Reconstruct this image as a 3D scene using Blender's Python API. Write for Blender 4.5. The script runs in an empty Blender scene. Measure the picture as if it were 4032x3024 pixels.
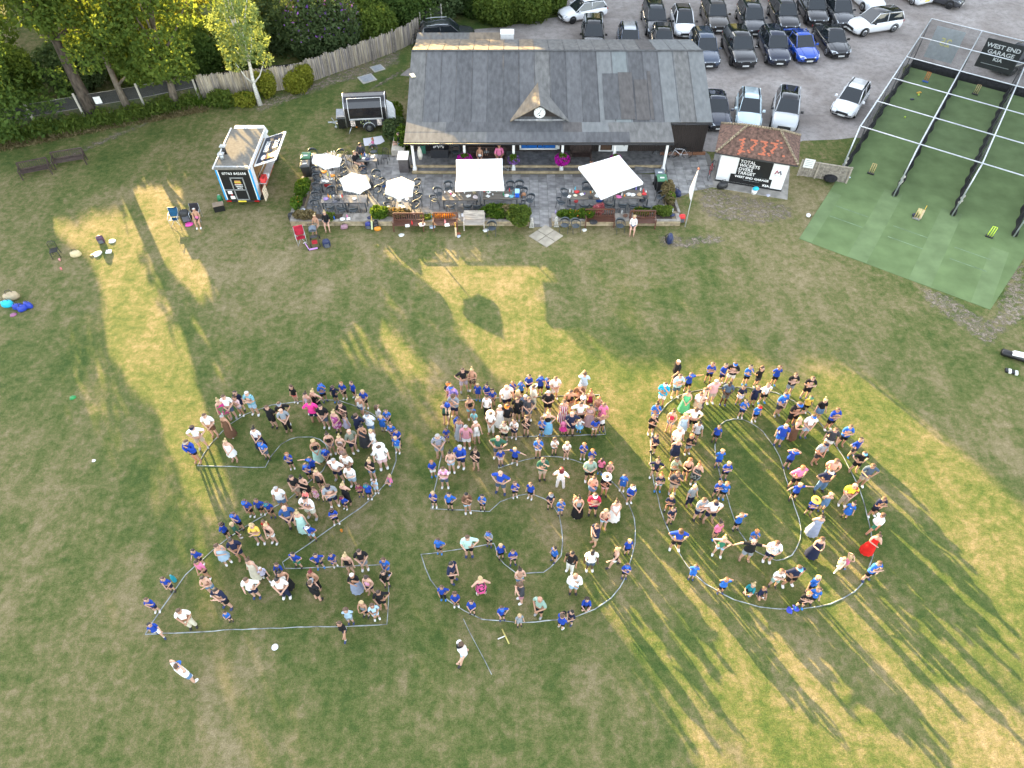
import bpy, bmesh, math, random
import numpy as np
from mathutils import Vector, Matrix
C = bpy.context.scene.collection
scn = bpy.context.scene
rad = math.radians
PI = math.pi
random.seed(7)
# ---------------------------------------------------------------- camera, sky, sun, exposure
CH, CF, CP = 27.0, 2775.0, math.radians(51)
cam = bpy.data.objects.new('camera', bpy.data.cameras.new('camera'))
C.objects.link(cam)
cam.location = (0, 0, CH)
cam.rotation_euler = (rad(39), 0, 0)
cam.data.sensor_width = 36
cam.data.lens = 36*CF/4032
cam.data.clip_end = 3000
cam.data.clip_start = 0.5
scn.camera = cam
SUN_EL, SUN_AZ = 12.4, 31.4
w = bpy.data.worlds.new('World'); scn.world = w; w.use_nodes = True
nt = w.node_tree
bgn = nt.nodes['Background']
sky = nt.nodes.new('ShaderNodeTexSky'); sky.sky_type = 'NISHITA'; sky.sun_disc = False
sky.sun_elevation = rad(SUN_EL); sky.sun_rotation = rad(-SUN_AZ)
hs = nt.nodes.new('ShaderNodeHueSaturation'); hs.inputs['Saturation'].default_value = .42; nt.links.new(sky.outputs[0], hs.inputs['Color']); nt.links.new(hs.outputs[0], bgn.inputs[0]); bgn.inputs[1].default_value = 0.145
sl = bpy.data.lights.new('sun', 'SUN'); sl.energy = 4.8; sl.angle = rad(0.5); sl.color = (1.0, 0.70, 0.30)
so = bpy.data.objects.new('sun', sl); C.objects.link(so)
so.rotation_euler = (rad(90-SUN_EL), 0, rad(180+SUN_AZ))
SD = Vector((-math.sin(rad(SUN_AZ))*math.cos(rad(SUN_EL)), math.cos(rad(SUN_AZ))*math.cos(rad(SUN_EL)), math.sin(rad(SUN_EL))))
so.rotation_euler = SD.to_track_quat('Z', 'Y').to_euler()
vs = scn.view_settings
vs.view_transform = 'Standard'; vs.look = 'None'; vs.gamma = 1; vs.use_curve_mapping = False
vs.exposure = 2.85
# ---------------------------------------------------------------- where a spot of the photograph lies in the place
def G(u, v, z=0.0):
    a = (u-2016)/CF; b = -(v-1512)/CF
    c, s = math.cos(CP), math.sin(CP)
    dy = c+b*s; dz = -s+b*c
    t = (z-CH)/dz
    return Vector((a*t, dy*t, z))
def Pn(x, y, z):
    c, s = math.cos(CP), math.sin(CP)
    dz = z-CH; D = y*c-dz*s; U = y*s+dz*c
    D = np.where(D < 1, 1, D)
    return 2016+CF*x/D, 1512-CF*U/D
# ---------------------------------------------------------------- helpers
class MB:
    def __init__(s): s.v = []; s.f = []; s.m = []; s.sm = []
    def add(s, vs_, fs, mi=0, sm=False):
        o = len(s.v); s.v += [tuple(q) for q in vs_]
        for f in fs: s.f.append(tuple(o+i for i in f)); s.m.append(mi); s.sm.append(sm)
        return s
    def poly(s, pts, mi=0): return s.add(pts, [tuple(range(len(pts)))], mi)
    def box(s, c, d, rz=0, mi=0, top=1.0, tilt=0):
        x, y, z = d[0]/2, d[1]/2, d[2]/2
        P = [(-x, -y, -z), (x, -y, -z), (x, y, -z), (-x, y, -z), (-x*top, -y*top, z), (x*top, -y*top, z), (x*top, y*top, z), (-x*top, y*top, z)]
        M = Matrix.Translation(c) @ Matrix.Rotation(rz, 4, 'Z') @ Matrix.Rotation(tilt, 4, 'X')
        return s.add([M @ Vector(p) for p in P], [(0, 3, 2, 1), (4, 5, 6, 7), (0, 1, 5, 4), (1, 2, 6, 5), (2, 3, 7, 6), (3, 0, 4, 7)], mi)
    def prism(s, pts, z0, z1, mi=0):
        n = len(pts)
        V = [(p[0], p[1], z0) for p in pts]+[(p[0], p[1], z1) for p in pts]
        F = [tuple(range(n-1, -1, -1)), tuple(range(n, 2*n))]+[(i, (i+1) % n, n+(i+1) % n, n+i) for i in range(n)]
        return s.add(V, F, mi)
    def tube(s, pts, r, n=8, mi=0, cap=True, sm=True):
        pts = [Vector(p) for p in pts]
        rs = r if isinstance(r, (list, tuple)) else [r]*len(pts)
        V = []; F = []
        for i, p in enumerate(pts):
            d = (pts[min(i+1, len(pts)-1)]-pts[max(i-1, 0)])
            d = d.normalized() if d.length > 1e-9 else Vector((0, 0, 1))
            a = d.orthogonal().normalized()
            if i: 
                a = (pa - d*pa.dot(d)); a = a.normalized() if a.length > 1e-6 else d.orthogonal().normalized()
            pa = a; b = d.cross(a)
            for k in range(n):
                t = 2*PI*k/n; V.append(p+(a*math.cos(t)+b*math.sin(t))*rs[i])
        for i in range(len(pts)-1):
            for k in range(n):
                F.append((i*n+k, i*n+(k+1) % n, (i+1)*n+(k+1) % n, (i+1)*n+k))
        if cap: F.append(tuple(range(n-1, -1, -1))); F.append(tuple((len(pts)-1)*n+k for k in range(n)))
        return s.add(V, F, mi, sm)
    def rings(s, rings, mi=0, sm=True, cap=True):
        n = len(rings[0]); V = [p for r in rings for p in r]; F = []
        for i in range(len(rings)-1):
            for k in range(n): F.append((i*n+k, i*n+(k+1) % n, (i+1)*n+(k+1) % n, (i+1)*n+k))
        if cap: F.append(tuple(range(n-1, -1, -1))); F.append(tuple((len(rings)-1)*n+k for k in range(n)))
        return s.add(V, F, mi, sm)
    def ball(s, c, r, n=8, m=5, mi=0):
        rx, ry, rz = (r, r, r) if not isinstance(r, (tuple, list)) else r
        R = []
        for j in range(m+1):
            t = PI*(0.04+0.92*j/m)-PI/2
            R.append([(c[0]+rx*math.cos(t)*math.cos(2*PI*k/n), c[1]+ry*math.cos(t)*math.sin(2*PI*k/n), c[2]+rz*math.sin(t)) for k in range(n)])
        return s.rings(R, mi)
    def mesh(s, name, mats):
        me = bpy.data.meshes.new(name); me.from_pydata(s.v, [], s.f)
        for m in mats: me.materials.append(m)
        me.polygons.foreach_set('material_index', s.m); me.polygons.foreach_set('use_smooth', s.sm)
        me.update(); return me
    def obj(s, name, mats, parent=None, loc=None, rz=0):
        if not isinstance(mats, (list, tuple)): mats = [mats]
        return link(name, s.mesh(name, mats), parent, loc, rz)
def link(name, me, parent=None, loc=None, rz=0):
    o = bpy.data.objects.new(name, me); C.objects.link(o)
    if parent: o.parent = parent
    if loc is not None: o.location = loc
    if rz: o.rotation_euler.z = rz
    return o
def tag(o, label=None, cat=None, group=None, kind=None):
    if label: o['label'] = label
    if cat: o['category'] = cat
    if group: o['group'] = group
    if kind: o['kind'] = kind
    return o
def thing(name, label, cat, loc=(0, 0, 0), rz=0, group=None):
    o = bpy.data.objects.new(name, None); C.objects.link(o); o.location = loc; o.rotation_euler.z = rz
    o.empty_display_size = 0.2
    return tag(o, label, cat, group)
def copy_tree(o, parent=None):
    c = o.copy(); C.objects.link(c)
    if parent: c.parent = parent
    for ch in o.children: copy_tree(ch, c)
    return c
# ---------------------------------------------------------------- materials
def newmat(name):
    m = bpy.data.materials.new(name); m.use_nodes = True
    return m, m.node_tree, m.node_tree.nodes['Principled BSDF']
def N(t, typ, **kw):
    n = t.nodes.new(typ)
    for k, v in kw.items():
        if hasattr(n, k): setattr(n, k, v)
        else: n.inputs[k].default_value = v
    return n
_mc = {}
def mat(name, col, rough=0.6, metal=0.0, var=0.12, scale=6.0, bump=0.0, bscale=30.0, coat=0.0, spec=None, aniso=None):
    if name in _mc: return _mc[name]
    m, t, b = newmat(name); _mc[name] = m
    b.inputs['Roughness'].default_value = rough; b.inputs['Metallic'].default_value = metal
    if coat: b.inputs['Coat Weight'].default_value = coat; b.inputs['Coat Roughness'].default_value = 0.05
    if spec is not None: b.inputs['Specular IOR Level'].default_value = spec
    tc = t.nodes.new('ShaderNodeTexCoord')
    no = N(t, 'ShaderNodeTexNoise', Scale=scale, Detail=4.0)
    if aniso:
        mp = t.nodes.new('ShaderNodeMapping'); mp.inputs['Scale'].default_value = aniso
        t.links.new(tc.outputs['Object'], mp.inputs[0]); t.links.new(mp.outputs[0], no.inputs[0])
    else: t.links.new(tc.outputs['Object'], no.inputs[0])
    r = t.nodes.new('ShaderNodeMapRange'); r.inputs['From Min'].default_value = .3; r.inputs['From Max'].default_value = .7
    r.inputs['To Min'].default_value = 1-var*1.6; r.inputs['To Max'].default_value = 1+var
    t.links.new(no.outputs[0], r.inputs[0])
    mx = N(t, 'ShaderNodeVectorMath', operation='SCALE'); mx.inputs[0].default_value = col
    t.links.new(r.outputs[0], mx.inputs['Scale']); t.links.new(mx.outputs[0], b.inputs['Base Color'])
    if bump:
        n2 = N(t, 'ShaderNodeTexNoise', Scale=bscale, Detail=3.0); t.links.new(tc.outputs['Object'], n2.inputs[0])
        bp = N(t, 'ShaderNodeBump', Strength=bump, Distance=0.02); t.links.new(n2.outputs[0], bp.inputs['Height']); t.links.new(bp.outputs[0], b.inputs['Normal'])
    return m
def ramp(t, src, stops):
    r = t.nodes.new('ShaderNodeValToRGB'); e = r.color_ramp.elements
    while len(e) < len(stops): e.new(0.5)
    for i, (p, c) in enumerate(stops): e[i].position = p; e[i].color = (c[0], c[1], c[2], 1) if not isinstance(c, (int, float)) else (c, c, c, 1)
    t.links.new(src, r.inputs[0]); return r
def mixc(t, f, a, b):
    m = t.nodes.new('ShaderNodeMix'); m.data_type = 'RGBA'
    for s_, i in ((f, 0), (a, 6), (b, 7)):
        if isinstance(s_, (int, float)): m.inputs[i].default_value = s_
        elif isinstance(s_, (tuple, list)): m.inputs[i].default_value = (*s_, 1)
        else: t.links.new(s_, m.inputs[i])
    return m.outputs[2]
def noise(t, vec, scale, detail=4, rough=.55, dist=0):
    n = N(t, 'ShaderNodeTexNoise', Scale=scale, Detail=detail, Roughness=rough, Distortion=dist); t.links.new(vec, n.inputs[0]); return n.outputs[0]
def grass_material():
    m, t, b = newmat('lawn_grass'); g = t.nodes.new('ShaderNodeNewGeometry').outputs['Position']
    big = noise(t, g, 0.085, 4, .55, .3); mid = noise(t, g, 0.42, 7, .72, .6); fine = noise(t, g, 2.6, 6, .8); tiny = noise(t, g, 24, 4, .8)
    def ma(a, k, c):
        n = N(t, 'ShaderNodeMath', operation='MULTIPLY_ADD'); t.links.new(a, n.inputs[0]); n.inputs[1].default_value = k
        if isinstance(c, (int, float)): n.inputs[2].default_value = c
        else: t.links.new(c, n.inputs[2])
        return n.outputs[0]
    sx = t.nodes.new('ShaderNodeSeparateXYZ'); t.links.new(g, sx.inputs[0])
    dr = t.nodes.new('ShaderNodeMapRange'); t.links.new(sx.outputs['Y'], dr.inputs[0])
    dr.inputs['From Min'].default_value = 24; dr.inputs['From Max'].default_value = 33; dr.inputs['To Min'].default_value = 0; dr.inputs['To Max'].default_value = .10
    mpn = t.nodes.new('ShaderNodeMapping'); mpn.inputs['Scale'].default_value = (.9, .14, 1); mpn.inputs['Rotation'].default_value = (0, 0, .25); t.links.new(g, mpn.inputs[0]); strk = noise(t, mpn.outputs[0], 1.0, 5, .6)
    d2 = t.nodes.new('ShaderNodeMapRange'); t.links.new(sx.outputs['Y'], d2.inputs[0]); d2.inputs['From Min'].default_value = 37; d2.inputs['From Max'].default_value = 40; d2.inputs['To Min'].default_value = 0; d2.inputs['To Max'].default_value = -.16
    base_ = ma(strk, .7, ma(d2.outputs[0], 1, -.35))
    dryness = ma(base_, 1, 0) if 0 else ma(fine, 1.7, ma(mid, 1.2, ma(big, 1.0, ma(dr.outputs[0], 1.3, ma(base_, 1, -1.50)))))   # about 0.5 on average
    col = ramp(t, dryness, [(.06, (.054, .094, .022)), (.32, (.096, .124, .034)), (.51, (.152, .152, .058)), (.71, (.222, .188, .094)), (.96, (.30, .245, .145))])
    v = t.nodes.new('ShaderNodeMapRange'); t.links.new(tiny, v.inputs[0]); v.inputs['From Min'].default_value = .32; v.inputs['From Max'].default_value = .68; v.inputs['To Min'].default_value = .60; v.inputs['To Max'].default_value = 1.45
    mu = N(t, 'ShaderNodeVectorMath', operation='SCALE'); t.links.new(col.outputs[0], mu.inputs[0]); t.links.new(v.outputs[0], mu.inputs['Scale'])
    t.links.new(mu.outputs[0], b.inputs['Base Color']); b.inputs['Roughness'].default_value = .9; b.inputs['Specular IOR Level'].default_value = .12
    n1 = noise(t, g, 7, 5, .85)
    bp = N(t, 'ShaderNodeBump', Strength=.9, Distance=.10); t.links.new(n1, bp.inputs['Height'])
    bp2 = N(t, 'ShaderNodeBump', Strength=.6, Distance=.03); t.links.new(tiny, bp2.inputs['Height']); t.links.new(bp.outputs[0], bp2.inputs['Normal'])
    t.links.new(bp2.outputs[0], b.inputs['Normal'])
    return m
def gravel_material(name, c1, c2, cut=None):
    m, t, b = newmat(name); g = t.nodes.new('ShaderNodeNewGeometry').outputs['Position']
    a = noise(t, g, .25, 5, .6, .5); f = noise(t, g, 30, 4, .8); h = noise(t, g, 2.2, 5, .7)
    c = mixc(t, ramp(t, a, [(.38, 0), (.62, 1)]).outputs[0], c1, c2)
    c = mixc(t, ramp(t, h, [(.45, 0), (.62, .45)]).outputs[0], c, tuple(q*.6 for q in c1))
    v = t.nodes.new('ShaderNodeMapRange'); t.links.new(f, v.inputs[0]); v.inputs['To Min'].default_value = .45; v.inputs['To Max'].default_value = 1.55
    mu = N(t, 'ShaderNodeVectorMath', operation='SCALE'); t.links.new(c, mu.inputs[0]); t.links.new(v.outputs[0], mu.inputs['Scale'])
    t.links.new(mu.outputs[0], b.inputs['Base Color']); b.inputs['Roughness'].default_value = .95
    bp = N(t, 'ShaderNodeBump', Strength=.5, Distance=.03); t.links.new(f, bp.inputs['Height']); t.links.new(bp.outputs[0], b.inputs['Normal'])
    if cut:   # ragged worn edges: bare soil shows only where the turf has gone
        k = noise(t, g, cut[0], 6, .75)
        tr = t.nodes.new('ShaderNodeBsdfTransparent'); ms = t.nodes.new('ShaderNodeMixShader')
        at = t.nodes.new('ShaderNodeAttribute'); at.attribute_name = 'edge'
        sm = N(t, 'ShaderNodeMath', operation='ADD'); t.links.new(k, sm.inputs[0]); t.links.new(at.outputs['Fac'], sm.inputs[1])
        r = ramp(t, sm.outputs[0], [(cut[1], 0), (min(1, cut[1]+.22), 1)])
        t.links.new(r.outputs[0], ms.inputs[0]); t.links.new(tr.outputs[0], ms.inputs[1]); t.links.new(b.outputs[0], ms.inputs[2])
        t.links.new(ms.outputs[0], t.nodes['Material Output'].inputs[0])
    return m
# ---------------------------------------------------------------- ground
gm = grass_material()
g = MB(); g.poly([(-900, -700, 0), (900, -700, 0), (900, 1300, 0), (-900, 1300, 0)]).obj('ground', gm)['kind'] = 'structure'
def sheet(name, pts, z, m, jit=0.0, seg=1.2, soft=0):
    """flat area with an irregular outline; soft > 0 lets its edge wear away into the turf"""
    if soft:
        P = np.array(pts, float); lo = P.min(0)-.3; hi = P.max(0)+.3; st = .25
        nx = int((hi[0]-lo[0])/st)+1; ny = int((hi[1]-lo[1])/st)+1
        X, Y = np.meshgrid(lo[0]+np.arange(nx)*st, lo[1]+np.arange(ny)*st); X = X.ravel(); Y = Y.ravel()
        dist = np.full(X.shape, 1e9)
        for k in range(len(P)):
            a = P[k-1]; d = P[k]-a; t_ = np.clip(((X-a[0])*d[0]+(Y-a[1])*d[1])/(d@d+1e-9), 0, 1)
            dist = np.minimum(dist, np.hypot(X-a[0]-t_*d[0], Y-a[1]-t_*d[1]))
        ins = inpoly(X, Y, [tuple(p) for p in P]); sg = np.where(ins, dist, -dist)
        F = [(j*nx+i, j*nx+i+1, (j+1)*nx+i+1, (j+1)*nx+i) for j in range(ny-1) for i in range(nx-1) if max(sg[j*nx+i], sg[j*nx+i+1], sg[(j+1)*nx+i], sg[(j+1)*nx+i+1]) > 0]
        b = MB(); b.add([(x, y, z) for x, y in zip(X, Y)], F); o = b.obj(name, m)
        at = o.data.attributes.new('edge', 'FLOAT', 'POINT'); at.data.foreach_set('value', np.clip(-.28+sg/soft*.40, -.5, .06).astype(np.float32))
        o['kind'] = 'structure'; return o
    P = []
    rr = random.Random(len(pts)*7+int(pts[0][0]*3))
    for i, p in enumerate(pts):
        q = pts[(i+1) % len(pts)]; L = math.hypot(q[0]-p[0], q[1]-p[1]); n = max(1, int(L/seg)) if jit else 1
        for k in range(n):
            t = k/n; P.append((p[0]+(q[0]-p[0])*t+rr.uniform(-jit, jit), p[1]+(q[1]-p[1])*t+rr.uniform(-jit, jit), z))
    o = MB().poly(P).obj(name, m); o['kind'] = 'structure'; return o
def inpoly(x, y, poly):
    r = np.zeros(x.shape, bool); n = len(poly)
    for i in range(n):
        x1, y1 = poly[i-1]; x2, y2 = poly[i]
        c = ((y1 > y) != (y2 > y)); d = (y2-y1) if y2 != y1 else 1e-9
        r ^= c & (x < (x2-x1)*(y-y1)/d+x1)
    return r
mg = gravel_material('car_park_gravel', (.235, .205, .185), (.35, .32, .30))
sheet('car_park', [(12.6, 41.9), (12.9, 48), (14.5, 51), (4, 51.4), (-8.6, 52), (-5, 59), (4, 62), (6, 70), (5, 90), (75, 90), (75, 40), (37.5, 49.8), (31.0, 54.0), (26.4, 47.2), (24.6, 43.7), (19.0, 43.0), (17.8, 41.8)], .008, mg, .22, 1.0)
md = gravel_material('bare_soil', (.23, .185, .14), (.30, .245, .185), (3.2, .47))
def pg(L, z=0): return [tuple(G(u, v, z)[:2]) for u, v in L]
def ccw(P):
    a = sum(P[i-1][0]*P[i][1]-P[i][0]*P[i-1][1] for i in range(len(P)))
    return P if a > 0 else P[::-1]
_k = 0
for nm, L, s_ in [('dirt_path', [(960, 400), (1130, 350), (1300, 280), (1480, 215), (1610, 165), (1600, 250), (1500, 300), (1350, 340), (1180, 400), (1000, 470)], .9),
                  ('dirt_path', [(1470, 330), (1600, 250), (1606, 285), (1500, 345), (1380, 400)], .4),
                  ('worn_soil', [(3560, 1080), (3760, 1150), (3880, 1230), (3960, 1010), (4032, 900), (4100, 1250), (3900, 1400), (3620, 1200)], .8),
                  ('worn_soil', [(2740, 720), (2830, 730), (3080, 790), (3130, 800), (3160, 870), (2990, 900), (2800, 880), (2720, 820)], .7),
                  ('worn_soil', [(140, 640), (420, 520), (640, 440), (600, 500), (330, 620), (120, 720)], .9),
                  ('worn_soil', [(3400, 1040), (3460, 1060), (3380, 1200), (3250, 1420), (3190, 1400), (3300, 1200)], 1.3),
                  ('worn_soil', [(3640, 1150), (3720, 1170), (3640, 1330), (3560, 1420), (3570, 1280)], 1.2),
                  ('worn_soil', [(2560, 900), (2700, 920), (2820, 900), (2900, 960), (2700, 1000), (2580, 980)], .6)]:
    sheet(nm, ccw(pg(L)), .004+.001*_k, md, .15, .8, s_); _k += 1
# ---------------------------------------------------------------- artificial practice strip
TO = Vector((21.22, 39.22)); TU = Vector((.5586, .829)); TW = Vector((.829, -.5586))
def T(u, w_, z=0): 
    p = TO+TU*u+TW*w_; return (p.x, p.y, z)
mt1 = mat('practice_turf', (.140, .198, .085), .95, var=.13, scale=.8, bump=.3, bscale=60, spec=.1)
mt2 = mat('practice_turf_pale', (.156, .215, .100), .95, var=.12, scale=.9, bump=.3, bscale=60, spec=.1)
mtl = mat('faded_crease_line', (.165, .235, .135), .9, var=.3, scale=2)
tf = MB(); tf.prism([T(-7.6, 0)[:2], T(17.6, 0)[:2], T(17.6, 14)[:2], T(-7.6, 10.6)[:2]][::-1], 0, .014).obj('practice_turf', mt1)['kind'] = 'structure'
for i, (w0, w1) in enumerate([(.02, .75), (2.85, 3.95), (6.3, 7.5), (9.6, 10.55)]):
    MB().poly([T(-7.55, w0, .018), T(0.2 if i in (1, 2) else -2, w0, .018), T(0.2 if i in (1, 2) else -2, w1, .018), T(-7.55, w1, .018)][::-1]).obj('turf_strip', mt2)['kind'] = 'structure'
for k in range(3):
    for du in (-3.3, -4.5):
        MB().poly([T(du, k*3.5+.8, .022), T(du+.06, k*3.5+.8, .022), T(du+.06, k*3.5+2.8, .022), T(du, k*3.5+2.8, .022)][::-1]).obj('crease_line', mtl)['kind'] = 'structure'
# ---------------------------------------------------------------- foliage
# Sunlit ground as the photograph shows it: (height, outline). The tree row leaves gaps there.
K = 4032/2212.
def dp(L): return [(x*K, y*K) for x, y in L]
def strip(pts, w0, w1):
    n = len(pts)-1; L = [(x-(w0+(w1-w0)*i/n)/2, y) for i, (x, y) in enumerate(pts)]; R = [(x+(w0+(w1-w0)*i/n)/2, y) for i, (x, y) in enumerate(pts)]
    return dp(L+R[::-1])
STRIPS = [strip([(1384, 1161), (1479, 1275), (1546, 1344), (1720, 1659), (1900, 1990)], 8, 34), strip([(1382, 1240), (1439, 1344), (1560, 1560), (1700, 1850)], 3, 6), strip([(1449, 1180), (1508, 1246), (1602, 1344), (1830, 1659), (2000, 1900)], 12, 26), strip([(1500, 1110), (1660, 1280), (1760, 1400), (1960, 1660), (2100, 1860)], 8, 16), strip([(1060, 880), (1120, 960), (1190, 1060), (1240, 1140)], 3, 6), strip([(430, 1000), (460, 1060), (500, 1140), (540, 1220)], 12, 8)]
LIT = [
 (0, dp([(958, 562), (1090, 588), (1255, 785), (1330, 790), (1395, 788), (1450, 800), (1540, 765), (1640, 770), (1720, 800), (1752, 768), (1812, 764), (1899, 843), (2030, 950), (2420, 1280), (2420, 2300), (2200, 2300), (1650, 1880), (1540, 1660), (1400, 1340), (1290, 1110), (1140, 885), (1050, 760), (985, 640)])),
 *[(-1, strip_) for strip_ in STRIPS],
 (0, dp([(132, 462), (170, 448), (232, 430), (262, 530), (300, 610), (340, 720), (380, 800), (420, 900), (505, 1090), (470, 1120), (415, 1010), (360, 880), (300, 820), (262, 760), (235, 650), (210, 560), (155, 525), (132, 490)])),
 (0, dp([(275, 412), (340, 398), (382, 408), (378, 440), (415, 505), (412, 570), (460, 630), (462, 660), (430, 625), (385, 575), (345, 540), (320, 500), (296, 470)])),
 (0, dp([(789, 560), (815, 566), (864, 721), (913, 812), (895, 818), (858, 763), (822, 691), (798, 618)])),
 (0, dp([(740, 700), (752, 700), (800, 800), (788, 800)])),
 (0, dp([(955, 860), (985, 860), (1100, 1010), (1080, 1020)])),
 (0, dp([(385, 690), (400, 690), (470, 820), (450, 820)])),
 (4.0, [(1590, 235), (1640, 158), (1850, 165), (2150, 185), (2390, 198), (2390, 214)]),
 (3.6, [(2150, 165), (2500, 185), (2500, 205), (2150, 195)]),
 (2.9, [(890, 520), (960, 525), (935, 600), (870, 650)]),
 (2.4, [(1596, 470), (1630, 490), (1700, 556), (1600, 560)]),
 (1.9, [(1340, 375), (1520, 360), (1520, 440), (1345, 450)]),
 (.8, dp([(815, 405), (880, 395), (905, 480), (850, 470)])),
]
KEEP = [((-34.5, 46, 8), 3.2), ((-30, 47, 9.5), 4), ((-33, 58, 8), 5), ((-27, 57, 8), 6), ((-22, 60, 7), 5.5), ((-16.5, 63, 6), 5), ((-12, 66, 6.5), 4), ((-25, 48, 7), 3.5), ((-19.0, 50.0, 6.2), 3.4), ((-14.6, 55.5, 4.6), 2.4), ((-20.2, 57, 7), 4)]
def blocks_light(P, own=None, pad=0):
    """which leaf clumps would throw shade on ground that the photograph shows in the sun"""
    bad = np.zeros(len(P), bool); sd = np.array(SD)
    for z, poly in LIT:
        thin = z < 0; z = max(z, 0); t = (P[:, 2]-z)/sd[2]
        for k in ((-.22, .22) if thin else (-.5, 0, .5)):
            X = P[:, 0]-sd[0]*t+.853*k; Y = P[:, 1]-sd[1]*t+.521*k
            u, v = Pn(X, Y, z)
            hit = (t > 4) & (Y > -12) & inpoly(u, v, poly)
            if poly is LIT[0][1]:   # crowns cut unevenly so the far end of the sunlit stretch frays into streaks
                q_ = .853*X+.521*Y; s_ = -.521*X+.853*Y
                fr_ = np.sin(q_*3.3+1)+.9*np.sin(q_*5.3+2.1)+.7*np.sin(q_*1.7)+.5*np.sin(q_*8.3+.7)
                hit &= s_ > -7.5+4.2*fr_+np.clip(13.0-q_, 0, 5)*3.6
            elif poly is LIT[1][1] or poly is LIT[2][1]:
                q_ = .853*X+.521*Y; hit &= (np.sin(q_*4.1+.6)+.8*np.sin(q_*7.3)) > -1.15
            bad |= hit
    for c, r in KEEP:
        if own is not None and (Vector(own)-Vector(c)).length < r+1.5: continue
        d = np.array(c)-P; t = -(d @ sd)
        q = d+np.outer(t, sd)
        bad |= (t > 1) & ((q**2).sum(1) < r*r)
    return bad
def leaf_material(name, c1, c2, trans=.42):
    m, t, b = newmat(name); t.nodes.remove(b)
    at = t.nodes.new('ShaderNodeAttribute'); at.attribute_name = 'tone'
    c = mixc(t, at.outputs['Fac'], c1, c2)
    d = t.nodes.new('ShaderNodeBsdfDiffuse'); tr = t.nodes.new('ShaderNodeBsdfTranslucent'); ms = N(t, 'ShaderNodeMixShader'); ms.inputs[0].default_value = trans
    tc = mixc(t, .55, c, (c2[0]*1.5, c2[1]*1.35, c2[2]*.6))
    t.links.new(c, d.inputs[0]); t.links.new(tc, tr.inputs[0]); t.links.new(d.outputs[0], ms.inputs[1]); t.links.new(tr.outputs[0], ms.inputs[2])
    t.links.new(ms.outputs[0], t.nodes['Material Output'].inputs[0]); return m
LEAF = {
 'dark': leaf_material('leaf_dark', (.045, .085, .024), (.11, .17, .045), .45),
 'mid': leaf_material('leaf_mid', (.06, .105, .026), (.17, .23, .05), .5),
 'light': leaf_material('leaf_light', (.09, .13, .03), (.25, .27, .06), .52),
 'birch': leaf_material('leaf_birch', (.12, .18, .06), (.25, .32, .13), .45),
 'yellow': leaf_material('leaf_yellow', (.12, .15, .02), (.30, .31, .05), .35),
 'blue': leaf_material('leaf_blue', (.045, .075, .032), (.12, .165, .07), .35),
 'grass': leaf_material('leaf_grass', (.035, .085, .012), (.14, .22, .035), .4),
 'dry': leaf_material('leaf_dry', (.12, .10, .05), (.26, .21, .11), .3),
 'purple': leaf_material('petal_magenta', (.25, .01, .22), (.55, .03, .42), .3),
 'violet': leaf_material('petal_violet', (.10, .05, .22), (.30, .15, .45), .3),
 'orange': leaf_material('petal_orange', (.55, .18, .02), (.75, .4, .05), .3),
 'pinkf': leaf_material('petal_pink', (.4, .06, .12), (.6, .25, .25), .3)}
def leaves(name, P, size, m, parent=None, rng=None, up=.35, aspect=.55):
    rng = rng or np.random.default_rng(1); n = len(P)
    if n == 0: P = np.zeros((1, 3))-5; n = 1
    d = rng.normal(size=(n, 3)); d /= np.linalg.norm(d, axis=1)[:, None]
    k = rng.normal(size=(n, 3)); k[:, 2] += up; e = np.cross(d, k); e /= (np.linalg.norm(e, axis=1)[:, None]+1e-9)
    s = size*rng.uniform(.55, 1.35, n)[:, None]
    nn = np.cross(d, e)
    V = np.stack([P-d*s, P-e*s*aspect+nn*s*.18, P+d*s, P+e*s*aspect+nn*s*.18], 1).reshape(-1, 3)
    me = bpy.data.meshes.new(name); me.vertices.add(4*n); me.vertices.foreach_set('co', V.ravel())
    me.loops.add(4*n); me.loops.foreach_set('vertex_index', np.arange(4*n)); me.polygons.add(n)
    me.polygons.foreach_set('loop_start', np.arange(0, 4*n, 4)); me.update(calc_edges=True)
    at = me.attributes.new('tone', 'FLOAT', 'FACE'); at.data.foreach_set('value', rng.uniform(0, 1, n).astype(np.float32))
    me.materials.append(m); return link(name, me, parent)
bark = {'grey': mat('bark_grey', (.16, .13, .10), .9, var=.35, scale=8, bump=.8, bscale=14, aniso=(1, 1, .3)),
        'dark': mat('bark_dark', (.085, .065, .05), .9, var=.45, scale=7, bump=.9, bscale=12, aniso=(1, 1, .3)),
        'birch': mat('bark_birch', (.62, .60, .55), .7, var=.25, scale=9, bump=.2, aniso=(.6, .6, 3))}
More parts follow.
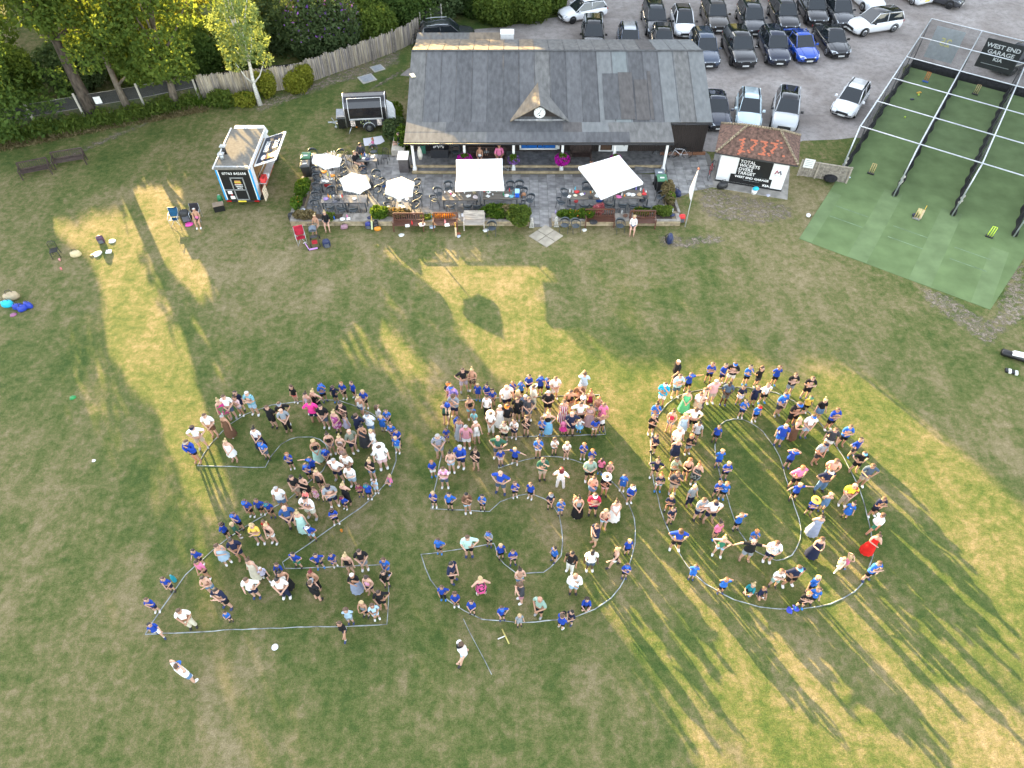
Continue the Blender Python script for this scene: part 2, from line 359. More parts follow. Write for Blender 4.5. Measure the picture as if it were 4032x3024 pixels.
def tree(name, label, x, y, h, R, z0, kind, lobes=16, n=3200, size=.22, bk='grey', lean=(0, 0), group=None, limbs=5, tr=.2, seed=0, lobe=.42, filt=True):
    rng = np.random.default_rng(seed+int(abs(x)*13+abs(y)*7)); rr = random.Random(seed+int(x*11+y))
    root = thing(name, label, 'tree', (x, y, 0), 0, group)
    P = []; cs = []
    for k in range(lobes):
        t = (k+.5)/lobes; zz = z0+(h-z0)*t; prof = math.sin(PI*min(1, (t*.9+.12)))**.6
        a = k*2.4+rr.uniform(-.5, .5); rd = R*prof*rr.uniform(.25, .8)
        c = Vector((math.cos(a)*rd+lean[0]*t, math.sin(a)*rd+lean[1]*t, zz)); r = R*lobe*rr.uniform(.7, 1.15)*(.6+.4*prof)
        cs.append((c, r))
    w_ = np.array([r*r for _, r in cs]); cnt = (n*w_/w_.sum()).astype(int); keep = []
    for (c, r), m_ in zip(cs, cnt):
        d = rng.normal(size=(m_, 3)); d /= np.linalg.norm(d, axis=1)[:, None]
        d[:, 2] *= .72
        rad_ = r*(.55+.5*rng.random(m_)**.6)
        q = np.array(c)+d*rad_[:, None]; q = q[q[:, 2] > .3]
        if filt: q = q[~blocks_light(q+np.array((x, y, 0)), own=(x, y, (h+z0)/2))]
        P.append(q); keep.append(len(q) > .35*m_)
    P = np.concatenate(P)
    if filt and len(P) > 50: h = min(h, max(2.0, float(np.percentile(P[:, 2], 80))))   # no bare pole above the leaves
    pts = []
    for i in range(6):
        t = i/5; pts.append(Vector((lean[0]*t+rr.uniform(-.12, .12)*(i > 0), lean[1]*t+rr.uniform(-.12, .12)*(i > 0), h*.86*t)))
    MB().tube(pts, [tr*1.25]+[tr*(1-.8*i/5) for i in range(1, 6)], 9).obj('trunk', bark[bk], root)
    for k, (c, r) in enumerate(cs):
        if k % max(1, lobes//limbs) == 0 and keep[k] and c.z < h*1.15:
            s0 = pts[min(4, 1+int(4*c.z*.6/h))]; mdl = (s0+c)/2+Vector((0, 0, -.25))
            MB().tube([s0, mdl, c], [tr*.5, tr*.3, tr*.12], 6).obj('limb', bark[bk], root)
    leaves('crown', P, size, LEAF[kind], root, rng); return root
# ---------------------------------------------------------------- trees and shrubs
tree('ash_tree', 'big dark leafy tree filling the top left corner of the photo', -35.5, 44.5, 17, 6.2, .6, 'dark', 34, 25000, .16, 'grey', tr=.3, group='trees along the field edge')
tree('ash_tree', 'tall tree with a dark furrowed split trunk beside the mesh fence', -29.6, 46.2, 18, 4.6, 7.0, 'mid', 18, 14000, .17, 'dark', (-.6, .6), 'trees along the field edge', 9, .42)
tree('sycamore_tree', 'tree with a straight smooth grey trunk, between dark split trunk and forked one', -27.2, 46.6, 15, 4.4, 3.9, 'mid', 20, 15000, .15, 'grey', (-.3, .5), 'trees along the field edge', 5, .24, 3)
tree('sycamore_tree', 'forked tree with a low leafy crown left of the reed fence', -24.3, 47.7, 13, 4.4, 2.6, 'mid', 22, 17000, .15, 'grey', (.5, .6), 'trees along the field edge', 8, .26, 5)
tree('birch_tree', 'slender white-barked birch with yellow-green leaves in front of the reed fence', -18.25, 47.9, 8.8, 2.5, 3.0, 'birch', 22, 7000, .10, 'birch', (-.35, .9), None, 9, .15, 2, .4, False)
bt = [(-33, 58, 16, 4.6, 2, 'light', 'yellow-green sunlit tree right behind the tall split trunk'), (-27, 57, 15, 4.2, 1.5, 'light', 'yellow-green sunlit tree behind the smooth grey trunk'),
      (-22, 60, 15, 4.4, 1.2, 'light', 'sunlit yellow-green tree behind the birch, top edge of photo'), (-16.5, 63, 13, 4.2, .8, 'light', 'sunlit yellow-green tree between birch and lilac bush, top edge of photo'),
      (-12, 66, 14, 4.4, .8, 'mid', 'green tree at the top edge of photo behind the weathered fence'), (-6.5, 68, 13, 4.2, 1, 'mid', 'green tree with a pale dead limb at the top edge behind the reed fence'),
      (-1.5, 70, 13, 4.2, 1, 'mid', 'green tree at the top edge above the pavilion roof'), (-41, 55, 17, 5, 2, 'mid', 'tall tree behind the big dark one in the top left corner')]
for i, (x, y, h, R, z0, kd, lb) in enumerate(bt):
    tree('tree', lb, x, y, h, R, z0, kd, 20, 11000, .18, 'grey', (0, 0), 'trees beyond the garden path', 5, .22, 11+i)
# unseen tree rows placed for their shade, crowns cut where the sun should pass
far = [(-60, 62), (-52, 67), (-45, 71), (-39, 75), (-33, 78), (-27, 80), (-20, 82), (-13, 83), (-6, 84), (1, 85), (8, 86), (15, 88), (22, 90), (29, 92), (36, 93), (43, 95), (50, 96), (57, 94), (64, 90), (70, 85), (75, 78), (-48, 60), (-36, 66)]
for i, (x, y) in enumerate(far):
    tree('tree', 'tall unseen tree of the belt beyond the car park, placed for its shade', x, y, 21, 5.4, 1.0, 'mid', 34, 5200, .6, 'grey', (0, 0), 'unseen shade trees of the belt', 3, .3, 40+i, .36)
for i, (x, y) in enumerate(far[:19:1]):
    tree('tree', 'tall unseen tree of the rear belt row, placed for its shade', x+3.6, y+9, 22, 5.6, 1.5, 'mid', 34, 4200, .65, 'grey', (0, 0), 'unseen shade trees of the belt', 3, .3, 80+i, .36)
def bush(name, label, x, y, rx, ry, h, kind, n=2500, size=.12, group=None, z=0, flowers=None, blobs=7, filt=False, seed=0, rz=0):
    rng = np.random.default_rng(seed+int(abs(x)*31+abs(y)*3)); root = thing(name, label, 'shrub', (x, y, z), rz, group); P = []
    for k in range(blobs):
        a = k*2.4; q = (.0 if k == 0 else rng.uniform(.35, .62)); r = rng.uniform(.5, .68) if k else .7
        c = np.array((math.cos(a)*q*rx, math.sin(a)*q*ry, h*rng.uniform(.32, .55)))
        m_ = n//blobs; d = rng.normal(size=(m_, 3)); d /= np.linalg.norm(d, axis=1)[:, None]
        P.append(c+d*np.array((rx*r, ry*r, h*.5))*(.6+.42*rng.random(m_)**.5)[:, None])
    P = np.concatenate(P); P = P[P[:, 2] > .02]; P[:, 2] = np.minimum(P[:, 2], h*1.1)
    if filt: P = P[~blocks_light(P+np.array((x, y, z)), own=(x, y, z+h/2))]
    MB().tube([(0, 0, -.05), (.05, 0, h*.5)], [.06+.03*rx, .03], 6).obj('stem', bark['grey'], root)
    leaves('foliage', P, size, LEAF[kind], root, rng)
    if flowers:
        F = P[rng.random(len(P)) < flowers[1]]; F = F[F[:, 2] > h*.35]; leaves('flowers', F*np.array((1.03, 1.03, 1.04)), size*flowers[2], LEAF[flowers[0]], root, rng)['kind'] = 'stuff'
    return root
for (u, v, rx, h, lb) in [(1060, 372, .78, 1.7, 'round golden-green shrub right behind the birch trunk'), (1165, 356, .85, 1.45, 'larger golden-green shrub against the reed fence'), (1205, 338, .75, 1.6, 'upper golden-green mound touching the reed fence')]:
    q = G(u, v); bush('golden_shrub', lb, q.x, q.y, rx, rx*.9, h, 'yellow', 4500, .08, 'golden shrubs by the reed fence')
bush('leafy_shrub', 'low green shrub with arching stems at the left end of the reed fence', -20.9, 47.9, 1.0, .7, 1.1, 'mid', 1600, .12)
bush('leafy_shrub', 'low yellow-green shrub left of the birch trunk', -19.4, 47.9, .9, .6, .8, 'yellow', 1300, .11)
bush('lilac_bush', 'big bluish green bush with pale lilac flower spikes behind the fence', -14.8, 55.6, 3.0, 2.4, 5.4, 'blue', 19000, .13, None, 0, ('violet', .05, .9), 9)
hd = [(-11.2, 57.5, 2.6, 3.4), (-9.0, 60.5, 2.8, 3.6), (-12.5, 61.5, 3, 4.4), (-6.2, 62.6, 2.7, 3.6), (-8.6, 65, 3, 4.6), (-3.2, 63.6, 2.6, 3.4), (-4.8, 66.5, 2.8, 4.6), (-.6, 64.6, 2.5, 3.2), (1.8, 66.2, 2.5, 3.3), (-1.5, 68, 3, 4.6), (2.8, 69.3, 2.6, 4), (-17.8, 57, 2.6, 4.2), (-20.8, 54.3, 2.5, 3.8), (-24.2, 53, 2.4, 3.4), (-28, 51.8, 2.4, 3.2), (-32.2, 50.8, 2.4, 3.2), (-37, 50, 2.6, 3.6)]
ws = ['beside the lilac bush', 'right of the lilac bush, second bush along', 'behind the lilac bush at the top edge', 'above the fence end', 'at the top edge above the weathered fence', 'above the parked estate car', 'under the tree with the dead limb', 'above the white box on the flat roof', 'nearest the white car at the top', 'at the top edge above the pavilion roof', 'at the top edge left of the white car', 'between the birch crown and the lilac bush', 'behind the birch crown', 'behind the left end of the reed fence', 'behind the forked tree', 'behind the tall split trunk', 'behind the big dark corner tree']
for i, (x, y, r, h) in enumerate(hd):
    bush('hedge_bush', 'dense green bush '+ws[i], x, y, r, r*.85, h, ['mid', 'dark', 'mid', 'blue'][i % 4], 11000, .13, 'bushes beyond the fences', filt=True, seed=i)
fr = [(1.2, 61.8, 2.2, 2.6), (3.0, 63.2, 2.0, 2.6), (-1.2, 61.2, 1.9, 2.2)]
for i, (x, y, r, h) in enumerate(fr):
    bush('laurel_bush', 'glossy dark laurel bush '+['nearest the white car', 'behind the laurel nearest the white car', 'left of the other laurels at car park edge'][i], x, y, r, r*.8, h, 'mid', 8000, .13, 'laurels at the car park edge', seed=70+i)
bush('leafy_shrub', 'tall dry-tipped shrub beside the left end wall of the pavilion', -8.6, 45.6, .9, 1.3, 1.2, 'grass', 2400, .12)
bush('leafy_shrub', 'grey-green shrub beside the pavilion, next to the trailer door', -8.0, 43.9, .8, 1.0, 1.3, 'blue', 2200, .11)
bush('leafy_shrub', 'bright green shrub against the pavilion corner', -7.35, 42.6, .5, .8, 1.3, 'grass', 1600, .1)
# rough growth along the fence foot, countless
def tufts(name, pts, n, h, kind, spread=.5, size=.16, seed=3):
    rng = np.random.default_rng(seed); P = []
    for (a, b) in zip(pts[:-1], pts[1:]):
        m_ = n//(len(pts)-1); t = rng.random(m_)[:, None]
        q = np.array(a)[None]*(1-t)+np.array(b)[None]*t; c = (rng.random(m_)-.5)*2*spread
        P.append(np.column_stack([q[:, 0]+rng.normal(size=m_)*spread*.5, q[:, 1]+c, rng.random(m_)**1.5*h*(.6+.6*np.sin(q[:, 0]*1.7)**2)]))
    o = leaves(name, np.concatenate(P), size, LEAF[kind], None, rng, 1.2, .3); o['kind'] = 'stuff'; return o
tufts('rough_growth', [(-36, 42.8), (-31, 44.6), (-27, 46.0), (-23.2, 47.9)], 9000, .8, 'mid', .7)
tufts('rough_growth', [(-23.4, 47.8), (-20, 48.1), (-18.6, 48.6)], 3000, .6, 'grass', .4, .13, 5)
tufts('rough_growth', [(-35, 42.2), (-28, 45.2), (-22, 47.4)], 4200, .22, 'dry', .5, .12, 9)
# ---------------------------------------------------------------- garden path, fences
mp = gravel_material('asphalt_path', (.035, .035, .038), (.06, .058, .06))
sheet('garden_path', [(-42, 43.8), (-33, 46.8), (-27.4, 48.9), (-23, 50.6), (-16, 52.6), (-10, 57.4), (-10.8, 58.6), (-16.6, 54.2), (-23.6, 52.4), (-28, 50.6), (-34, 48.4), (-42.6, 45.2)], .008, mp, .1)
conc = mat('concrete_post', (.42, .39, .33), .9, var=.15)
m, t, b = newmat('wire_mesh'); _w = m
tr_ = t.nodes.new('ShaderNodeBsdfTransparent'); ms_ = N(t, 'ShaderNodeMixShader'); ms_.inputs[0].default_value = .22
b.inputs['Base Color'].default_value = (.12, .12, .11, 1); b.inputs['Roughness'].default_value = .8
t.links.new(tr_.outputs[0], ms_.inputs[1]); t.links.new(b.outputs[0], ms_.inputs[2]); t.links.new(ms_.outputs[0], t.nodes['Material Output'].inputs[0])
fr_ = thing('mesh_fence', 'wire mesh fence on pale concrete posts under the trees', 'fence', (-33, 44.7, 0))
fp = [(-41, 41.8), (-37, 43.2), (-33, 44.75), (-30.1, 45.85), (-26.3, 47.2), (-22.9, 48.75)]
for i, p in enumerate(fp):
    MB().box((p[0]+33, p[1]-44.7, 1.0), (.13, .13, 2.0), .3).obj('post', conc, fr_)
    if i: 
        a = Vector((fp[i-1][0]+33, fp[i-1][1]-44.7, .05)); c_ = Vector((p[0]+33, p[1]-44.7, .05)); u_ = Vector((0, 0, 1.75))
        MB().poly([a, c_, c_+u_, a+u_]).obj('mesh_panel', _w, fr_)
        w_ = MB()
        for zz in (.25, .9, 1.75): w_.tube([a+Vector((0, 0, zz)), c_+Vector((0, 0, zz-.02))], .012, 4)
        w_.obj('wire', mat('galvanised_wire', (.35, .33, .3), .5, .6), fr_)
MB().box((0, 0, .0), (.45, .02, .5)).obj('notice', mat('white_sign', (.75, .75, .72), .5), fr_, (-28.8+33, 46.15-44.7, 1.35), .3)
def reed_material(nm, c1, c2):
    return mat(nm, c1, .9, var=.45, scale=9, bump=.5, bscale=20, aniso=(3, 3, .12))
mr = [reed_material('reed_tan', (.40, .34, .25), 0), reed_material('reed_grey', (.30, .265, .24), 0), reed_material('reed_pale', (.46, .40, .31), 0)]
rf = thing('reed_fence', 'long weathered reed screen fence curving behind the birch and dirt path', 'fence', (-22.2, 48.9, 0))
rp = [(-22.6, 48.75), (-21.2, 49.0), (-19.6, 49.35), (-18.0, 49.7), (-16.6, 50.2), (-15.2, 51.2), (-14.0, 52.2), (-12.4, 53.4), (-10.9, 54.6), (-9.4, 55.9), (-8.0, 57.4), (-7.5, 58.4)]
rnd = random.Random(5)
for i in range(1, len(rp)):
    a = Vector((rp[i-1][0]+22.2, rp[i-1][1]-48.9, 0)); c_ = Vector((rp[i][0]+22.2, rp[i][1]-48.9, 0)); L = (c_-a).length; n = int(L/.055)
    d = (c_-a)/n; nr = Vector((d.y, -d.x, 0)).normalized(); mb = MB()
    hh = 1.78 if i < 5 else 1.62
    for k in range(n):
        p = a+d*k; q = p+d*.96; z = hh+rnd.uniform(-.10, .07)+.05*math.sin(k*.3+i); o1 = nr*rnd.uniform(-.02, .05)
        mb.add([p+o1, q+o1, q+o1+Vector((0, 0, z)), p+o1+Vector((0, 0, z)), p-nr*.03, q-nr*.03, q-nr*.03+Vector((0, 0, z)), p-nr*.03+Vector((0, 0, z))],
               [(0, 1, 2, 3), (5, 4, 7, 6), (3, 2, 6, 7), (0, 3, 7, 4), (1, 5, 6, 2)], rnd.choice([0, 1, 1, 2] if i > 4 else [0, 2, 0, 1]))
    mb.obj('reed_panel', mr, rf)
    MB().box((a.x+nr.x*.1, a.y+nr.y*.1, .9), (.1, .1, 1.85), 0.4).obj('post', mat('weathered_timber', (.25, .22, .185), .9, var=.3), rf)
# steel mesh panel at the far end of the fence
mf = thing('mesh_panel_fence', 'dark wire mesh panel at the far end of the reed fence', 'fence', (-7.4, 58.6, 0), .75)
MB().poly([(0, 0, 0), (2.2, 0, 0), (2.2, 0, 1.8), (0, 0, 1.8)]).obj('mesh_panel', _w, mf)
for x in (0, 1.1, 2.2): MB().box((x, .02, .95), (.08, .08, 1.9)).obj('post', conc, mf)
# small house glimpsed between the trees
sh = thing('garden_house', 'small cream garden house glimpsed between the trees at top left', 'building', (-30.5, 60.5, 0), .3)
MB().box((0, 0, 1.2), (4.6, 3, 2.4)).obj('wall', mat('cream_render', (.62, .52, .38), .8), sh)
MB().add([(-2.5, -1.7, 2.4), (2.5, -1.7, 2.4), (2.5, 1.7, 2.4), (-2.5, 1.7, 2.4), (-2.5, 0, 3.4), (2.5, 0, 3.4)], [(0, 1, 5, 4), (2, 3, 4, 5), (0, 4, 3), (1, 2, 5), (0, 3, 2, 1)]).obj('roof', mat('terracotta_roof', (.42, .19, .09), .8, var=.25), sh)
MB().box((1, -1.52, 1.3), (.9, .05, 1.0)).obj('window', mat('dark_glass', (.02, .025, .03), .08), sh)
# concrete drain covers by the dirt path
for (u, v, s_, lb) in [(1487, 270, .8, 'upper one, nearer the fence'), (1446, 311, 1.0, 'lower one, nearer the trailer')]:
    p = G(u, v); o = thing('drain_cover', 'grey concrete drain cover on the dirt path, '+lb, 'drain cover', p, .55, 'drain covers on the dirt path')
    MB().box((0, 0, .02), (s_*1.15, s_*1.15, .05)).obj('surround', mat('concrete_pale', (.42, .40, .36), .9), o)
    MB().box((0, 0, .035), (s_*.9, s_*.9, .06)).obj('lid', mat('lid_grey', (.28, .30, .32), .7), o)
# ---------------------------------------------------------------- labels that need a rank among look-alikes
REG = []
def reg(o, base, place, group=None, cat=None):
    REG.append((o, base, place)); 
    if group: o['group'] = group
    if cat: o['category'] = cat
    return o
ORD = ['leftmost', 'second', 'third', 'fourth', 'fifth', 'sixth', 'seventh', 'eighth', 'ninth', 'tenth', 'eleventh', 'twelfth', 'thirteenth', 'fourteenth', 'fifteenth', 'sixteenth', 'seventeenth', 'eighteenth', 'nineteenth', 'twentieth']
def finish_labels():
    D = {}
    for o, b, p in REG: D.setdefault((b, p), []).append(o)
    for (b, p), L in D.items():
        if len(L) == 1: L[0]['label'] = b+(', '+p if p else ''); continue
        def px(o):
            q = o.location; u, v = Pn(np.array(q.x), np.array(q.y), np.array(q.z)); return float(u)
        L.sort(key=px)
        for i, o in enumerate(L):
            r = 'leftmost' if i == 0 else ('rightmost' if i == len(L)-1 else ORD[i]+' from left')
            o['label'] = '%s, %s, %s' % (b, r, p) if p else '%s, %s' % (b, r)
def textmesh(name, s, size, m, parent, loc, rot=(0, 0, 0), ext=.004, sx=1.0, align='LEFT', bold=0.0, track=1.0):
    cu = bpy.data.curves.new('t', 'FONT'); cu.body = s; cu.size = size; cu.extrude = ext; cu.align_x = align; cu.offset = bold; cu.resolution_u = 2; cu.space_character = track
    o = bpy.data.objects.new('t', cu); C.objects.link(o)
    dg = bpy.context.evaluated_depsgraph_get(); me = bpy.data.meshes.new_from_object(o.evaluated_get(dg)); me.name = name
    bpy.data.objects.remove(o); me.materials.clear(); me.materials.append(m)
    r = link(name, me, parent); r.location = loc; r.rotation_euler = rot; r.scale = (sx, 1, 1); return r
white = mat('white_paint', (.80, .80, .78), .45, var=.04)
black = mat('black_paint', (.012, .012, .013), .4, var=.1)
steel = mat('galvanised_steel', (.52, .55, .58), .4, .5)
# ---------------------------------------------------------------- clubhouse
pav = thing('clubhouse', 'long dark timber clubhouse with grey felt roof, clock gable and veranda', 'building', (3, 41.6, 0))
def L_(p): return (p[0]-3, p[1]-41.6, p[2])
def felt(nm, c, v=.16): return mat(nm, c, .9, var=min(v, .2), scale=4.5, bump=.35, bscale=25, aniso=(1, .3, 1))
FT = [felt('felt_slate', (.105, .106, .110)), felt('felt_dark', (.085, .086, .090), .3), felt('felt_pale', (.155, .162, .162), .12), felt('felt_teal', (.16, .178, .178), .1), felt('felt_brown', (.09, .083, .08), .35), felt('felt_worn', (.135, .133, .128), .3), felt('felt_tan', (.20, .16, .115), .2)]
wood = mat('dark_boarding', (.030, .021, .018), .6, var=.4, scale=9, bump=.5, aniso=(6, 6, .2))
def slab_on(a, b, c, d, th, mi, nm, par):   # four corners (counter-clockwise seen from above), thickness downwards
    n = (Vector(b)-Vector(a)).cross(Vector(d)-Vector(a)).normalized()*th
    V = [Vector(p) for p in (a, b, c, d)]; W = [p-n for p in V]
    return MB().add(V+W, [(0, 1, 2, 3), (7, 6, 5, 4), (0, 4, 5, 1), (1, 5, 6, 2), (2, 6, 7, 3), (3, 7, 4, 0)]).obj(nm, FT[mi], par)
X0, X1 = -6.75, 12.8
YE, ZE, YR, ZR, YB, ZB = 41.35, 2.55, 47.15, 4.3, 50.9, 3.3
core = MB(); core.add([L_(p) for p in [(X0, YE, ZE-.06), (X1, YE, ZE-.06), (X1, YR, ZR-.06), (X0, YR, ZR-.06), (X1, YB, ZB-.06), (X0, YB, ZB-.06), (X0, YE, ZE-.22), (X1, YE, ZE-.22), (X1, YB, ZB-.22), (X0, YB, ZB-.22), (X1, YR, ZE-.1), (X0, YR, ZE-.1)]],
    [(0, 1, 2, 3), (3, 2, 4, 5), (0, 6, 7, 1), (5, 4, 8, 9), (1, 7, 10, 8, 4, 2), (0, 3, 5, 9, 11, 6), (6, 11, 10, 7), (11, 9, 8, 10)])
roof = core.obj('roof', mat('roof_timber', (.06, .045, .035), .8), pav)
ns = 19; wdt = (X1-X0)/ns
pat = [5, 0, 0, 1, 0, 1, 1, 0, 5, 1, 0, 1, 2, 3, 1, 0, 2, 5, 2]
pat2 = [6, 6, 6, 6, 6, 6, 5, 6, 5, 5, 5, 5, 5, 5, 5, 4, 2, 2, 2]
for i in range(ns):
    xa = X0+i*wdt; xb = xa+wdt+.05; e = .004*(i % 2)
    xb = min(xb, X1+.02)
    slab_on(L_((xa, YE-.05, ZE-.0+e)), L_((xb, YE-.05, ZE+e+.006)), L_((xb, YR, ZR+e+.006)), L_((xa, YR, ZR+e)), .03, pat[i], 'felt_strip', roof)
    slab_on(L_((xa, YR, ZR+e)), L_((xb, YR, ZR+e+.006)), L_((xb, YB+.05, ZB+e+.006)), L_((xa, YB+.05, ZB+e)), .03, pat2[i], 'felt_strip', roof)
sm2 = MB()
for i in range(1, ns):
    x = X0+i*wdt; sm2.tube([L_((x, YE+.0, ZE+.012)), L_((x, YR, ZR+.012))], .022, 4); sm2.tube([L_((x, YR, ZR+.012)), L_((x, YB, ZB+.012))], .02, 4)
sm2.obj('felt_seams', FT[1], roof)['kind'] = 'stuff'
for (a, b, y0, y1, mi) in [(5.95, 6.95, 41.5, 45.2, 1), (6.98, 7.9, 41.5, 45.3, 4), (8.0, 8.85, 41.45, 44.7, 4), (8.9, 9.12, 41.5, 45.4, 4)]:
    f = lambda y: ZE+(y-YE)/(YR-YE)*(ZR-ZE)+.045
    slab_on(L_((a, y0, f(y0))), L_((b, y0, f(y0))), L_((b, y1, f(y1))), L_((a, y1, f(y1))), .012, mi, 'felt_patch', roof)
MB().tube([L_((X0, YR, ZR+.02)), L_((X1, YR, ZR+.02))], .07, 6).obj('ridge_cap', FT[1], roof)
# veranda roof
VX = 10.1; VY, VZ = 39.45, 2.3
vr = MB(); a = [L_(p) for p in [(X0+.05, VY, VZ-.03), (VX, VY, VZ-.03), (VX, YE+.1, ZE-.03), (X0+.05, YE+.1, ZE-.03)]]
vr.add(a+[(p[0], p[1], p[2]-.14) for p in a], [(0, 1, 2, 3), (7, 6, 5, 4), (0, 4, 5, 1), (1, 5, 6, 2), (2, 6, 7, 3), (3, 7, 4, 0)])
vro = vr.obj('veranda_roof', mat('roof_timber', (.06, .045, .035), .8), pav)
rows = [(VY-.03, 40.42, [(X0, -1.6, 5), (-1.6, 4.6, 0), (4.6, 7.4, 1), (7.4, VX, 5)]), (40.38, YE+.03, [(X0, -4.2, 5), (-4.2, 3.2, 1), (3.2, 4.45, 4), (4.45, 6.1, 2), (6.1, VX, 5)])]
for k, (y0, y1, L) in enumerate(rows):
    for j, (xa, xb, mi) in enumerate(L):
        f = lambda y: VZ+(y-VY)/(YE-VY)*(ZE-VZ)+.004+.006*k+.003*(j % 2)
        slab_on(L_((xa, y0, f(y0))), L_((xb+.03, y0, f(y0))), L_((xb+.03, y1, f(y1))), L_((xa, y1, f(y1))), .02, mi, 'felt_strip', vro)
gut = mat('gutter_black', (.02, .02, .022), .35)
g_ = MB().tube([L_((X0-.02, VY-.09, VZ-.10)), L_((VX+.03, VY-.09, VZ-.10))], .06, 8)
for k in range(17): g_.box(L_((X0+.5+k*1.02, VY-.12, VZ-.12)), (.04, .1, .14))
g_.obj('gutter', gut, pav)
g2 = MB().tube([L_((VX-.1, YE-.12, ZE-.10)), L_((X1+.03, YE-.12, ZE-.10))], .06, 8)
for k in range(4): g2.box(L_((VX+.3+k*.75, YE-.15, ZE-.12)), (.04, .1, .14))
g2.obj('gutter', gut, pav)
# walls: boarding in vertical boards
YW = 41.62
wl = MB(); wl.box(L_((3.0, 46.2, 1.2)), (19.1, 9.1, 2.4)); wl.obj('wall', wood, pav)
bd = MB()
for k in range(150):
    x = -6.5+k*.128
    if x < 12.6: bd.box(L_((x+.06, YW-.005+.01*(k % 2), 1.32)), (.12, .03, 2.2))
o = bd.obj('wall_boards', wood, pav); o['kind'] = 'stuff'
MB().box(L_((11.4, YW-.02, .1)), (3.0, .14, .24)).obj('brick_plinth', mat('brick_plinth', (.28, .13, .07), .9, var=.3, scale=20), pav)
# blue shutters, doors, windows
blue = mat('blue_shutter', (.012, .12, .42), .35, var=.05)
def wbox(nm, x0, x1, z0, z1, m, y=YW-.06, th=.05, par=pav): return MB().box(L_(((x0+x1)/2, y, (z0+z1)/2)), (x1-x0, th, z1-z0)).obj(nm, m, par)
for (x0, x1) in [(.62, 1.65), (1.72, 2.85)]:
    f = wbox('shutter', x0, x1, .55, 1.95, blue, YW-.07)
    wbox('mullion', x0+.42, x0+.46, .55, 1.95, mat('blue_shutter_dark', (.01, .08, .3), .4), YW-.1, .03, f)
for (x0, x1, z0, z1) in [(.5, 3.0, .45, .55), (.5, .6, .5, 2.2), (2.88, 3.15, .5, 2.2)]: wbox('window_frame', x0, x1, z0, z1, white, YW-.09, .08)
wbox('window', -3.2, -1.1, 1.5, 2.3, mat('dark_glass', (.02, .025, .03), .08)); wbox('window_sill', -3.3, -1.0, 1.42, 1.5, white, YW-.1, .1)
dr_ = wbox('door', -4.3, -3.5, .35, 2.2, mat('door_grey', (.10, .09, .08), .5))
d2 = wbox('door', 5.85, 6.55, .35, 2.2, mat('door_brown', (.09, .05, .03), .5)); wbox('door_frame', 5.75, 5.85, .33, 2.2, white, YW-.09); wbox('door_frame', 5.75, 6.7, .33, .4, white, YW-.11)
wbox('door', 6.62, 7.65, .35, 2.2, white, YW-.12); wbox('window_frame', 5.1, 5.72, 1.25, 1.4, white)
sg = wbox('club_sign', -5.35, -4.75, 1.75, 2.0, mat('sign_blue', (.02, .06, .28), .4), YW-.08)
for zz in (1.8, 1.86, 1.92): wbox('lettering', -5.28, -4.82, zz, zz+.018, white, YW-.112, .01, sg)
# veranda floor with steps
flo = mat('veranda_paving', (.15, .148, .148), .85, var=.3, scale=3, bump=.3)
buff = mat('buff_stone_edge', (.42, .33, .20), .85, var=.2, scale=4)
MB().box(L_((1.6, 40.8, .14)), (16.4, 1.64, .28)).obj('veranda_floor', flo, pav)
MB().box(L_((1.6, 39.78, .065)), (16.2, .46, .13)).obj('veranda_step', flo, pav)
MB().box(L_((1.6, 39.965, .215)), (16.42, .10, .14)).obj('step_edge', buff, pav)
MB().box(L_((.6, 39.51, .07)), (14.2, .10, .15)).obj('step_edge', buff, pav)
slab = MB().add([L_(p) for p in [(8.0, 39.4, .03), (10.2, 39.6, .03), (10.2, 41.5, .03), (8.0, 41.5, .28), (8.0, 39.9, .24)]], [(0, 1, 2, 3, 4)]).obj('ramp', flo, pav)
post_x = [-6.3, -3.02, .1, 3.2, 6.5, 9.8]
for x in post_x:
    p = MB().box(L_((x, 39.62, 1.15)), (.15, .15, 2.2)).obj('post', white, pav)
    MB().box(L_((x, 39.62, .28)), (.24, .24, .14)).obj('post_collar', white, p)
    MB().box(L_((x, 39.6, .10)), (.30, .30, .20)).obj('post_base', buff, p)
# clock gable
gb = MB(); A, B, Cc, D_ = (-.06, 41.38, 2.62), (3.55, 41.38, 2.62), (1.76, 41.62, 3.62), (1.7, 44.5, 3.52)
gable = gb.add([L_(p) for p in [A, B, Cc, D_, (-.06+.3, 41.75, 2.66), (3.25, 41.75, 2.66), (1.76, 41.75, 3.52)]], [(4, 5, 6)]).obj('gable_front', wood, pav)
slab_on(L_((-.12, 41.3, 2.62)), L_((1.76, 41.36, 3.68)), L_(D_), L_((-.10, 41.45, 2.64)), .05, 6, 'gable_roof', gable)
slab_on(L_((1.76, 41.36, 3.68)), L_((3.62, 41.3, 2.62)), L_((3.6, 41.45, 2.64)), L_(D_), .05, 5, 'gable_roof', gable)
MB().box(L_((1.76, 41.5, 2.60)), (3.2, .12, .05)).obj('lead_flashing', mat('lead_pale', (.5, .5, .5), .6, var=.3), gable)
ck = MB(); nck = 28
ck.add([L_((1.76+.36*math.cos(2*PI*k/nck), 41.60, 3.02+.36*math.sin(2*PI*k/nck))) for k in range(nck)]+[L_((1.76+.36*math.cos(2*PI*k/nck), 41.72, 3.02+.36*math.sin(2*PI*k/nck))) for k in range(nck)], [tuple(range(nck))]+[(k, nck+k, nck+(k+1) % nck, (k+1) % nck) for k in range(nck)])
clock = ck.obj('clock', white, gable)
hm = MB(); hm.tube([L_((1.76, 41.58, 3.02)), L_((1.85, 41.58, 3.24))], .014, 4); hm.tube([L_((1.76, 41.58, 3.02)), L_((1.6, 41.58, 2.93))], .018, 4)
hm.obj('clock_hands', black, clock)
tk = MB()
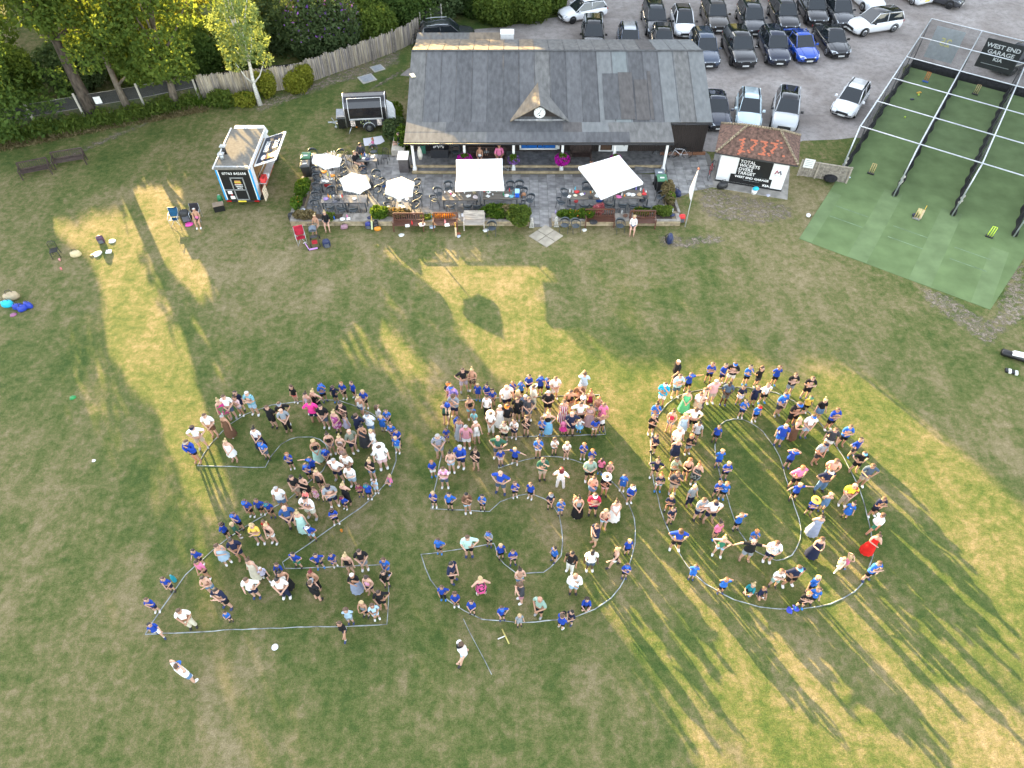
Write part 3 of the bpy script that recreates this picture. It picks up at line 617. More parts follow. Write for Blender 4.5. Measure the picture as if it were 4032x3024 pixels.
for k in range(12): tk.box(L_((1.76+.30*math.cos(k*PI/6), 41.59, 3.02+.30*math.sin(k*PI/6))), (.025, .01, .04))
tk.box(L_((1.76, 41.59, 2.85)), (.1, .01, .08)); tk.obj('clock_marks', black, clock)
# flat roofed extension at the back with a white ventilation box
ex = MB().box(L_((-3.6, 52.1, 1.3)), (6.8, 2.3, 2.6)).obj('rear_extension', mat('roof_timber', (.06, .045, .035), .8), pav)
MB().box(L_((-5.1, 52.2, 2.62)), (3.9, 2.5, .05)).obj('flat_roof', FT[5], ex); MB().box(L_((-1.5, 52.2, 2.63)), (3.3, 2.5, .05)).obj('flat_roof', FT[6], ex)
vb = thing('vent_box', 'white ventilation box on the flat roof behind the clubhouse ridge', 'vent box', (-.35, 52.2, 2.66))
MB().box((0, 0, .3), (.95, .8, .6)).obj('casing', white, vb); MB().box((0, 0, .61), (1.0, .85, .03)).obj('lid', white, vb); MB().box((-.32, -.41, .18), (.16, .01, .14)).obj('warning_label', mat('yellow_label', (.8, .65, .05), .5), vb)
pb = G(1629, 332, 3.1); tag(MB().box((0, 0, 0), (.28, .5, .05), .4).obj('litter', mat('cream_card', (.65, .6, .45), .7), None, (pb.x, pb.y, ZE+(pb.y-YE)*.3017+.06)), 'cream flap of card lying on the clubhouse roof near left edge', 'litter')
# ---------------------------------------------------------------- hanging baskets
hp = None
for i, (x, k1, k2) in enumerate([(-3.02, 'purple', 'purple'), (.1, 'violet', 'violet'), (3.2, 'purple', 'purple'), (6.6, 'purple', 'violet')]):
    o = thing('hanging_basket', '', 'hanging basket', (x, 39.32, 1.15), 0, 'hanging baskets along the veranda')
    o['label'] = ['hanging basket of bright magenta petunias nearest the left end of veranda', 'sparse hanging basket of violet flowers left of the blue shutters', 'hanging basket of bright magenta petunias right of the blue shutters', 'hanging basket of purple flowers beside the white door'][i]
    rg = np.random.default_rng(i+3); n = [900, 500, 900, 600][i]
    d = rg.normal(size=(n, 3)); d /= np.linalg.norm(d, axis=1)[:, None]; d[:, 2] *= .75
    sc_ = [1, .8, 1, .8][i]
    leaves('foliage', d*(.36*sc_)*rg.uniform(.5, 1, n)[:, None]+np.array((0, 0, .12)), .07, LEAF['grass'], o, rg)
    q = d[:int(n*[.9, .35, .9, .5][i])]; q = q[q[:, 2] < .62]
    f = leaves('flowers', q*.46*sc_, .075, LEAF[k1], o, rg); f['kind'] = 'stuff'
    MB().ball((0, 0, -.05), (.2, .2, .15), 8, 4).obj('basket', mat('basket_brown', (.12, .08, .05), .9), o)
    MB().tube([(0, 0, .1), (0, .28, .75)], .008, 4).obj('chain', steel, o)
# ---------------------------------------------------------------- terrace
slabs = []
def inside(x, y, P): return bool(inpoly(np.array([x]), np.array([y]), P)[0])
TP = [(-13.25, 34.55), (10.0, 34.55), (10.05, 36.7), (11.6, 37.6), (13.2, 38.1), (13.2, 41.55), (12.9, 42.3), (12.85, 41.55), (9.85, 41.5), (9.85, 39.4), (-6.5, 39.4), (-6.6, 41.6), (-13.5, 41.6)]
TPe = [(1.1, 34.6), (1.1, 34.1), (2.4, 34.1), (2.4, 34.6)]
base = MB(); base.prism([p for p in TP][::1], -.2, .012); base.prism([(1.1, 34.0), (2.4, 34.0), (2.4, 34.56), (1.1, 34.56)], -.2, .0125)
tb = base.obj('terrace', mat('paving_joint', (.17, .16, .145), .95)); tb['kind'] = 'structure'
sm_ = [mat('paving_slab_a', (.27, .26, .25), .85, var=.22, scale=2.5, bump=.2), mat('paving_slab_b', (.32, .31, .295), .85, var=.22, scale=2.5, bump=.2), mat('paving_slab_c', (.22, .213, .205), .85, var=.25, scale=2.5, bump=.2)]
cx = 0
for i in range(-25, 26):
    for j in range(-1, 15):
        x = i*.56+.28; y = 34.3+j*.56+(.28 if i % 2 else 0)+.26
        if all(inside(x+a, y+b, TP) for a in (-.2, .2) for b in (-.2, .2)) or inside(x, y, TPe): slabs.append((x, y))
slabs.sort(key=lambda p: p[1]); sms = []
for m_ in sm_: sms.append(MB().box((0, 0, 0), (.545, .545, .03), 0, 0, .985).mesh('paving_slab', [m_]))
st = MB()
for k, (x, y) in enumerate(slabs):
    z = .018+rnd.uniform(0, .004)
    if k < 300: o = link('paving_slab', sms[rnd.choice([0, 0, 1, 1, 2])], tb, (x, y, z))
    else: st.box((x, y, z), (.545, .545, .03), 0, rnd.choice([0, 1, 2]))
st.obj('paving_slabs', sm_, tb)['kind'] = 'stuff'
# low stone wall with beds
stone = [mat('wall_stone_a', (.34, .27, .17), .9, var=.25, scale=4, bump=.5), mat('wall_stone_b', (.42, .34, .22), .9, var=.2, scale=4, bump=.5), mat('coping_stone', (.30, .27, .235), .9, var=.25, scale=3, bump=.3)]
soil = mat('bed_soil', (.07, .05, .035), .95, var=.3, scale=8, bump=.6)
def low_wall(label, a, b, beds, face=-1):
    a = Vector((a[0], a[1], 0)); b = Vector((b[0], b[1], 0)); L = (b-a).length; ang = math.atan2(b.y-a.y, b.x-a.x)
    o = thing('planter_wall', label, 'wall', a, ang)
    MB().box((L/2, .33, .17), (L, .62, .34)).obj('wall_core', stone[0], o)
    for r in range(2):
        x = 0.0; k = 0
        while x < L-.05:
            l_ = min(rnd.uniform(.35, .6), L-x); 
            MB().box((x+l_/2, .0+rnd.uniform(-.008, .008), .09+r*.17), (l_-.015, .09, .155)).obj('wall_stone', stone[rnd.choice([0, 1])], o); x += l_
    x = 0.0
    while x < L-.05:
        l_ = min(.62, L-x); mid = x+l_/2; inb = any(p < mid < q for p, q in beds)
        if inb: MB().box((mid, .03, .375), (l_-.012, .16, .07)).obj('coping_stone', stone[2], o)
        else: MB().box((mid, .31, .375), (l_-.012, .72, .07)).obj('coping_stone', stone[2], o)
        x += l_
    for p, q in beds: MB().box(((p+q)/2, .38, .35), (q-p, .5, .03)).obj('bed_soil', soil, o)
    return o
low_wall('long low stone planter wall along the terrace front, left of the opening', (-13.3, 34.15), (1.1, 34.15), [(.7, 3.4), (6.3, 9.3), (12.0, 14.2)])
low_wall('low stone planter wall along the terrace front, right of the opening', (2.4, 34.15), (10.1, 34.15), [(.6, 3.9), (5.6, 7.2)])
low_wall('low stone planter wall up the left side of the terrace', (-13.35, 38.6), (-13.35, 34.9), [(.3, 1.4), (2.0, 3.3)])
low_wall('low stone planter wall up the right side of the terrace', (10.15, 34.9), (10.0, 37.2), [(.2, 2.2)])
pl = [('strappy_plant', 'clump of strappy green leaves in the left side planter, nearer the bins', 1196, 742, .45, .55, .55, 'grass', 900, None), ('strappy_plant', 'clump of strappy green leaves in the left side planter, middle', 1193, 764, .45, .5, .5, 'grass', 800, None),
      ('yellowing_plant', 'yellowing upright plant at the front left corner planter', 1174, 812, .4, .5, .6, 'grass', 700, ('orange', .03, .8)), ('dry_shrub', 'dry brownish shrub in the wall bed behind the seated women', 1205, 858, .75, .35, .5, 'dry', 1100, None),
      ('green_plant', 'small green plant right of the woman in black on the wall', 1300, 862, .35, .3, .4, 'mid', 500, None), ('fine_grass_clump', 'round clump of fine green grass on the terrace wall', 1500, 856, .6, .45, .75, 'grass', 1900, None),
      ('dry_shrub', 'dry tan plant on the wall behind the left brown bench', 1570, 850, .8, .3, .5, 'dry', 1000, ('orange', .03, .7)), ('yellow_flowers', 'bed of bright yellow-orange flowers behind the second brown bench', 1745, 857, .75, .25, .22, 'orange', 900, None),
      ('low_plant', 'low green bedding between the two brown benches on left', 1682, 860, .4, .25, .2, 'mid', 400, None),
      ('long_leaf_clump', 'tall pale green clump overhanging the wall left of the bush', 1960, 845, .95, .5, .7, 'grass', 2400, None), ('rosemary_bush', 'big dark green bush spilling over the wall by the opening', 2045, 862, .85, .75, .75, 'mid', 4200, None),
      ('pale_plant', 'pale pinkish seed heads between the long leaf clump and dark bush', 2000, 848, .5, .4, .75, 'dry', 700, None),
      ('green_plant', 'green bedding plants at the left end of the right wall', 2240, 852, .7, .35, .4, 'grass', 1100, ('orange', .02, .9)), ('green_plant', 'green bedding beside the pink flowers on the right wall', 2310, 850, .7, .35, .5, 'grass', 1200, ('orange', .03, .9)),
      ('pink_flowers', 'pinkish red flowers on the wall left of the middle bench', 2356, 838, .35, .3, .55, 'pinkf', 600, None), ('green_plant', 'green bedding with yellow dots behind the white-shirted woman', 2530, 842, .6, .3, .4, 'grass', 900, ('orange', .05, .8)),
      ('green_plant', 'dense green plant at the right front corner of the terrace', 2612, 838, .75, .4, .45, 'mid', 1600, None), ('dry_hedge', 'dry twiggy hedge along the right side of the terrace', 2630, 770, .45, 1.0, .75, 'dry', 2400, None), ('green_plant', 'small bright plant in the right side planter', 2642, 795, .3, .35, .7, 'grass', 500, None)]
for i, (nm, lb, u, v, rx, ry, h, kd, n, fl) in enumerate(pl):
    p = G(u, v, .36); o = bush(nm, lb, p.x, p.y, rx, ry, h, kd, n, .085, 'plants in the terrace beds', .36, fl, 5, False, i)
    o['category'] = 'plant'
# stepping stones
pc = G(1600+2028*.2712, 540+1440*.2712)
for i, (a, b_, wh) in enumerate([(-.37, .37, 'left one'), (.37, .37, 'top one'), (.37, -.37, 'right one'), (-.37, -.37, 'bottom one')]):
    c_, s_ = math.cos(rad(45)), math.sin(rad(45)); x = a*c_-b_*s_; y = a*s_+b_*c_
    o = MB().box((0, 0, .02), (.70, .70, .05), 0).obj('paving_flag', mat('pale_flag', (.36, .32, .25), .9, var=.15, scale=2), None, (pc.x+x, pc.y+y, 0), rad(45))
    tag(o, 'pale square paving flag set in the grass before the opening, '+wh, 'paving flag', 'four flags before the terrace opening')
def ornament(u, v, lb):
    p = G(u, v, .0); o = thing('stone_ornament', lb, 'ornament', (p.x, p.y, 0), 0, 'stone ornaments by the terrace opening')
    s = mat('old_white_stone', (.50, .48, .43), .9, var=.4, scale=20, bump=.5)
    MB().box((0, .1, .05), (.3, .42, .1)).obj('plinth', s, o)
    R = []
    for z, r, yy in [(.08, .13, .08), (.2, .15, .1), (.35, .12, .06), (.48, .10, .02), (.56, .06, .0)]:
        R.append([(r*math.cos(a*PI/5), yy+r*1.1*math.sin(a*PI/5), z) for a in range(10)])
    MB().rings(R).obj('body', s, o); h = MB().ball((0, -.05, .62), (.085, .11, .09), 8, 5); h.ball((0, -.16, .59), (.045, .06, .04), 6, 4); h.obj('head', s, o)
    b = MB(); b.tube([(-.07, -.04, .35), (-.08, -.13, .1)], .035, 6); b.tube([(.07, -.04, .35), (.08, -.13, .1)], .035, 6); b.obj('forelegs', s, o)
ornament(2093, 893, 'weathered white seated stone animal left of the terrace opening'); ornament(2190, 890, 'weathered white seated stone animal right of the terrace opening')
# ---------------------------------------------------------------- parasols
cv = mat('canopy_white', (.84, .84, .84), .8, var=.02)
def parasol(label, pts, ze, zc, base_px, org=(1100, 540), polez=None):
    W = [G(org[0]+u*.2712, org[1]+v*.2712, ze) for u, v in pts]; c = sum(W, Vector())/len(W)
    o = thing('parasol', label, 'parasol', (c.x, c.y, 0), 0, 'white parasols on the terrace'); n = len(W); L = [p-Vector((c.x, c.y, 0)) for p in W]
    V = []; top = Vector((0, 0, zc))
    for i in range(n):
        a, b = L[i], L[(i+1) % n]
        mid = (a+b)/2+Vector((0, 0, .02)); V.append(a); V.append(mid-(mid-Vector((0, 0, mid.z)))*.035)
    m = len(V); H = [v*.5+top*.5+Vector((0, 0, .03 if i % 2 == 0 else -.01)) for i, v in enumerate(V)]
    mb = MB(); mb.add(V+H+[top]+[v+Vector((0, 0, -.16)) for v in V], [(i, (i+1) % m, m+(i+1) % m, m+i) for i in range(m)]+[(m+i, m+(i+1) % m, 2*m) for i in range(m)]+[(2*m+1+i, 2*m+1+(i+1) % m, (i+1) % m, i) for i in range(m)])
    mb.obj('canopy', cv, o); MB().ball((0, 0, zc+.03), .035, 6, 4).obj('finial', black, o)
    MB().tube([(0, 0, 0), (0, 0, zc)], .032, 8).obj('pole', steel, o)
    r = MB()
    for i in range(n): r.tube([top-Vector((0, 0, .05)), L[i]-Vector((0, 0, .03))], .012, 4)
    r.obj('ribs', steel, o)
    return o
parasol('white hexagonal parasol nearest the wheelie bins', [(490, 255), (700, 240), (900, 300), (870, 400), (655, 440), (470, 350)], 2.15, 2.55, None)
parasol('white hexagonal parasol in the middle of the three', [(1050, 515), (1250, 560), (1322, 700), (1160, 797), (925, 745), (873, 605)], 2.15, 2.6, None)
parasol('white hexagonal parasol left of the square ones', [(1775, 575), (1960, 655), (1930, 830), (1725, 880), (1532, 795), (1560, 640)], 2.15, 2.6, None)
o1 = parasol('large white square parasol standing straight to the clubhouse', [(720, 325), (1395, 310), (1422, 750), (710, 765)], 2.3, 2.62, None, (1600, 540))
o2 = parasol('large white square parasol turned like a diamond', [(470, 430), (1060, 260), (1412, 655), (800, 882)], 2.3, 2.62, None, (2150, 540))
for o in (o1, o2): MB().prism([(-.55, -.2), (-.2, -.55), (.55, .1), (.15, .5)], 0.03, .09).obj('base_slab', mat('base_stone', (.33, .31, .27), .9), o)
# ---------------------------------------------------------------- cars
glass = mat('car_glass', (.015, .02, .024), .03, 0, .05, spec=.8)
tyre = mat('tyre_rubber', (.018, .018, .018), .85); rim_l = mat('alloy_light', (.45, .46, .48), .3, .8); rim_d = mat('alloy_dark', (.05, .05, .055), .35, .7)
trimb = mat('black_trim', (.02, .02, .022), .5); lampm = mat('headlight_glass', (.62, .66, .70), .08, .3); tailm = mat('tail_light', (.35, .01, .01), .2); platem = mat('number_plate_white', (.72, .73, .70), .4); platey = mat('number_plate_yellow', (.75, .60, .05), .4)
def paint(nm, c, r=.22): return mat('paint_'+nm, c, r, .0, .03, 1.0, coat=1.0)
def car(label, front, rear, col, kind='suv', roofcol=None, rim=rim_l, yaw=None, rear_in_front=False, rails=False, zr=1.25):
    L, W, H = {'suv': (4.45, 1.84, 1.64), 'hatch': (4.05, 1.76, 1.46), 'coupe': (4.45, 1.82, 1.44), 'big': (4.75, 1.95, 1.70), 'mini': (4.3, 1.84, 1.62)}[kind]
    f = G(*front, .35)
    if yaw is None:
        r = G(*rear, zr); d = Vector((f.x-r.x, f.y-r.y, 0)).normalized(); a = math.atan2(d.y, d.x)
    else: a = rad(yaw); d = Vector((math.cos(a), math.sin(a), 0))
    c = f-d*(L/2); o = thing('parked_car', label, 'car', (c.x, c.y, .012), a, 'cars in the car park')
    # lengthways x (front +x), profile of body sides: z of sill, shoulder
    gc = {'suv': .22, 'hatch': .2, 'coupe': .18, 'big': .24, 'mini': .2}[kind]; zs = H*.60; hb = H*.62
    xs = [-.5, -.492, -.46, -.36, -.2, 0, .12, .2, .34, .44, .485, .5]
    top = {'suv': [.50, .56, .60, .615, .61, .60, .595, .59, .56, .50, .44, .36], 'hatch': [.50, .55, .60, .62, .62, .61, .60, .59, .55, .48, .42, .34], 'coupe': [.52, .58, .62, .63, .62, .60, .595, .585, .54, .48, .42, .34]}.get(kind, [.50, .56, .60, .615, .61, .60, .60, .595, .575, .53, .47, .38])
    wd = [.78, .86, .94, .985, 1, 1, 1, .99, .97, .90, .80, .70]
    R = []
    for x, t_, w_ in zip(xs, top, wd):
        y = W/2*w_; zt = H*t_; zb = gc+(.10 if abs(x) > .47 else 0)
        R.append([(x*L, -y*.92, zb), (x*L, -y, zb+.14), (x*L, -y*1.0, zt*.72), (x*L, -y*.93, zt*.95), (x*L, -y*.72, zt), (x*L, 0, zt+.02), (x*L, y*.72, zt), (x*L, y*.93, zt*.95), (x*L, y, zt*.72), (x*L, y, zb+.14), (x*L, y*.92, zb)])
    MB().rings(R).obj('body', col, o)
    # cabin: glass house with body-coloured roof and pillars
    if kind == 'coupe': st = [(-.40, .62, .80), (-.22, .93, .70), (-.02, 1.0, .68), (.06, .985, .69), (.235, .60, .84)]
    elif kind == 'hatch': st = [(-.475, .62, .82), (-.40, .93, .70), (-.10, 1.0, .70), (.03, .99, .70), (.235, .60, .84)]
    else: st = [(-.485, .62, .84), (-.42, .95, .73), (-.1, 1.0, .72), (.06, .985, .72), (.225, .61, .86)]
    R = []
    for x, t_, w_ in st:
        y = W/2*w_; yb = W/2*.90; zb = H*.58; zt = H*t_
        R.append([(x*L, -yb, zb), (x*L*.985, -y, max(zt-.07, zb+.005)), (x*L*.98, -y*.86, max(zt, zb+.01)), (x*L*.98, y*.86, max(zt, zb+.01)), (x*L*.985, y, max(zt-.07, zb+.005)), (x*L, yb, zb)])
    MB().rings(R, sm=False).obj('windows', glass, o)
    rc = roofcol or col; rp = []
    for x, t_, w_ in st[1:4]:
        y = W/2*w_*.90; z = H*t_+.012; rp.append([(x*L*.98, -y, z-.05), (x*L*.98, -y*.8, z), (x*L*.98, 0, z+.02), (x*L*.98, y*.8, z), (x*L*.98, y, z-.05), (x*L*.98, y, z-.07), (x*L*.98, -y, z-.07)])
    MB().rings(rp).obj('roof_panel', rc, o)
    pl_ = MB()
    for s_ in (-1, 1):
        for (i, j, rr_) in ((0, 1, .05), (3, 4, .035)):
            p0 = (st[i][0]*L, s_*W/2*st[i][2]*.97, H*st[i][1]); p1 = (st[j][0]*L*.98, s_*W/2*st[j][2]*.97, H*st[j][1]-.03)
            pl_.tube([p0, p1], rr_, 5)
        pl_.tube([(-.12*L, s_*W/2*.90, H*.6), (-.13*L, s_*W/2*.705, H*.97)], .03, 4)
        pl_.tube([(st[1][0]*L, s_*W/2*st[1][2]*.96, H*st[1][1]-.05), (st[3][0]*L, s_*W/2*st[3][2]*.96, H*st[3][1]-.05)], .035, 4)
    pl_.obj('pillars', col, o)
    for s_ in (-1, 1):
        for xw in (.315, -.31):
            wz = .34 if kind in ('suv', 'big', 'mini') else .32
            w_ = MB(); n = 14; yy = s_*W/2*.90
            w_.rings([[(xw*L+rr_*math.cos(2*PI*k/n), yy+s_*dy, wz+rr_*math.sin(2*PI*k/n)) for k in range(n)] for rr_, dy in ((wz*.9, -.12), (wz, -.08), (wz, .07), (wz*.9, .10), (wz*.66, .10))][::s_])
            ty = w_.obj('wheel', tyre, o)
            q = MB(); q.rings([[(xw*L+rr_*math.cos(2*PI*k/n), yy+s_*dy, wz+rr_*math.sin(2*PI*k/n)) for k in range(n)] for rr_, dy in ((wz*.64, .085), (wz*.62, .108), (wz*.2, .095), (wz*.1, .11))][::s_]); q.obj('rim', rim, ty)
            ar = MB(); ar.tube([(xw*L+wz*1.12*math.cos(PI*k/8), s_*(W/2*.985), wz+wz*1.12*math.sin(PI*k/8)) for k in range(9)], .035, 4); ar.obj('wheel_arch', trimb if kind in ('suv', 'big', 'mini') else col, o)
        MB().box((.17*L, s_*(W/2+.08), H*.63), (.14, .20, .13), 0, 0, .8).obj('mirror', col if roofcol is None else trimb, o)
        MB().add([(.497*L, s_*W*.18, H*.40), (.47*L, s_*W*.42, H*.41), (.43*L, s_*W*.455, H*.47), (.475*L, s_*W*.25, H*.455), (.505*L, s_*W*.17, H*.37), (.475*L, s_*W*.43, H*.38)], [(0, 1, 2, 3)[::s_], (4, 5, 1, 0)[::s_]]).obj('headlight', lampm, o)
        MB().box((-.488*L, s_*W*.36, H*.50), (.06, W*.17, .12)).obj('tail_light', tailm, o)
    MB().box((.498*L, 0, H*.31), (.05, W*.50, H*.13), 0, 0, .9).obj('grille', trimb, o)
    MB().box((.49*L, 0, gc+.05), (.08, W*.72, .12)).obj('bumper', trimb, o)
    MB().box((.515*L, 0, H*.235), (.02, .50, .11)).obj('number_plate', platem, o); MB().box((-.503*L, 0, H*.36), (.02, .50, .11)).obj('number_plate', platey, o)
    b = MB()
    for s_ in (-1, 1): b.tube([(.235*L, s_*W*.28, H*.605), (.45*L, s_*W*.22, H*.50)], .008, 4)
    b.obj('bonnet_crease', col, o)
    if rails:
        for s_ in (-1, 1): MB().tube([(-.36*L, s_*W*.36, H+.02), (-.2*L, s_*W*.36, H+.07), (.02*L, s_*W*.36, H+.05)], .025, 5).obj('roof_rail', steel, o)
    return o
PW = paint('white', (.78, .79, .80)); PB = paint('black', (.010, .010, .012)); PN = paint('navy', (.012, .018, .04)); PG = paint('dark_grey', (.035, .038, .045)); PS = paint('silver', (.50, .52, .54)); PL = paint('pale_blue', (.55, .68, .74)); PU = paint('blue', (.008, .07, .42)); PT = paint('slate_blue', (.05, .07, .11)); PZ = paint('bronze_black', (.035, .028, .02))
car('dark navy hatchback parked hard against the clubhouse right end wall', (2832, 506), (2812, 345), PN, 'coupe')
car('pale blue hatchback parked nose-on behind the scorebox', (2944, 502), (2958, 353), PL, 'hatch')
car('silver small car with a black roof behind the scorebox', (3084, 512), (3112, 338), PS, 'mini', PB, rim_d)
car('white hatchback parked alone near the practice nets', (3312, 452), (3390, 320), PW, 'hatch')
car('slate blue car in second row half hidden by the clubhouse roof corner', (2793, 262), (2762, 120), PT, 'suv')
car('black car in second row between slate blue and navy cars', (2935, 262), (2890, 104), PB, 'big', None, rim_d)
car('navy car with a bright toothed grille in the second row', (3070, 252), (3036, 110), PN, 'suv')
car('bright blue car in the second row', (3188, 240), (3135, 108), PU, 'coupe', None, rim_d)
car('black car with round paired grille at the right end of second row', (3312, 220), (3255, 86), PB, 'coupe')
car('dark grey car at the left end of the back row', (2590, 140), (2570, 6), PG, 'suv')
car('white car with a dark glass roof in the back row', (2700, 142), (2682, 6), PW, 'hatch', PB)
car('dark bronze-black car in the back row right of the white one', (2832, 122), (2802, -14), PZ, 'suv')
car('dark grey car in the back row, third from the white one rightwards', (2975, 136), (2946, 2), PG, 'suv')
car('black car in the back row above the blue car', (3110, 120), (3075, -6), PB, 'suv')
car('black car in the back row above the round-grille black car', (3222, 96), (3190, -30), PB, 'suv', None, rim_d)
car('dark grey car at the right end of the back row', (3332, 106), (3285, -16), PG, 'suv')
car('white car with a black roof parked side-on beside the second row', (3345, 116), (3540, 60), PW, 'suv', PB, rim_l, 197)
car('white car nose-on at the top edge above the side-on white car', (3452, 40), (3400, -60), PW, 'suv')
car('white hatchback showing its rear and yellow plate at the top edge', (3520, -60), (3560, 30), PW, 'hatch', None, rim_l, 112)
car('dark grey car cut off by the top edge above the nets', (3790, 16), (3650, -60), PG, 'suv', None, rim_d, 322)
car('white car glimpsed at the top edge behind the back row', (3080, 6), (3050, -90), PW, 'hatch')
car('black car with roof rails half hidden behind the clubhouse roof', (2335, 205), (2337, 96), PB, 'suv', None, rim_l, None, False, True)
car('silver-blue car half hidden behind the clubhouse roof', (2480, 218), (2479, 112), PT, 'hatch', PS)
car('black car whose roof just shows behind the clubhouse right half', (2613, 222), (2612, 118), PB, 'hatch')
car('white hatchback parked side-on by the laurels at the top', (2207, 68), (2365, 12), PW, 'hatch', None, rim_d, 202)
car('old grey estate car with roof bars behind the flat-roofed extension', (1870, 142), (1745, 122), PG, 'suv', None, rim_l, 8, False, True)
car('dark grey vehicle behind the nets at the right edge', (3915, 268), (4020, 200), PG, 'big', None, rim_d, 200)
# ---------------------------------------------------------------- practice nets
m, t, b = newmat('netting_dark'); net1 = m
def netmat(nm, a, col):
    m, t, b = newmat(nm); b.inputs['Base Color'].default_value = (*col, 1); b.inputs['Roughness'].default_value = .9
    tr_ = t.nodes.new('ShaderNodeBsdfTransparent'); ms_ = N(t, 'ShaderNodeMixShader'); tc = t.nodes.new('ShaderNodeNewGeometry')
    n_ = noise(t, tc.outputs['Position'], 1.4, 3, .6); r_ = t.nodes.new('ShaderNodeMapRange'); r_.inputs['From Min'].default_value = .3; r_.inputs['From Max'].default_value = .7; r_.inputs['To Min'].default_value = a*.75; r_.inputs['To Max'].default_value = min(1, a*1.2)
    t.links.new(n_, r_.inputs[0]); t.links.new(r_.outputs[0], ms_.inputs[0]); t.links.new(tr_.outputs[0], ms_.inputs[1]); t.links.new(b.outputs[0], ms_.inputs[2]); t.links.new(ms_.outputs[0], t.nodes['Material Output'].inputs[0]); return m
net_s = netmat('netting_side', .45, (.02, .022, .022)); net_t = netmat('netting_top', .07, (.05, .055, .055)); net_b = netmat('netting_back', .30, (.035, .037, .037)); canvas = mat('black_net_skirt', (.012, .012, .014), .95, var=.4, bump=.6, bscale=8)
cg = thing('practice_nets', 'steel framed cricket practice nets over three green lanes', 'practice nets', T(0, 0, 0))
def C_(u, w_, z=0): p = T(u, w_, z); q = T(0, 0, 0); return (p[0]-q[0], p[1]-q[1], p[2])
HN = 3.5; US = [0, 3.5, 7, 10.5, 14, 17.5]; WS = [0, 3.5, 7.0, 10.5, 14.0]
for w_ in WS:
    MB().tube([C_(0, w_, HN), C_(17.5, w_, HN)], .042, 6).obj('top_rail', steel, cg)
    MB().tube([C_(0, w_+.0, HN), C_(-.3, w_, 0)], .045, 6).obj('post', steel, cg)
    for u in US[1:]: MB().tube([C_(u, w_, HN), C_(u, w_, 0)], .032, 6).obj('post', mat('post_dull', (.12, .12, .13), .6, .5), cg)
    MB().poly([C_(-.28, w_, .45), C_(17.5, w_, .45), C_(17.5, w_, HN), C_(0, w_, HN)]).obj('side_net', net_s, cg)
    sk = MB(); n = 90; ring = []
    for k in range(n+1):
        u = -.3+17.8*k/n; dz = .06*math.sin(k*1.3)+.05*math.sin(k*.47); ring.append([C_(u, w_-.12-.05*math.sin(k*.9), .0+0*dz), C_(u, w_+.02, .5+dz), C_(u, w_+.14+.06*math.sin(k*.7), .0)])
    sk.rings(ring, cap=False).obj('net_skirt', canvas, cg)
for u in US: MB().tube([C_(u, 0, HN+.03), C_(u, 14, HN+.03)], .038, 6).obj('cross_rail', steel, cg)
for i in range(4):
    MB().poly([C_(17.5, WS[i], .0), C_(17.5, WS[i+1], .0), C_(17.5, WS[i+1], HN), C_(17.5, WS[i], HN)]).obj('back_net', net_b, cg)
    MB().poly([C_(0, WS[i], HN-.05), C_(17.5, WS[i], HN-.05), C_(17.5, WS[i+1], HN-.06), C_(0, WS[i+1], HN-.06)][::-1]).obj('top_net', net_t, cg)
    sk = MB(); ring = []
    for k in range(19):
        w_ = WS[i]+3.5*k/18; dz = .07*math.sin(k*1.9+i); ring.append([C_(17.2, w_, .02), C_(17.45, w_, .55+dz), C_(17.7, w_, .02)])
    sk.rings(ring, cap=False).obj('net_skirt', canvas, cg)
MB().ball(C_(-1.0, -.35, .25), (.45, .35, .22), 10, 6).obj('bundled_net', canvas, cg)
for w_ in (0, 3.5, 7): 
    q = MB(); 
    for k in range(4): q.ball(C_(-.15+.05*k, w_+.05*(k % 2), .9+.13*k), (.10, .09, .10), 6, 4)
    q.obj('tied_netting', mat('knotted_net', (.45, .43, .38), .9, var=.3), cg)
def uvplane(nm, c, w_, h, m, par, th=.02): return MB().box(c, (w_, th, h)).obj(nm, m, par)
# banners hang on the back of the nets
ang = math.atan2(TW.y, TW.x)
bn = thing('banner', 'black banner reading WEST END GARAGE hung on the back net', 'banner', T(17.3, 5.0, 1.25), ang)
MB().box((.35, 0, 1.0), (2.5, .02, 2.05)).obj('cloth', mat('banner_black', (.015, .018, .018), .7), bn)
for s_, z, sz in (('WEST END', 1.48, .40), ('GARAGE', 1.06, .40), ('KIA', .62, .34)): textmesh('lettering', s_, sz, mat('print_grey_white', (.62, .64, .64), .6), bn, (.35, -.014, z), (PI/2, 0, 0), .002, 1.15, 'CENTER', .008)
MB().box((.35, -.013, .32), (1.9, .004, .04)).obj('small_print', mat('print_grey', (.3, .32, .32), .6), bn)
b2 = thing('banner', 'pale grey banner seen from behind on the back net, left bay', 'banner', T(17.3, 1.6, 1.0), ang)
MB().box((0, 0, 1.1), (2.0, .02, 2.3)).obj('cloth', netmat('banner_pale', .75, (.35, .38, .40)), b2)
o = textmesh('lettering', '25', .8, mat('faded_yellow', (.48, .45, .18), .7), b2, (0, -.014, 1.0), (PI/2, 0, 0), .002, -1, 'CENTER', .01)
def stumps(label, u, v, col, basec, lean=0, fan=0.0, h=.72):
    p = G(u, v, .03); o = thing('stumps', label, 'stumps', p, ang, None)
    MB().box((0, 0, .03), (.42, .16, .06)).obj('base', basec, o)
    for k in (-1, 0, 1): MB().tube([(k*.12, 0, .04), (k*.12, 0, h*1.02)], .024, 8).obj('stump', col, o)
    MB().tube([(-.12, 0, h*1.03), (.12, 0, h*1.03)], .014, 6).obj('bail', col, o)
    return o
wd_ = mat('stump_wood', (.62, .45, .20), .5); 
stumps('orange plastic stumps on a blue base at the far end of left lane', 3643, 322, mat('orange_plastic', (.75, .22, .03), .4), mat('base_blue', (.03, .15, .55), .5))
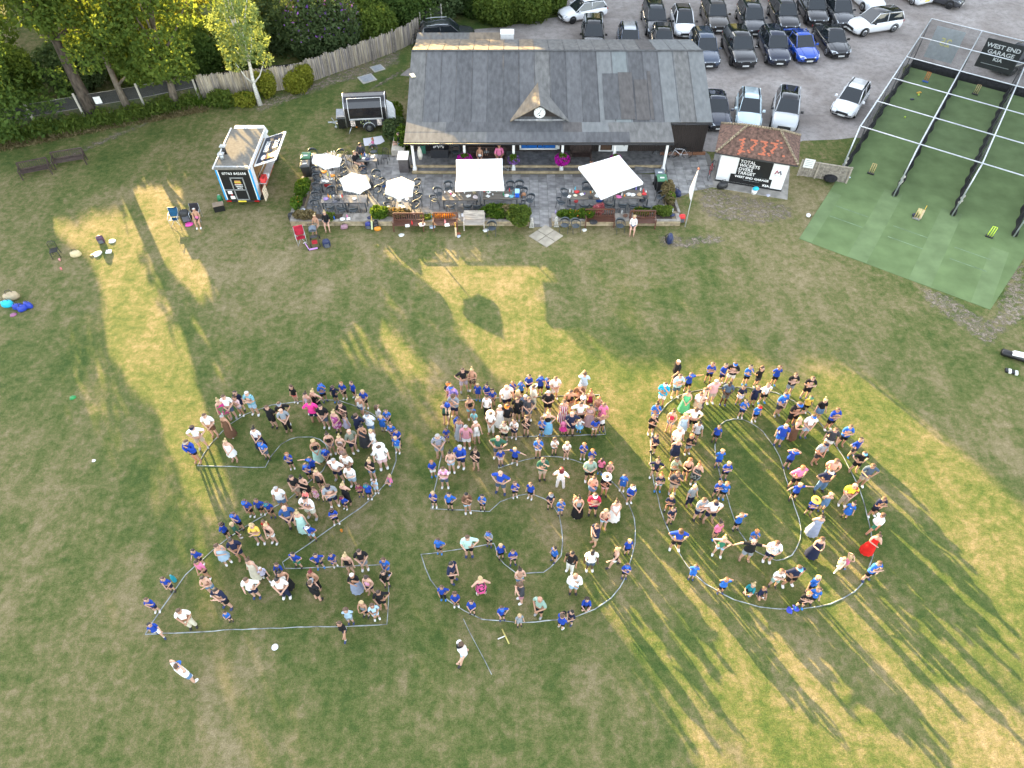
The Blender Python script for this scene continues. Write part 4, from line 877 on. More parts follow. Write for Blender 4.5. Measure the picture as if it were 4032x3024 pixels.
stumps('plain wooden stumps at the far end of the middle lane', 3838, 372, wd_, trimb)
stumps('plain wooden stumps on a dark base at the near end of left lane', 3428, 684, wd_, trimb)
stumps('wooden stumps in the middle lane with a bat leant on them', 3606, 862, wd_, mat('base_steel', (.4, .4, .4), .4, .6))
stumps('lime yellow plastic stumps in the right lane', 3894, 933, mat('lime_plastic', (.62, .85, .06), .4), trimb)
def bat(label, u, v, rz, tilt, L=.86, m=None, z=.05):
    p = G(u, v, z); o = thing('cricket_bat', label, 'cricket bat', p, rz); o.rotation_euler = (tilt, 0, rz)
    MB().box((0, .28, 0), (.108, .56, .045), 0, 0, .9).obj('blade', m or mat('bat_willow', (.60, .47, .28), .5), o)
    MB().tube([(0, .55, 0), (0, .84, 0)], .017, 6).obj('handle', mat('bat_grip', (.8, .5, .05), .6), o); return o
bat('cricket bat leaning on the middle lane stumps', 3622, 862, -.6, 1.0)
def pad(label, u, v, rz, col):
    p = G(u, v, .05); o = thing('batting_pad', label, 'batting pad', p, rz)
    for k in range(5): MB().box((-.08+.04*k, .3, .05), (.036, .62, .07), 0).obj('pad_rib', col, o)
    return o
pad('yellowish batting pad lying against the middle lane stumps', 3622, 848, -.35, mat('pad_cream', (.62, .58, .28), .7))
def small(nm, label, cat, u, v, parts, z=.02, rz=0, group=None):
    p = G(u, v, z); o = thing(nm, label, cat, p, rz, group)
    for pn, mb, m in parts: mb.obj(pn, m, o)
    return o
M_ = lambda n, c, r=.6, **k: mat('item_'+n, c, r, **k)
small('helmet', 'dark batting helmet by the middle lane stumps', 'helmet', 3597, 853, [('shell', MB().ball((0, 0, .12), (.13, .16, .12), 8, 5), M_('navy', (.015, .02, .05), .4)), ('grille', MB().tube([(-.1, -.15, .06), (0, -.2, .05), (.1, -.15, .06)], .012, 4), steel)])
small('cloth', 'pale blue cloth lying on the green strip at left', 'cloth', 3334, 698, [('fabric', MB().box((0, 0, .015), (.42, .26, .03), .3), M_('paleblue', (.55, .65, .75)))])
small('ball', 'yellow training ball in the far left lane', 'ball', 3616, 376, [('skin', MB().ball((0, 0, .06), .08, 8, 5), M_('lime', (.6, .8, .1)))]); small('ball', 'lime ball in the left lane half way down', 'ball', 3562, 464, [('skin', MB().ball((0, 0, .06), .07, 8, 5), M_('lime', (.6, .8, .1)))])
small('glove', 'orange glove dropped in the far left lane', 'glove', 3618, 366, [('palm', MB().box((0, 0, .03), (.34, .16, .06), .4), M_('amber', (.7, .4, .05)))]); small('glove', 'navy glove dropped in the left lane', 'glove', 3591, 392, [('palm', MB().box((0, 0, .03), (.24, .16, .06), .2), M_('navy', (.015, .02, .05)))])
small('helmet', 'white and black helmet on the grass left of the green strip', 'helmet', 3181, 853, [('shell', MB().ball((0, 0, .1), (.14, .16, .11), 8, 5), white), ('peak', MB().ball((.08, -.04, .08), (.1, .1, .07), 8, 4), black)])
# ---------------------------------------------------------------- scorebox
sa = math.atan2(-1.31, 4.45); sb = thing('scorebox', 'small white scorebox with brown tiled hipped roof numbered 1737', 'building', (13.06, 38.68, 0), sa)
MB().box((2.05, 1.25, 1.12), (4.1, 2.5, 2.2)).obj('wall', white, sb); MB().box((2.05, 1.25, .06), (4.16, 2.56, .13)).obj('plinth', black, sb)
MB().box((2.1, 1.2, -.0), (4.9, 3.9, .06)).obj('apron', mat('concrete_apron', (.30, .28, .25), .9, var=.2, scale=2), sb)
E0 = [(-.42, -.45, 2.28), (4.5, -.45, 2.28), (4.5, 2.95, 2.28), (-.42, 2.95, 2.28)]; Rl, Rr = (1.1, 1.25, 3.38), (3.05, 1.25, 3.38)
rt = mat('roof_tile_brown', (.15, .085, .062), .85, var=.4, scale=6, bump=.3); ro_ = mat('roof_tile_orange', (.46, .135, .07), .8, var=.1); rdg = mat('ridge_tile_lichen', (.30, .24, .16), .9, var=.5, scale=12)
rf2 = MB().add([Vector(p)-Vector((0, 0, .05)) for p in E0+[Rl, Rr]], [(0, 1, 5, 4), (1, 2, 5), (2, 3, 4, 5), (3, 0, 4), (0, 3, 2, 1)]).obj('roof', rt, sb)
fs = MB()
for a, b in ((0, 1), (1, 2), (2, 3), (3, 0)): A, B = Vector(E0[a]), Vector(E0[b]); fs.tube([A-Vector((0, 0, .07)), B-Vector((0, 0, .07))], .05, 4, sm=False)
fs.obj('fascia', mat('fascia_dark', (.05, .05, .05), .6), rf2)
MB().box((2.05, -.02, 2.14), (4.3, .1, .1)).obj('soffit', white, sb)
FONT = {'1': [".#.", "##.", ".#.", ".#.", ".#.", ".#.", ".#.", ".#.", "###"], '7': ["###", "..#", "..#", "..#", ".#.", ".#.", ".#.", "#..", "#.."], '3': ["###", "..#", "..#", "..#", ".#.", "..#", "..#", "..#", "###"]}
def slope(A, B, Tl, Tr, digits=False):
    A, B, Tl, Tr = map(Vector, (A, B, Tl, Tr)); e = (B-A).normalized(); up = ((Tl+Tr)/2-(A+B)/2); up = (up-e*up.dot(e)); SL = up.length; up.normalize(); n = e.cross(up).normalized()
    base = MB(); rows = int(SL/.1); W_ = (B-A).length; out = []
    for r in range(rows+1):
        f = min(1, (r+.5)*.1/SL); x0 = (Tl-A).dot(e)*f; x1 = W_-((B-Tr).dot(e))*f; s = x0 if r % 2 else x0-.08; c0 = 0
        k = math.floor(x0/.15-(.5 if r % 2 else 0)); 
        while True:
            xa = k*.15+(.075 if r % 2 else 0); xb = xa+.146; k += 1
            if xa > x1: break
            xa2, xb2 = max(xa, x0), min(xb, x1)
            if xb2-xa2 < .02: continue
            col = 0
            if digits:
                gi = k-1-8; rr_ = 11-r      # columns counted along the course
                if 0 <= rr_ < 9 and 0 <= gi < 16 and gi % 4 < 3 and FONT['1737'[gi//4]][rr_][gi % 4] == '#': col = 1
                if (r, gi) in ((2, 1), (1, 0), (13, 14), (12, 16), (9, 16), (4, 18)): col = 1
            o0 = A+e*xa2+up*(r*.1-.03)+n*.018; o1 = A+e*xb2+up*(r*.1-.03)+n*.018; q1 = o1+up*.125-n*.014; q0 = o0+up*.125-n*.014
            V = [o0, o1, q1, q0, o0-n*.014, o1-n*.014]; F = [(0, 1, 2, 3), (4, 5, 1, 0)]
            if col: MB().add([v+n*.006 for v in V], F).obj('orange_tile', ro_, rf2)
            else: base.add(V, F)
    b = base.obj('roof_tiles', rt, rf2); b['kind'] = 'stuff'
slope(E0[0], E0[1], Rl, Rr, True); slope(E0[1], E0[2], Rr, Rr); slope(E0[2], E0[3], Rr, Rl); slope(E0[3], E0[0], Rl, Rl)
for a, b in ((E0[0], Rl), (E0[1], Rr), (E0[2], Rr), (E0[3], Rl), (Rl, Rr)):
    A, B = Vector(a), Vector(b); n = int((B-A).length/.16)
    for k in range(n): 
        p = A.lerp(B, (k+.1)/n); q = A.lerp(B, (k+1)/n); MB().tube([p+Vector((0, 0, .03)), q+Vector((0, 0, .015))], [.085, .06], 6).obj('ridge_tile', rdg, rf2)
bdn = MB().box((2.15, -.02, 1.32), (2.05, .03, 1.12)).obj('score_board', black, sb)
for i, s_ in enumerate(('TOTAL', 'WICKETS', 'OVERS', 'TARGET')): textmesh('lettering', s_, .30, white, bdn, (1.2, -.042, 1.60-i*.265), (PI/2, 0, 0), .003, .98, 'LEFT', .004)
b3 = MB().box((2.1, -.03, .45), (2.55, .03, .58)).obj('advert_board', black, sb)
textmesh('lettering', 'WEST END GARAGE', .20, white, b3, (2.15, -.048, .55), (PI/2, 0, 0), .002, 1.15, 'CENTER', .006)
textmesh('lettering', 'westendgarage.co.uk', .10, mat('print_grey', (.3, .32, .32), .6), b3, (2.15, -.048, .41), (PI/2, 0, 0), .002, 1.2, 'CENTER')
textmesh('lettering', 'KIA', .2, white, b3, (3.1, -.048, .20), (PI/2, 0, 0), .002, 1.3, 'CENTER', .01)
lg = MB(); lg.tube([(3.42, -.02, 1.18), (3.50, -.02, 1.42), (3.6, -.02, 1.26)], .035, 4); e1 = lg.obj('emblem', mat('emblem_crimson', (.42, .02, .09), .5), sb)
lg = MB(); lg.tube([(3.6, -.022, 1.26), (3.70, -.022, 1.42), (3.79, -.022, 1.18)], .035, 4); lg.obj('emblem', mat('emblem_navy', (.02, .025, .09), .5), sb)
MB().box((3.6, -.01, 1.08), (.42, .01, .015)).obj('emblem_caption', mat('print_grey', (.3, .32, .32), .6), sb)
# fence and notice right of the scorebox
wf = thing('board_fence', 'short fence of weathered grey boards between scorebox and nets', 'fence', G(3140, 690), sa)
L = 3.05
for k in range(22): MB().box((.07+k*.135, 0, .55), (.125, .022, 1.08+.02*math.sin(k*2))).obj('board', mat('weathered_timber', (.25, .22, .185), .9, var=.3), wf)
for x in (0, 1.05, 3.0): MB().box((x, -.03, .58), (.10, .10, 1.18)).obj('post', mat('pale_timber', (.33, .29, .235), .9, var=.2), wf)
MB().box((1.5, -.02, 1.12), (3.05, .08, .05)).obj('capping', mat('pale_timber', (.33, .29, .235), .9, var=.2), wf)
ns_ = MB().box((.42, -.08, 1.0), (.62, .02, .62)).obj('notice', white, wf)
for k in range(4): MB().box((.42, -.093, 1.2-k*.12), (.45, .004, .03)).obj('notice_text', mat('print_grey', (.3, .32, .32), .6), ns_)
tag(MB().box((0, 0, .12), (.36, .3, .26), .4).obj('stone_block', mat('pale_stone', (.55, .50, .42), .9), None, G(3268, 704)), 'pale stone block at the foot of the grey board fence', 'block')
# flagpole
fl = thing('flagpole', 'tall thin pole with a drooping white flag in front of the scorebox', 'flag', G(2697, 893)); 
MB().tube([(0, 0, 0), (0, 0, 4.0)], [.035, .02], 8).obj('pole', mat('pole_grey', (.5, .5, .48), .5), fl); MB().ball((0, 0, 4.03), .06, 8, 4).obj('finial', mat('finial_red', (.6, .15, .08), .4), fl)
R = []
for z, w_ in ((3.85, .04), (3.6, .10), (3.2, .26), (2.8, .40), (2.45, .42), (2.3, .30), (2.1, .22), (1.95, .08)):
    R.append([(-.02-w_*.55*(1+math.cos(a*PI/5))*.5, .05*math.sin(a*PI/5)*(1+w_), z) for a in range(10)])
MB().rings(R).obj('flag_cloth', cv, fl)
# ---------------------------------------------------------------- burger van
va = math.atan2(36.04-35.96, 1.95); bv = thing('food_van', 'white and black burger van with its serving hatch sign raised', 'van', (-16.48, 36.0, 0), .0)
pw2 = mat('van_white', (.74, .75, .76), .35); sky_ = mat('van_blue', (.02, .32, .72), .35); vblk = mat('van_black', (.012, .012, .014), .35); silv = mat('van_trim_silver', (.42, .44, .45), .4, .5)
MB().box((0, 2.05, 1.70), (2.08, 4.1, 2.15)).obj('box_body', pw2, bv)
MB().box((0, 1.95, 2.80), (2.14, 4.3, .09)).obj('roof_panel', mat('van_roof', (.19, .178, .155), .95, var=.12, spec=.05), bv)
for s_ in (-1, 1): MB().box((s_*1.06, 1.95, 2.84), (.07, 4.34, .08)).obj('roof_edge', pw2, bv)
MB().box((0, .0, 2.80), (2.18, .12, .12)).obj('roof_edge', silv, bv)
MB().box((0, 4.25, 2.62), (2.1, .55, .42), 0, 0, .86).obj('roof_fairing', pw2, bv)
bk_ = MB().box((0, -.01, 1.62), (2.0, .04, 2.05)).obj('rear_panel', vblk, bv)
for s_ in (-1, 1): MB().box((s_*1.0, -.03, 1.62), (.10, .05, 2.16)).obj('corner_stripe', sky_, bv); MB().box((s_*.925, -.035, 1.62), (.045, .05, 2.1)).obj('corner_trim', white, bv)
textmesh('phone_number', '07763 845658', .235, white, bk_, (0, -.045, 2.32), (PI/2, 0, 0), .003, .98, 'CENTER', .002, 1.08)
dd = MB(); 
for c, s_ in (((-.32, -.05, 1.32), (.06, .03, 1.55)), ((.42, -.05, 1.32), (.06, .03, 1.55)), ((.05, -.05, 2.1), (.8, .03, .06)), ((.05, -.05, 1.26), (.8, .03, .06)), ((.05, -.05, .56), (.8, .03, .06)), ((-.6, -.05, 1.26), (.55, .03, .05))): dd.box(c, s_)
dd.obj('rear_door_frame', silv, bv)
def burger(par, c, s, m3=None):
    x, y, z = c
    for nm, dz, h, w_, cl in (('bun', -.16, .10, .62, (.55, .27, .08)), ('patty', -.07, .08, .66, (.22, .07, .03)), ('cheese', .0, .05, .68, (.8, .5, .05)), ('lettuce', .05, .04, .7, (.12, .4, .05)), ('bun', .15, .16, .6, (.62, .32, .1)), ('tray', -.25, .05, .8, (.7, .8, .85))):
        MB().box((x, y, z+dz*s), (w_*s, .01, h*s), 0, 0, .9).obj(nm, mat('print_'+nm+str(int(cl[0]*100)), cl, .6), par)
burger(bk_, (.05, -.06, 1.78), .62); textmesh('lettering', 'GREEDY', .12, white, bk_, (.08, -.06, 1.47), (PI/2, 0, 0), .002, 1, 'CENTER', .003); textmesh('lettering', 'BOYZ', .12, white, bk_, (.08, -.06, 1.34), (PI/2, 0, 0), .002, 1, 'CENTER', .003)
for (x, z) in ((-.62, 1.08), (-.55, .72)): MB().box((x, -.06, z), (.26, .01, .22)).obj('notice', white, bv)
MB().box((-.55, -.06, .9), (.09, .01, .09), .0).obj('hazard_diamond', mat('print_red', (.6, .03, .02), .5), bv)
MB().box((0, -.06, .47), (2.0, .06, .12)).obj('bumper', trimb, bv); MB().box((-.05, -.10, .47), (.5, .02, .10)).obj('number_plate', platey, bv)
for s_ in (-1, 1): MB().box((s_*.85, -.10, .48), (.3, .03, .09)).obj('tail_light', tailm, bv)
# serving side (right)
MB().box((1.055, 2.0, 1.95), (.03, 3.0, 1.25)).obj('hatch_opening', mat('hatch_interior', (.22, .12, .04), .8, var=.5, scale=3), bv)
MB().box((1.30, 2.0, 1.32), (.42, 3.0, .05)).obj('serving_counter', mat('counter_grey', (.55, .55, .58), .3, .4), bv)
MB().box((1.12, 2.0, .92), (.06, 3.2, .72)).obj('side_panel', mat('panel_orange_black', (.30, .09, .04), .6, var=.9, scale=2.5), bv)
hs_ = MB(); A, B = Vector((1.08, .55, 2.52)), Vector((1.08, 3.55, 2.52)); oa = Vector((1.28, -.0, .42)).normalized()*1.5
hs_.add([A, B, B+oa, A+oa]+[p-Vector((-.02, 0, .06)) for p in (A, B, B+oa, A+oa)], [(0, 3, 2, 1), (4, 5, 6, 7), (0, 1, 5, 4), (1, 2, 6, 5), (2, 3, 7, 6), (3, 0, 4, 7)]); ht = hs_.obj('serving_hatch', white, bv)
n_ = oa.cross(Vector((0, 1, 0))).normalized(); n_ = n_ if n_.z > 0 else -n_
q = MB(); pp = [A+Vector((0, .12, 0))+oa*.08, B-Vector((0, .1, 0))+oa*.08, B-Vector((0, .1, 0))+oa*.93, A+Vector((0, .12, 0))+oa*.93]; q.poly([p+n_*.012 for p in pp][::-1]); sgn = q.obj('sign_face', mat('sign_slate', (.06, .065, .08), .9, spec=.1), ht)
R_ = Matrix((Vector((0, 1, 0)), -oa.normalized(), n_)).transposed().to_euler()
for s_, k, yy in (('GREEDY', .42, 1.75), ('BOYZ', .84, 1.95)): textmesh('lettering', s_, .44, white, sgn, A+Vector((0, yy-.55, 0))+oa*k+n_*.02, R_, .003, .72, 'LEFT', .014)
for k_, (d, w1, cl) in enumerate(((.70, .55, (.62, .32, .1)), (.58, .60, (.8, .5, .05)), (.50, .6, (.25, .08, .03)), (.80, .62, (.6, .75, .9)))):
    ce = A+oa*(d if k_ < 3 else .9)+Vector((0, .62, 0)); wv = Vector((0, w1/2, 0)); dv = oa*(.055 if k_ else .1); z_ = n_*(.022+.003*k_)
    MB().poly([ce-wv-dv+z_, ce+wv-dv+z_, ce+wv+dv+z_, ce-wv+dv+z_][::-1]).obj('burger_print', mat('print_b%d' % k_, cl, .6), sgn)
ce = A+oa*.34+Vector((0, .62, 0))+n_*.03; MB().poly([ce+Vector((0, .26*math.cos(a*PI/6), 0))+oa.normalized()*.16*math.sin(a*PI/6) for a in range(12)][::-1]).obj('burger_print', mat('print_pale', (.6, .62, .7), .6), sgn)
for y in (.6, 3.5): MB().tube([(1.1, y, 1.7), A+Vector((.75, y-.55, .28))], .02, 5).obj('hatch_strut', silv, bv)
for nm, c, s_, cl in (('sauce_box', (1.34, .75, 1.5), (.3, .5, .3), (.65, .05, .05)), ('napkin_box', (1.42, 1.15, 1.44), (.25, .3, .2), (.75, .75, .78)), ('menu_board', (1.42, .15, .92), (.05, .62, .8), (.75, .62, .45))): MB().box(c, s_, 0).obj(nm, mat('v_'+nm, cl, .6, var=.4, scale=9), bv)
# cab
R = []
for y, z, w_ in ((4.1, 2.15, 1.0), (4.7, 2.05, .98), (5.25, 1.35, .97), (5.7, 1.15, .92), (5.88, .85, .86)):
    R.append([(-w_, y, .38), (-w_, y, z*.62), (-w_*.86, y, z), (w_*.86, y, z), (w_, y, z*.62), (w_, y, .38)])
MB().rings(R, sm=False).obj('cab', pw2, bv)
MB().add([(-.8, 4.76, 2.03), (.8, 4.76, 2.03), (.86, 5.26, 1.40), (-.86, 5.26, 1.40)], [(0, 1, 2, 3)[::-1]]).obj('windscreen', glass, bv, (0, .015, .015))
for s_ in (-1, 1):
    MB().add([(s_*.99, 4.2, 1.35), (s_*.985, 5.1, 1.2), (s_*.92, 4.75, 1.9), (s_*.90, 4.2, 1.98)], [(0, 1, 2, 3)[::s_]]).obj('cab_window', glass, bv, (s_*.02, 0, 0))
    MB().box((s_*1.12, 4.95, 1.5), (.16, .12, .3)).obj('mirror', trimb, bv)
    for y in (.8, 4.95):
        w_ = MB().rings([[(s_*(.85+dx), y+r_*math.cos(k*PI/7), .34+r_*math.sin(k*PI/7)) for k in range(14)] for r_, dx in ((.3, -.1), (.34, -.06), (.34, .1), (.3, .14), (.18, .12))]).obj('wheel', tyre, bv)
MB().box((0, 3.2, .42), (1.8, 4.6, .2)).obj('chassis', trimb, bv)
for (y, h, m_) in ((1.35, .45, trimb), (.75, .32, silv)):
    f_ = MB(); f_.tube([(-.72, y, 2.84), (-.72, y, 2.84+h)], .11, 10); f_.obj('flue', m_, bv); MB().box((-.72, y, 2.9+h), (.36, .3, .05)).obj('flue_cowl', silv, bv)
cb = G(890, 800); o = thing('crate', 'black crate on the grass by the rear corner of the burger van', 'crate', G(866, 826), .35); MB().box((0, 0, .2), (.62, .42, .4)).obj('tub', black, o); MB().box((0, 0, .415), (.64, .44, .03)).obj('lid', mat('lid_brown', (.25, .19, .14), .6), o)
gb_ = G(880, 800); o = thing('gas_bottle', 'green gas bottle behind the burger van', 'gas bottle', G(873, 800)); MB().rings([[(r_*math.cos(k*PI/5), r_*math.sin(k*PI/5), z) for k in range(10)] for r_, z in ((.12, .02), (.16, .06), (.16, .45), (.11, .56), (.04, .6))]).obj('cylinder', mat('gas_green', (.02, .20, .08), .5), o); MB().tube([(-.07, 0, .62), (.07, 0, .62)], .02, 5).obj('valve', steel, o)
# ---------------------------------------------------------------- catering trailer
tr = thing('catering_trailer', 'black curved-roof catering trailer with its end door open', 'trailer', (-9.95, 44.35, 0), .09)
tb_ = mat('trailer_black', (.012, .012, .014), .22, coat=.6); R = []; prof = [(-.0, .42), (-.0, 1.25), (.06, 1.75), (.25, 2.10), (.6, 2.32), (.95, 2.36), (1.3, 2.25), (1.55, 1.9), (1.62, 1.3), (1.6, .42)]
for x in (-1.38, 1.38): R.append([(x, y, z) for y, z in prof])
MB().rings(R, sm=False).obj('body', tb_, tr)
for x in (-1.40, 1.40):
    MB().tube([(x, y, z) for y, z in prof], .045, 6).obj('edge_trim', mat('trim_chrome', (.5, .5, .52), .25, .8), tr)
hz = MB(); yz = [(-.03, 1.02), (.03, 1.62), (.22, 2.1), (.42, 2.26)]
for x in (-1.12, 1.12): hz.tube([(x, y-.02, z+.02) for y, z in yz], .022, 5)
for y, z in (yz[0], yz[-1]): hz.tube([(-1.12, y-.02, z+.02), (1.12, y-.02, z+.02)], .022, 5)
hz.obj('hatch_frame', white, tr)
MB().box((0, -.03, .98), (2.3, .05, .05)).obj('counter_edge', steel, tr)
for x in (-.95, .85): MB().box((x, -.02, .72), (.30, .02, .42)).obj('menu', mat('menu_print', (.72, .62, .55), .6, var=.5, scale=14), tr)
fo = MB()
for k in range(9): a = k*.7; fo.ball((-.1+.32*math.cos(a), -.01, .76+.12*math.sin(a)), .03, 5, 3)
fo.obj('leaf_logo', mat('logo_pale_green', (.6, .7, .3), .6), tr)
for s_ in (0, 1):
    yy = .06+s_*1.5; w_ = MB().rings([[(.12+r_*math.cos(k*PI/8), yy+dy, .32+r_*math.sin(k*PI/8)) for k in range(16)] for r_, dy in ((.28, .14), (.32, .1), (.32, -.07), (.28, -.10), (.2, -.10))]).obj('wheel', tyre, tr)
    MB().rings([[(.12+r_*math.cos(k*PI/6), yy-.105, .32+r_*math.sin(k*PI/6)) for k in range(12)] for r_ in (.19, .1, .03)]).obj('rim', rim_l, w_)
MB().tube([(.12+.40*math.cos(PI*k/8), -.03, .34+.40*math.sin(PI*k/8)) for k in range(9)], .03, 5).obj('wheel_arch', steel, tr)
db = MB().box((-1.72, .45, .75), (.52, .8, .85)).obj('gas_locker', tb_, tr); MB().box((-1.74, .45, 1.2), (.58, .85, .04), 0, 0, 1, .3).obj('locker_lid', mat('locker_lid', (.30, .31, .33), .4, .5), tr)
hb = MB(); hb.tube([(-1.4, .35, .38), (-2.45, .75, .40)], .04, 6); hb.tube([(-1.4, 1.25, .38), (-2.45, .8, .40)], .04, 6); hb.tube([(-2.4, .78, .42), (-2.75, .78, .42)], .05, 6); hb.tube([(-2.3, .78, .42), (-2.45, .78, .75)], .025, 5); hb.obj('drawbar', steel, tr)
jw = MB(); jw.tube([(-2.25, .66, .5), (-2.25, .66, .16)], .03, 6); jw.ball((-2.25, .66, .12), (.1, .06, .11), 8, 4); jw.obj('jockey_wheel', steel, tr)
dr2 = MB().add([(1.42, .1, .55), (1.95, -.35, .55), (2.05, -.28, 1.7), (1.9, -.12, 2.1), (1.5, .1, 2.25), (1.44, .14, .55), (1.97, -.31, .55), (2.07, -.24, 1.7), (1.92, -.08, 2.1), (1.52, .14, 2.25)], [(0, 1, 2, 3, 4), (9, 8, 7, 6, 5), (0, 5, 6, 1), (1, 6, 7, 2), (2, 7, 8, 3), (3, 8, 9, 4)]); dr2.obj('end_door', mat('door_pale_grey', (.52, .54, .57), .4), tr)
for x in (-1.1, 1.15): MB().tube([(x, .05, .42), (x+.22*(1 if x > 0 else -1), -.12, .02)], .03, 5).obj('corner_steady', steel, tr)
for x in (-.75, 1.05): MB().box((x, -.02, .44), (.1, .03, .04)).obj('marker_light', mat('marker_orange', (.8, .25, .02), .4), tr)
for dx in (0, .3): MB().box((1.62+dx, .45-dx, .28+0*dx), (.26, .3, .06)).obj('entry_step', steel, tr)
# ---------------------------------------------------------------- bins, bikes
def bin_(label, u, v, lid, rz):
    p = G(u, v, 0); o = thing('wheelie_bin', label, 'wheelie bin', p, rz)
    R = [[(-w_/2, -d/2, z), (w_/2, -d/2, z), (w_/2, d/2, z), (-w_/2, d/2, z)] for w_, d, z in ((.44, .46, .06), (.46, .5, .4), (.56, .62, .98), (.6, .66, 1.0))]
    MB().rings(R, sm=False).obj('body', mat('bin_black', (.02, .022, .024), .5), o)
    l_ = MB().rings([[(-w_/2, -d/2-.01, z), (w_/2, -d/2-.01, z), (w_/2, d/2, z+.03), (-w_/2, d/2, z+.03)] for w_, d, z in ((.62, .70, 1.01), (.60, .68, 1.06), (.4, .45, 1.09))], sm=False).obj('lid', lid, o)
    MB().box((0, -.02, 1.10), (.26, .2, .012)).obj('sticker', mat('sticker_white', (.7, .72, .74), .5), l_)
    MB().tube([(-.24, .38, 1.02), (.24, .38, 1.02)], .02, 5).obj('handle', black, o)
    for s_ in (-1, 1): MB().rings([[(s_*.25+dx, .22+r_*math.cos(k*PI/5), .1+r_*math.sin(k*PI/5)) for k in range(10)] for r_, dx in ((.1, -.02), (.1, .02))]).obj('wheel', tyre, o)
gl = mat('lid_green', (.05, .18, .09), .5); kl = mat('lid_dark', (.05, .055, .06), .4); bl = mat('lid_slate', (.13, .15, .17), .4)
bin_('wheelie bin with a dark lid at the left edge of the terrace', 1215, 700, kl, .1); bin_('green-lidded wheelie bin behind the dark-lidded one, terrace left', 1218, 668, gl, .05)
bin_('green-lidded wheelie bin at the right side of terrace', 2596, 756, gl, .0); bin_('grey-lidded wheelie bin behind the green-lidded one, terrace right', 2588, 735, bl, .0)
def bike(label, u, v, rz, frame, rz2=.12, wheel_r=.33, z=.0, s=1):
    p = G(u, v, z); o = thing('bicycle', label, 'bicycle', p, rz); o.rotation_euler = (rz2, 0, rz); o.scale = (s, s, s)
    for x in (-.52, .52):
        n = 20; w_ = MB(); w_.tube([(x+wheel_r*math.cos(2*PI*k/n), 0, wheel_r+wheel_r*math.sin(2*PI*k/n)) for k in range(n+1)], .018, 5); ty = w_.obj('wheel', tyre, o)
        sp = MB(); 
        for k in range(10): sp.tube([(x, 0, wheel_r), (x+wheel_r*.95*math.cos(k*PI/5), 0, wheel_r+wheel_r*.95*math.sin(k*PI/5))], .004, 3)
        sp.obj('spokes', steel, ty)
    f = MB(); bb = (-.08, 0, .28); se = (-.2, 0, .78); he = (.36, 0, .80); f.tube([bb, se], .017, 6); f.tube([se, he], .017, 6); f.tube([bb, (.38, 0, .7)], .02, 6); f.tube([bb, (-.52, 0, .33)], .012, 5); f.tube([se, (-.52, 0, .33)], .011, 5); f.tube([(.36, 0, .86), (.52, 0, .33)], .016, 6); f.obj('frame', frame, o)
    MB().box((-.23, 0, .86), (.26, .13, .05), 0, 0, .7).obj('saddle', black, o); h = MB(); h.tube([(.36, 0, .86), (.4, 0, .93)], .015, 5); h.tube([(.44, -.24, .93), (.4, 0, .93), (.44, .24, .93)], .013, 5); h.obj('handlebar', black, o)
    q = MB(); q.ball((-.08, -.03, .28), (.09, .02, .09), 8, 3); q.tube([(-.08, .06, .28), (.02, .1, .16)], .012, 4); q.tube([(-.08, -.06, .28), (-.18, -.1, .4)], .012, 4); q.obj('crank', steel, o)
bike('white framed bicycle leaning on the boarded wall behind right veranda post', 2672, 622, PI, mat('bike_white', (.75, .75, .78), .3), -.2)
bike('dark bicycle behind the white veranda post at the right end', 2615, 620, PI, mat('bike_dark', (.03, .03, .03), .4), -.2)
bike('red mountain bicycle leaning on the left wall of the scorebox', 2800, 690, rad(245), mat('bike_red', (.45, .03, .03), .4), .15, .36)
bike('small silver child bicycle on the terrace by the middle veranda post', 1998, 680, rad(195), mat('bike_silver', (.5, .5, .52), .3, .5), .1, .33, 0, .62)
bike('dark mountain bicycle at the left rear corner of the clubhouse', 1636, 172, rad(70), mat('bike_dark', (.03, .03, .03), .4), .1, .36)
# ---------------------------------------------------------------- people
CLR = {'white': (.80, .80, .78), 'black': (.014, .014, .016), 'navy': (.016, .022, .055), 'royal': (.018, .062, .37), 'blue': (.03, .14, .52), 'ltblue': (.40, .56, .70), 'skyblue': (.20, .50, .75), 'cyan': (.01, .38, .66),
 'slate': (.075, .105, .15), 'denim': (.12, .22, .38), 'grey': (.26, .29, .32), 'charcoal': (.05, .052, .06), 'beige': (.46, .38, .29), 'cream': (.66, .62, .50), 'brown': (.14, .075, .045), 'khaki': (.24, .19, .15), 'pink': (.72, .20, .36), 'hotpink': (.80, .05, .28),
 'ltpink': (.72, .50, .50), 'rose': (.52, .23, .27), 'coral': (.78, .20, .18), 'peach': (.78, .42, .32), 'red': (.62, .02, .015), 'crimson': (.50, .03, .08), 'darkred': (.28, .02, .03), 'maroon': (.22, .015, .06), 'magenta': (.55, .04, .22), 'purple': (.22, .12, .40), 'lavender': (.50, .48, .62), 'lilac': (.48, .42, .50),
 'mint': (.46, .70, .62), 'aqua': (.28, .62, .66), 'sage': (.26, .38, .32), 'green': (.04, .20, .12), 'dkgreen': (.035, .11, .075), 'teal': (.02, .20, .24), 'yellow': (.80, .55, .10), 'orange': (.85, .22, .03), 'bluegrey': (.30, .35, .48), 'greygreen': (.16, .18, .14), 'lime': (.6, .8, .1)}
HAIR = {'blonde': (.52, .38, .19), 'brown': (.10, .055, .03), 'dkbrown': (.04, .024, .016), 'black': (.012, .010, .009), 'grey': (.36, .35, .34), 'white': (.62, .60, .56), 'ginger': (.34, .13, .04), 'red': (.16, .02, .02)}
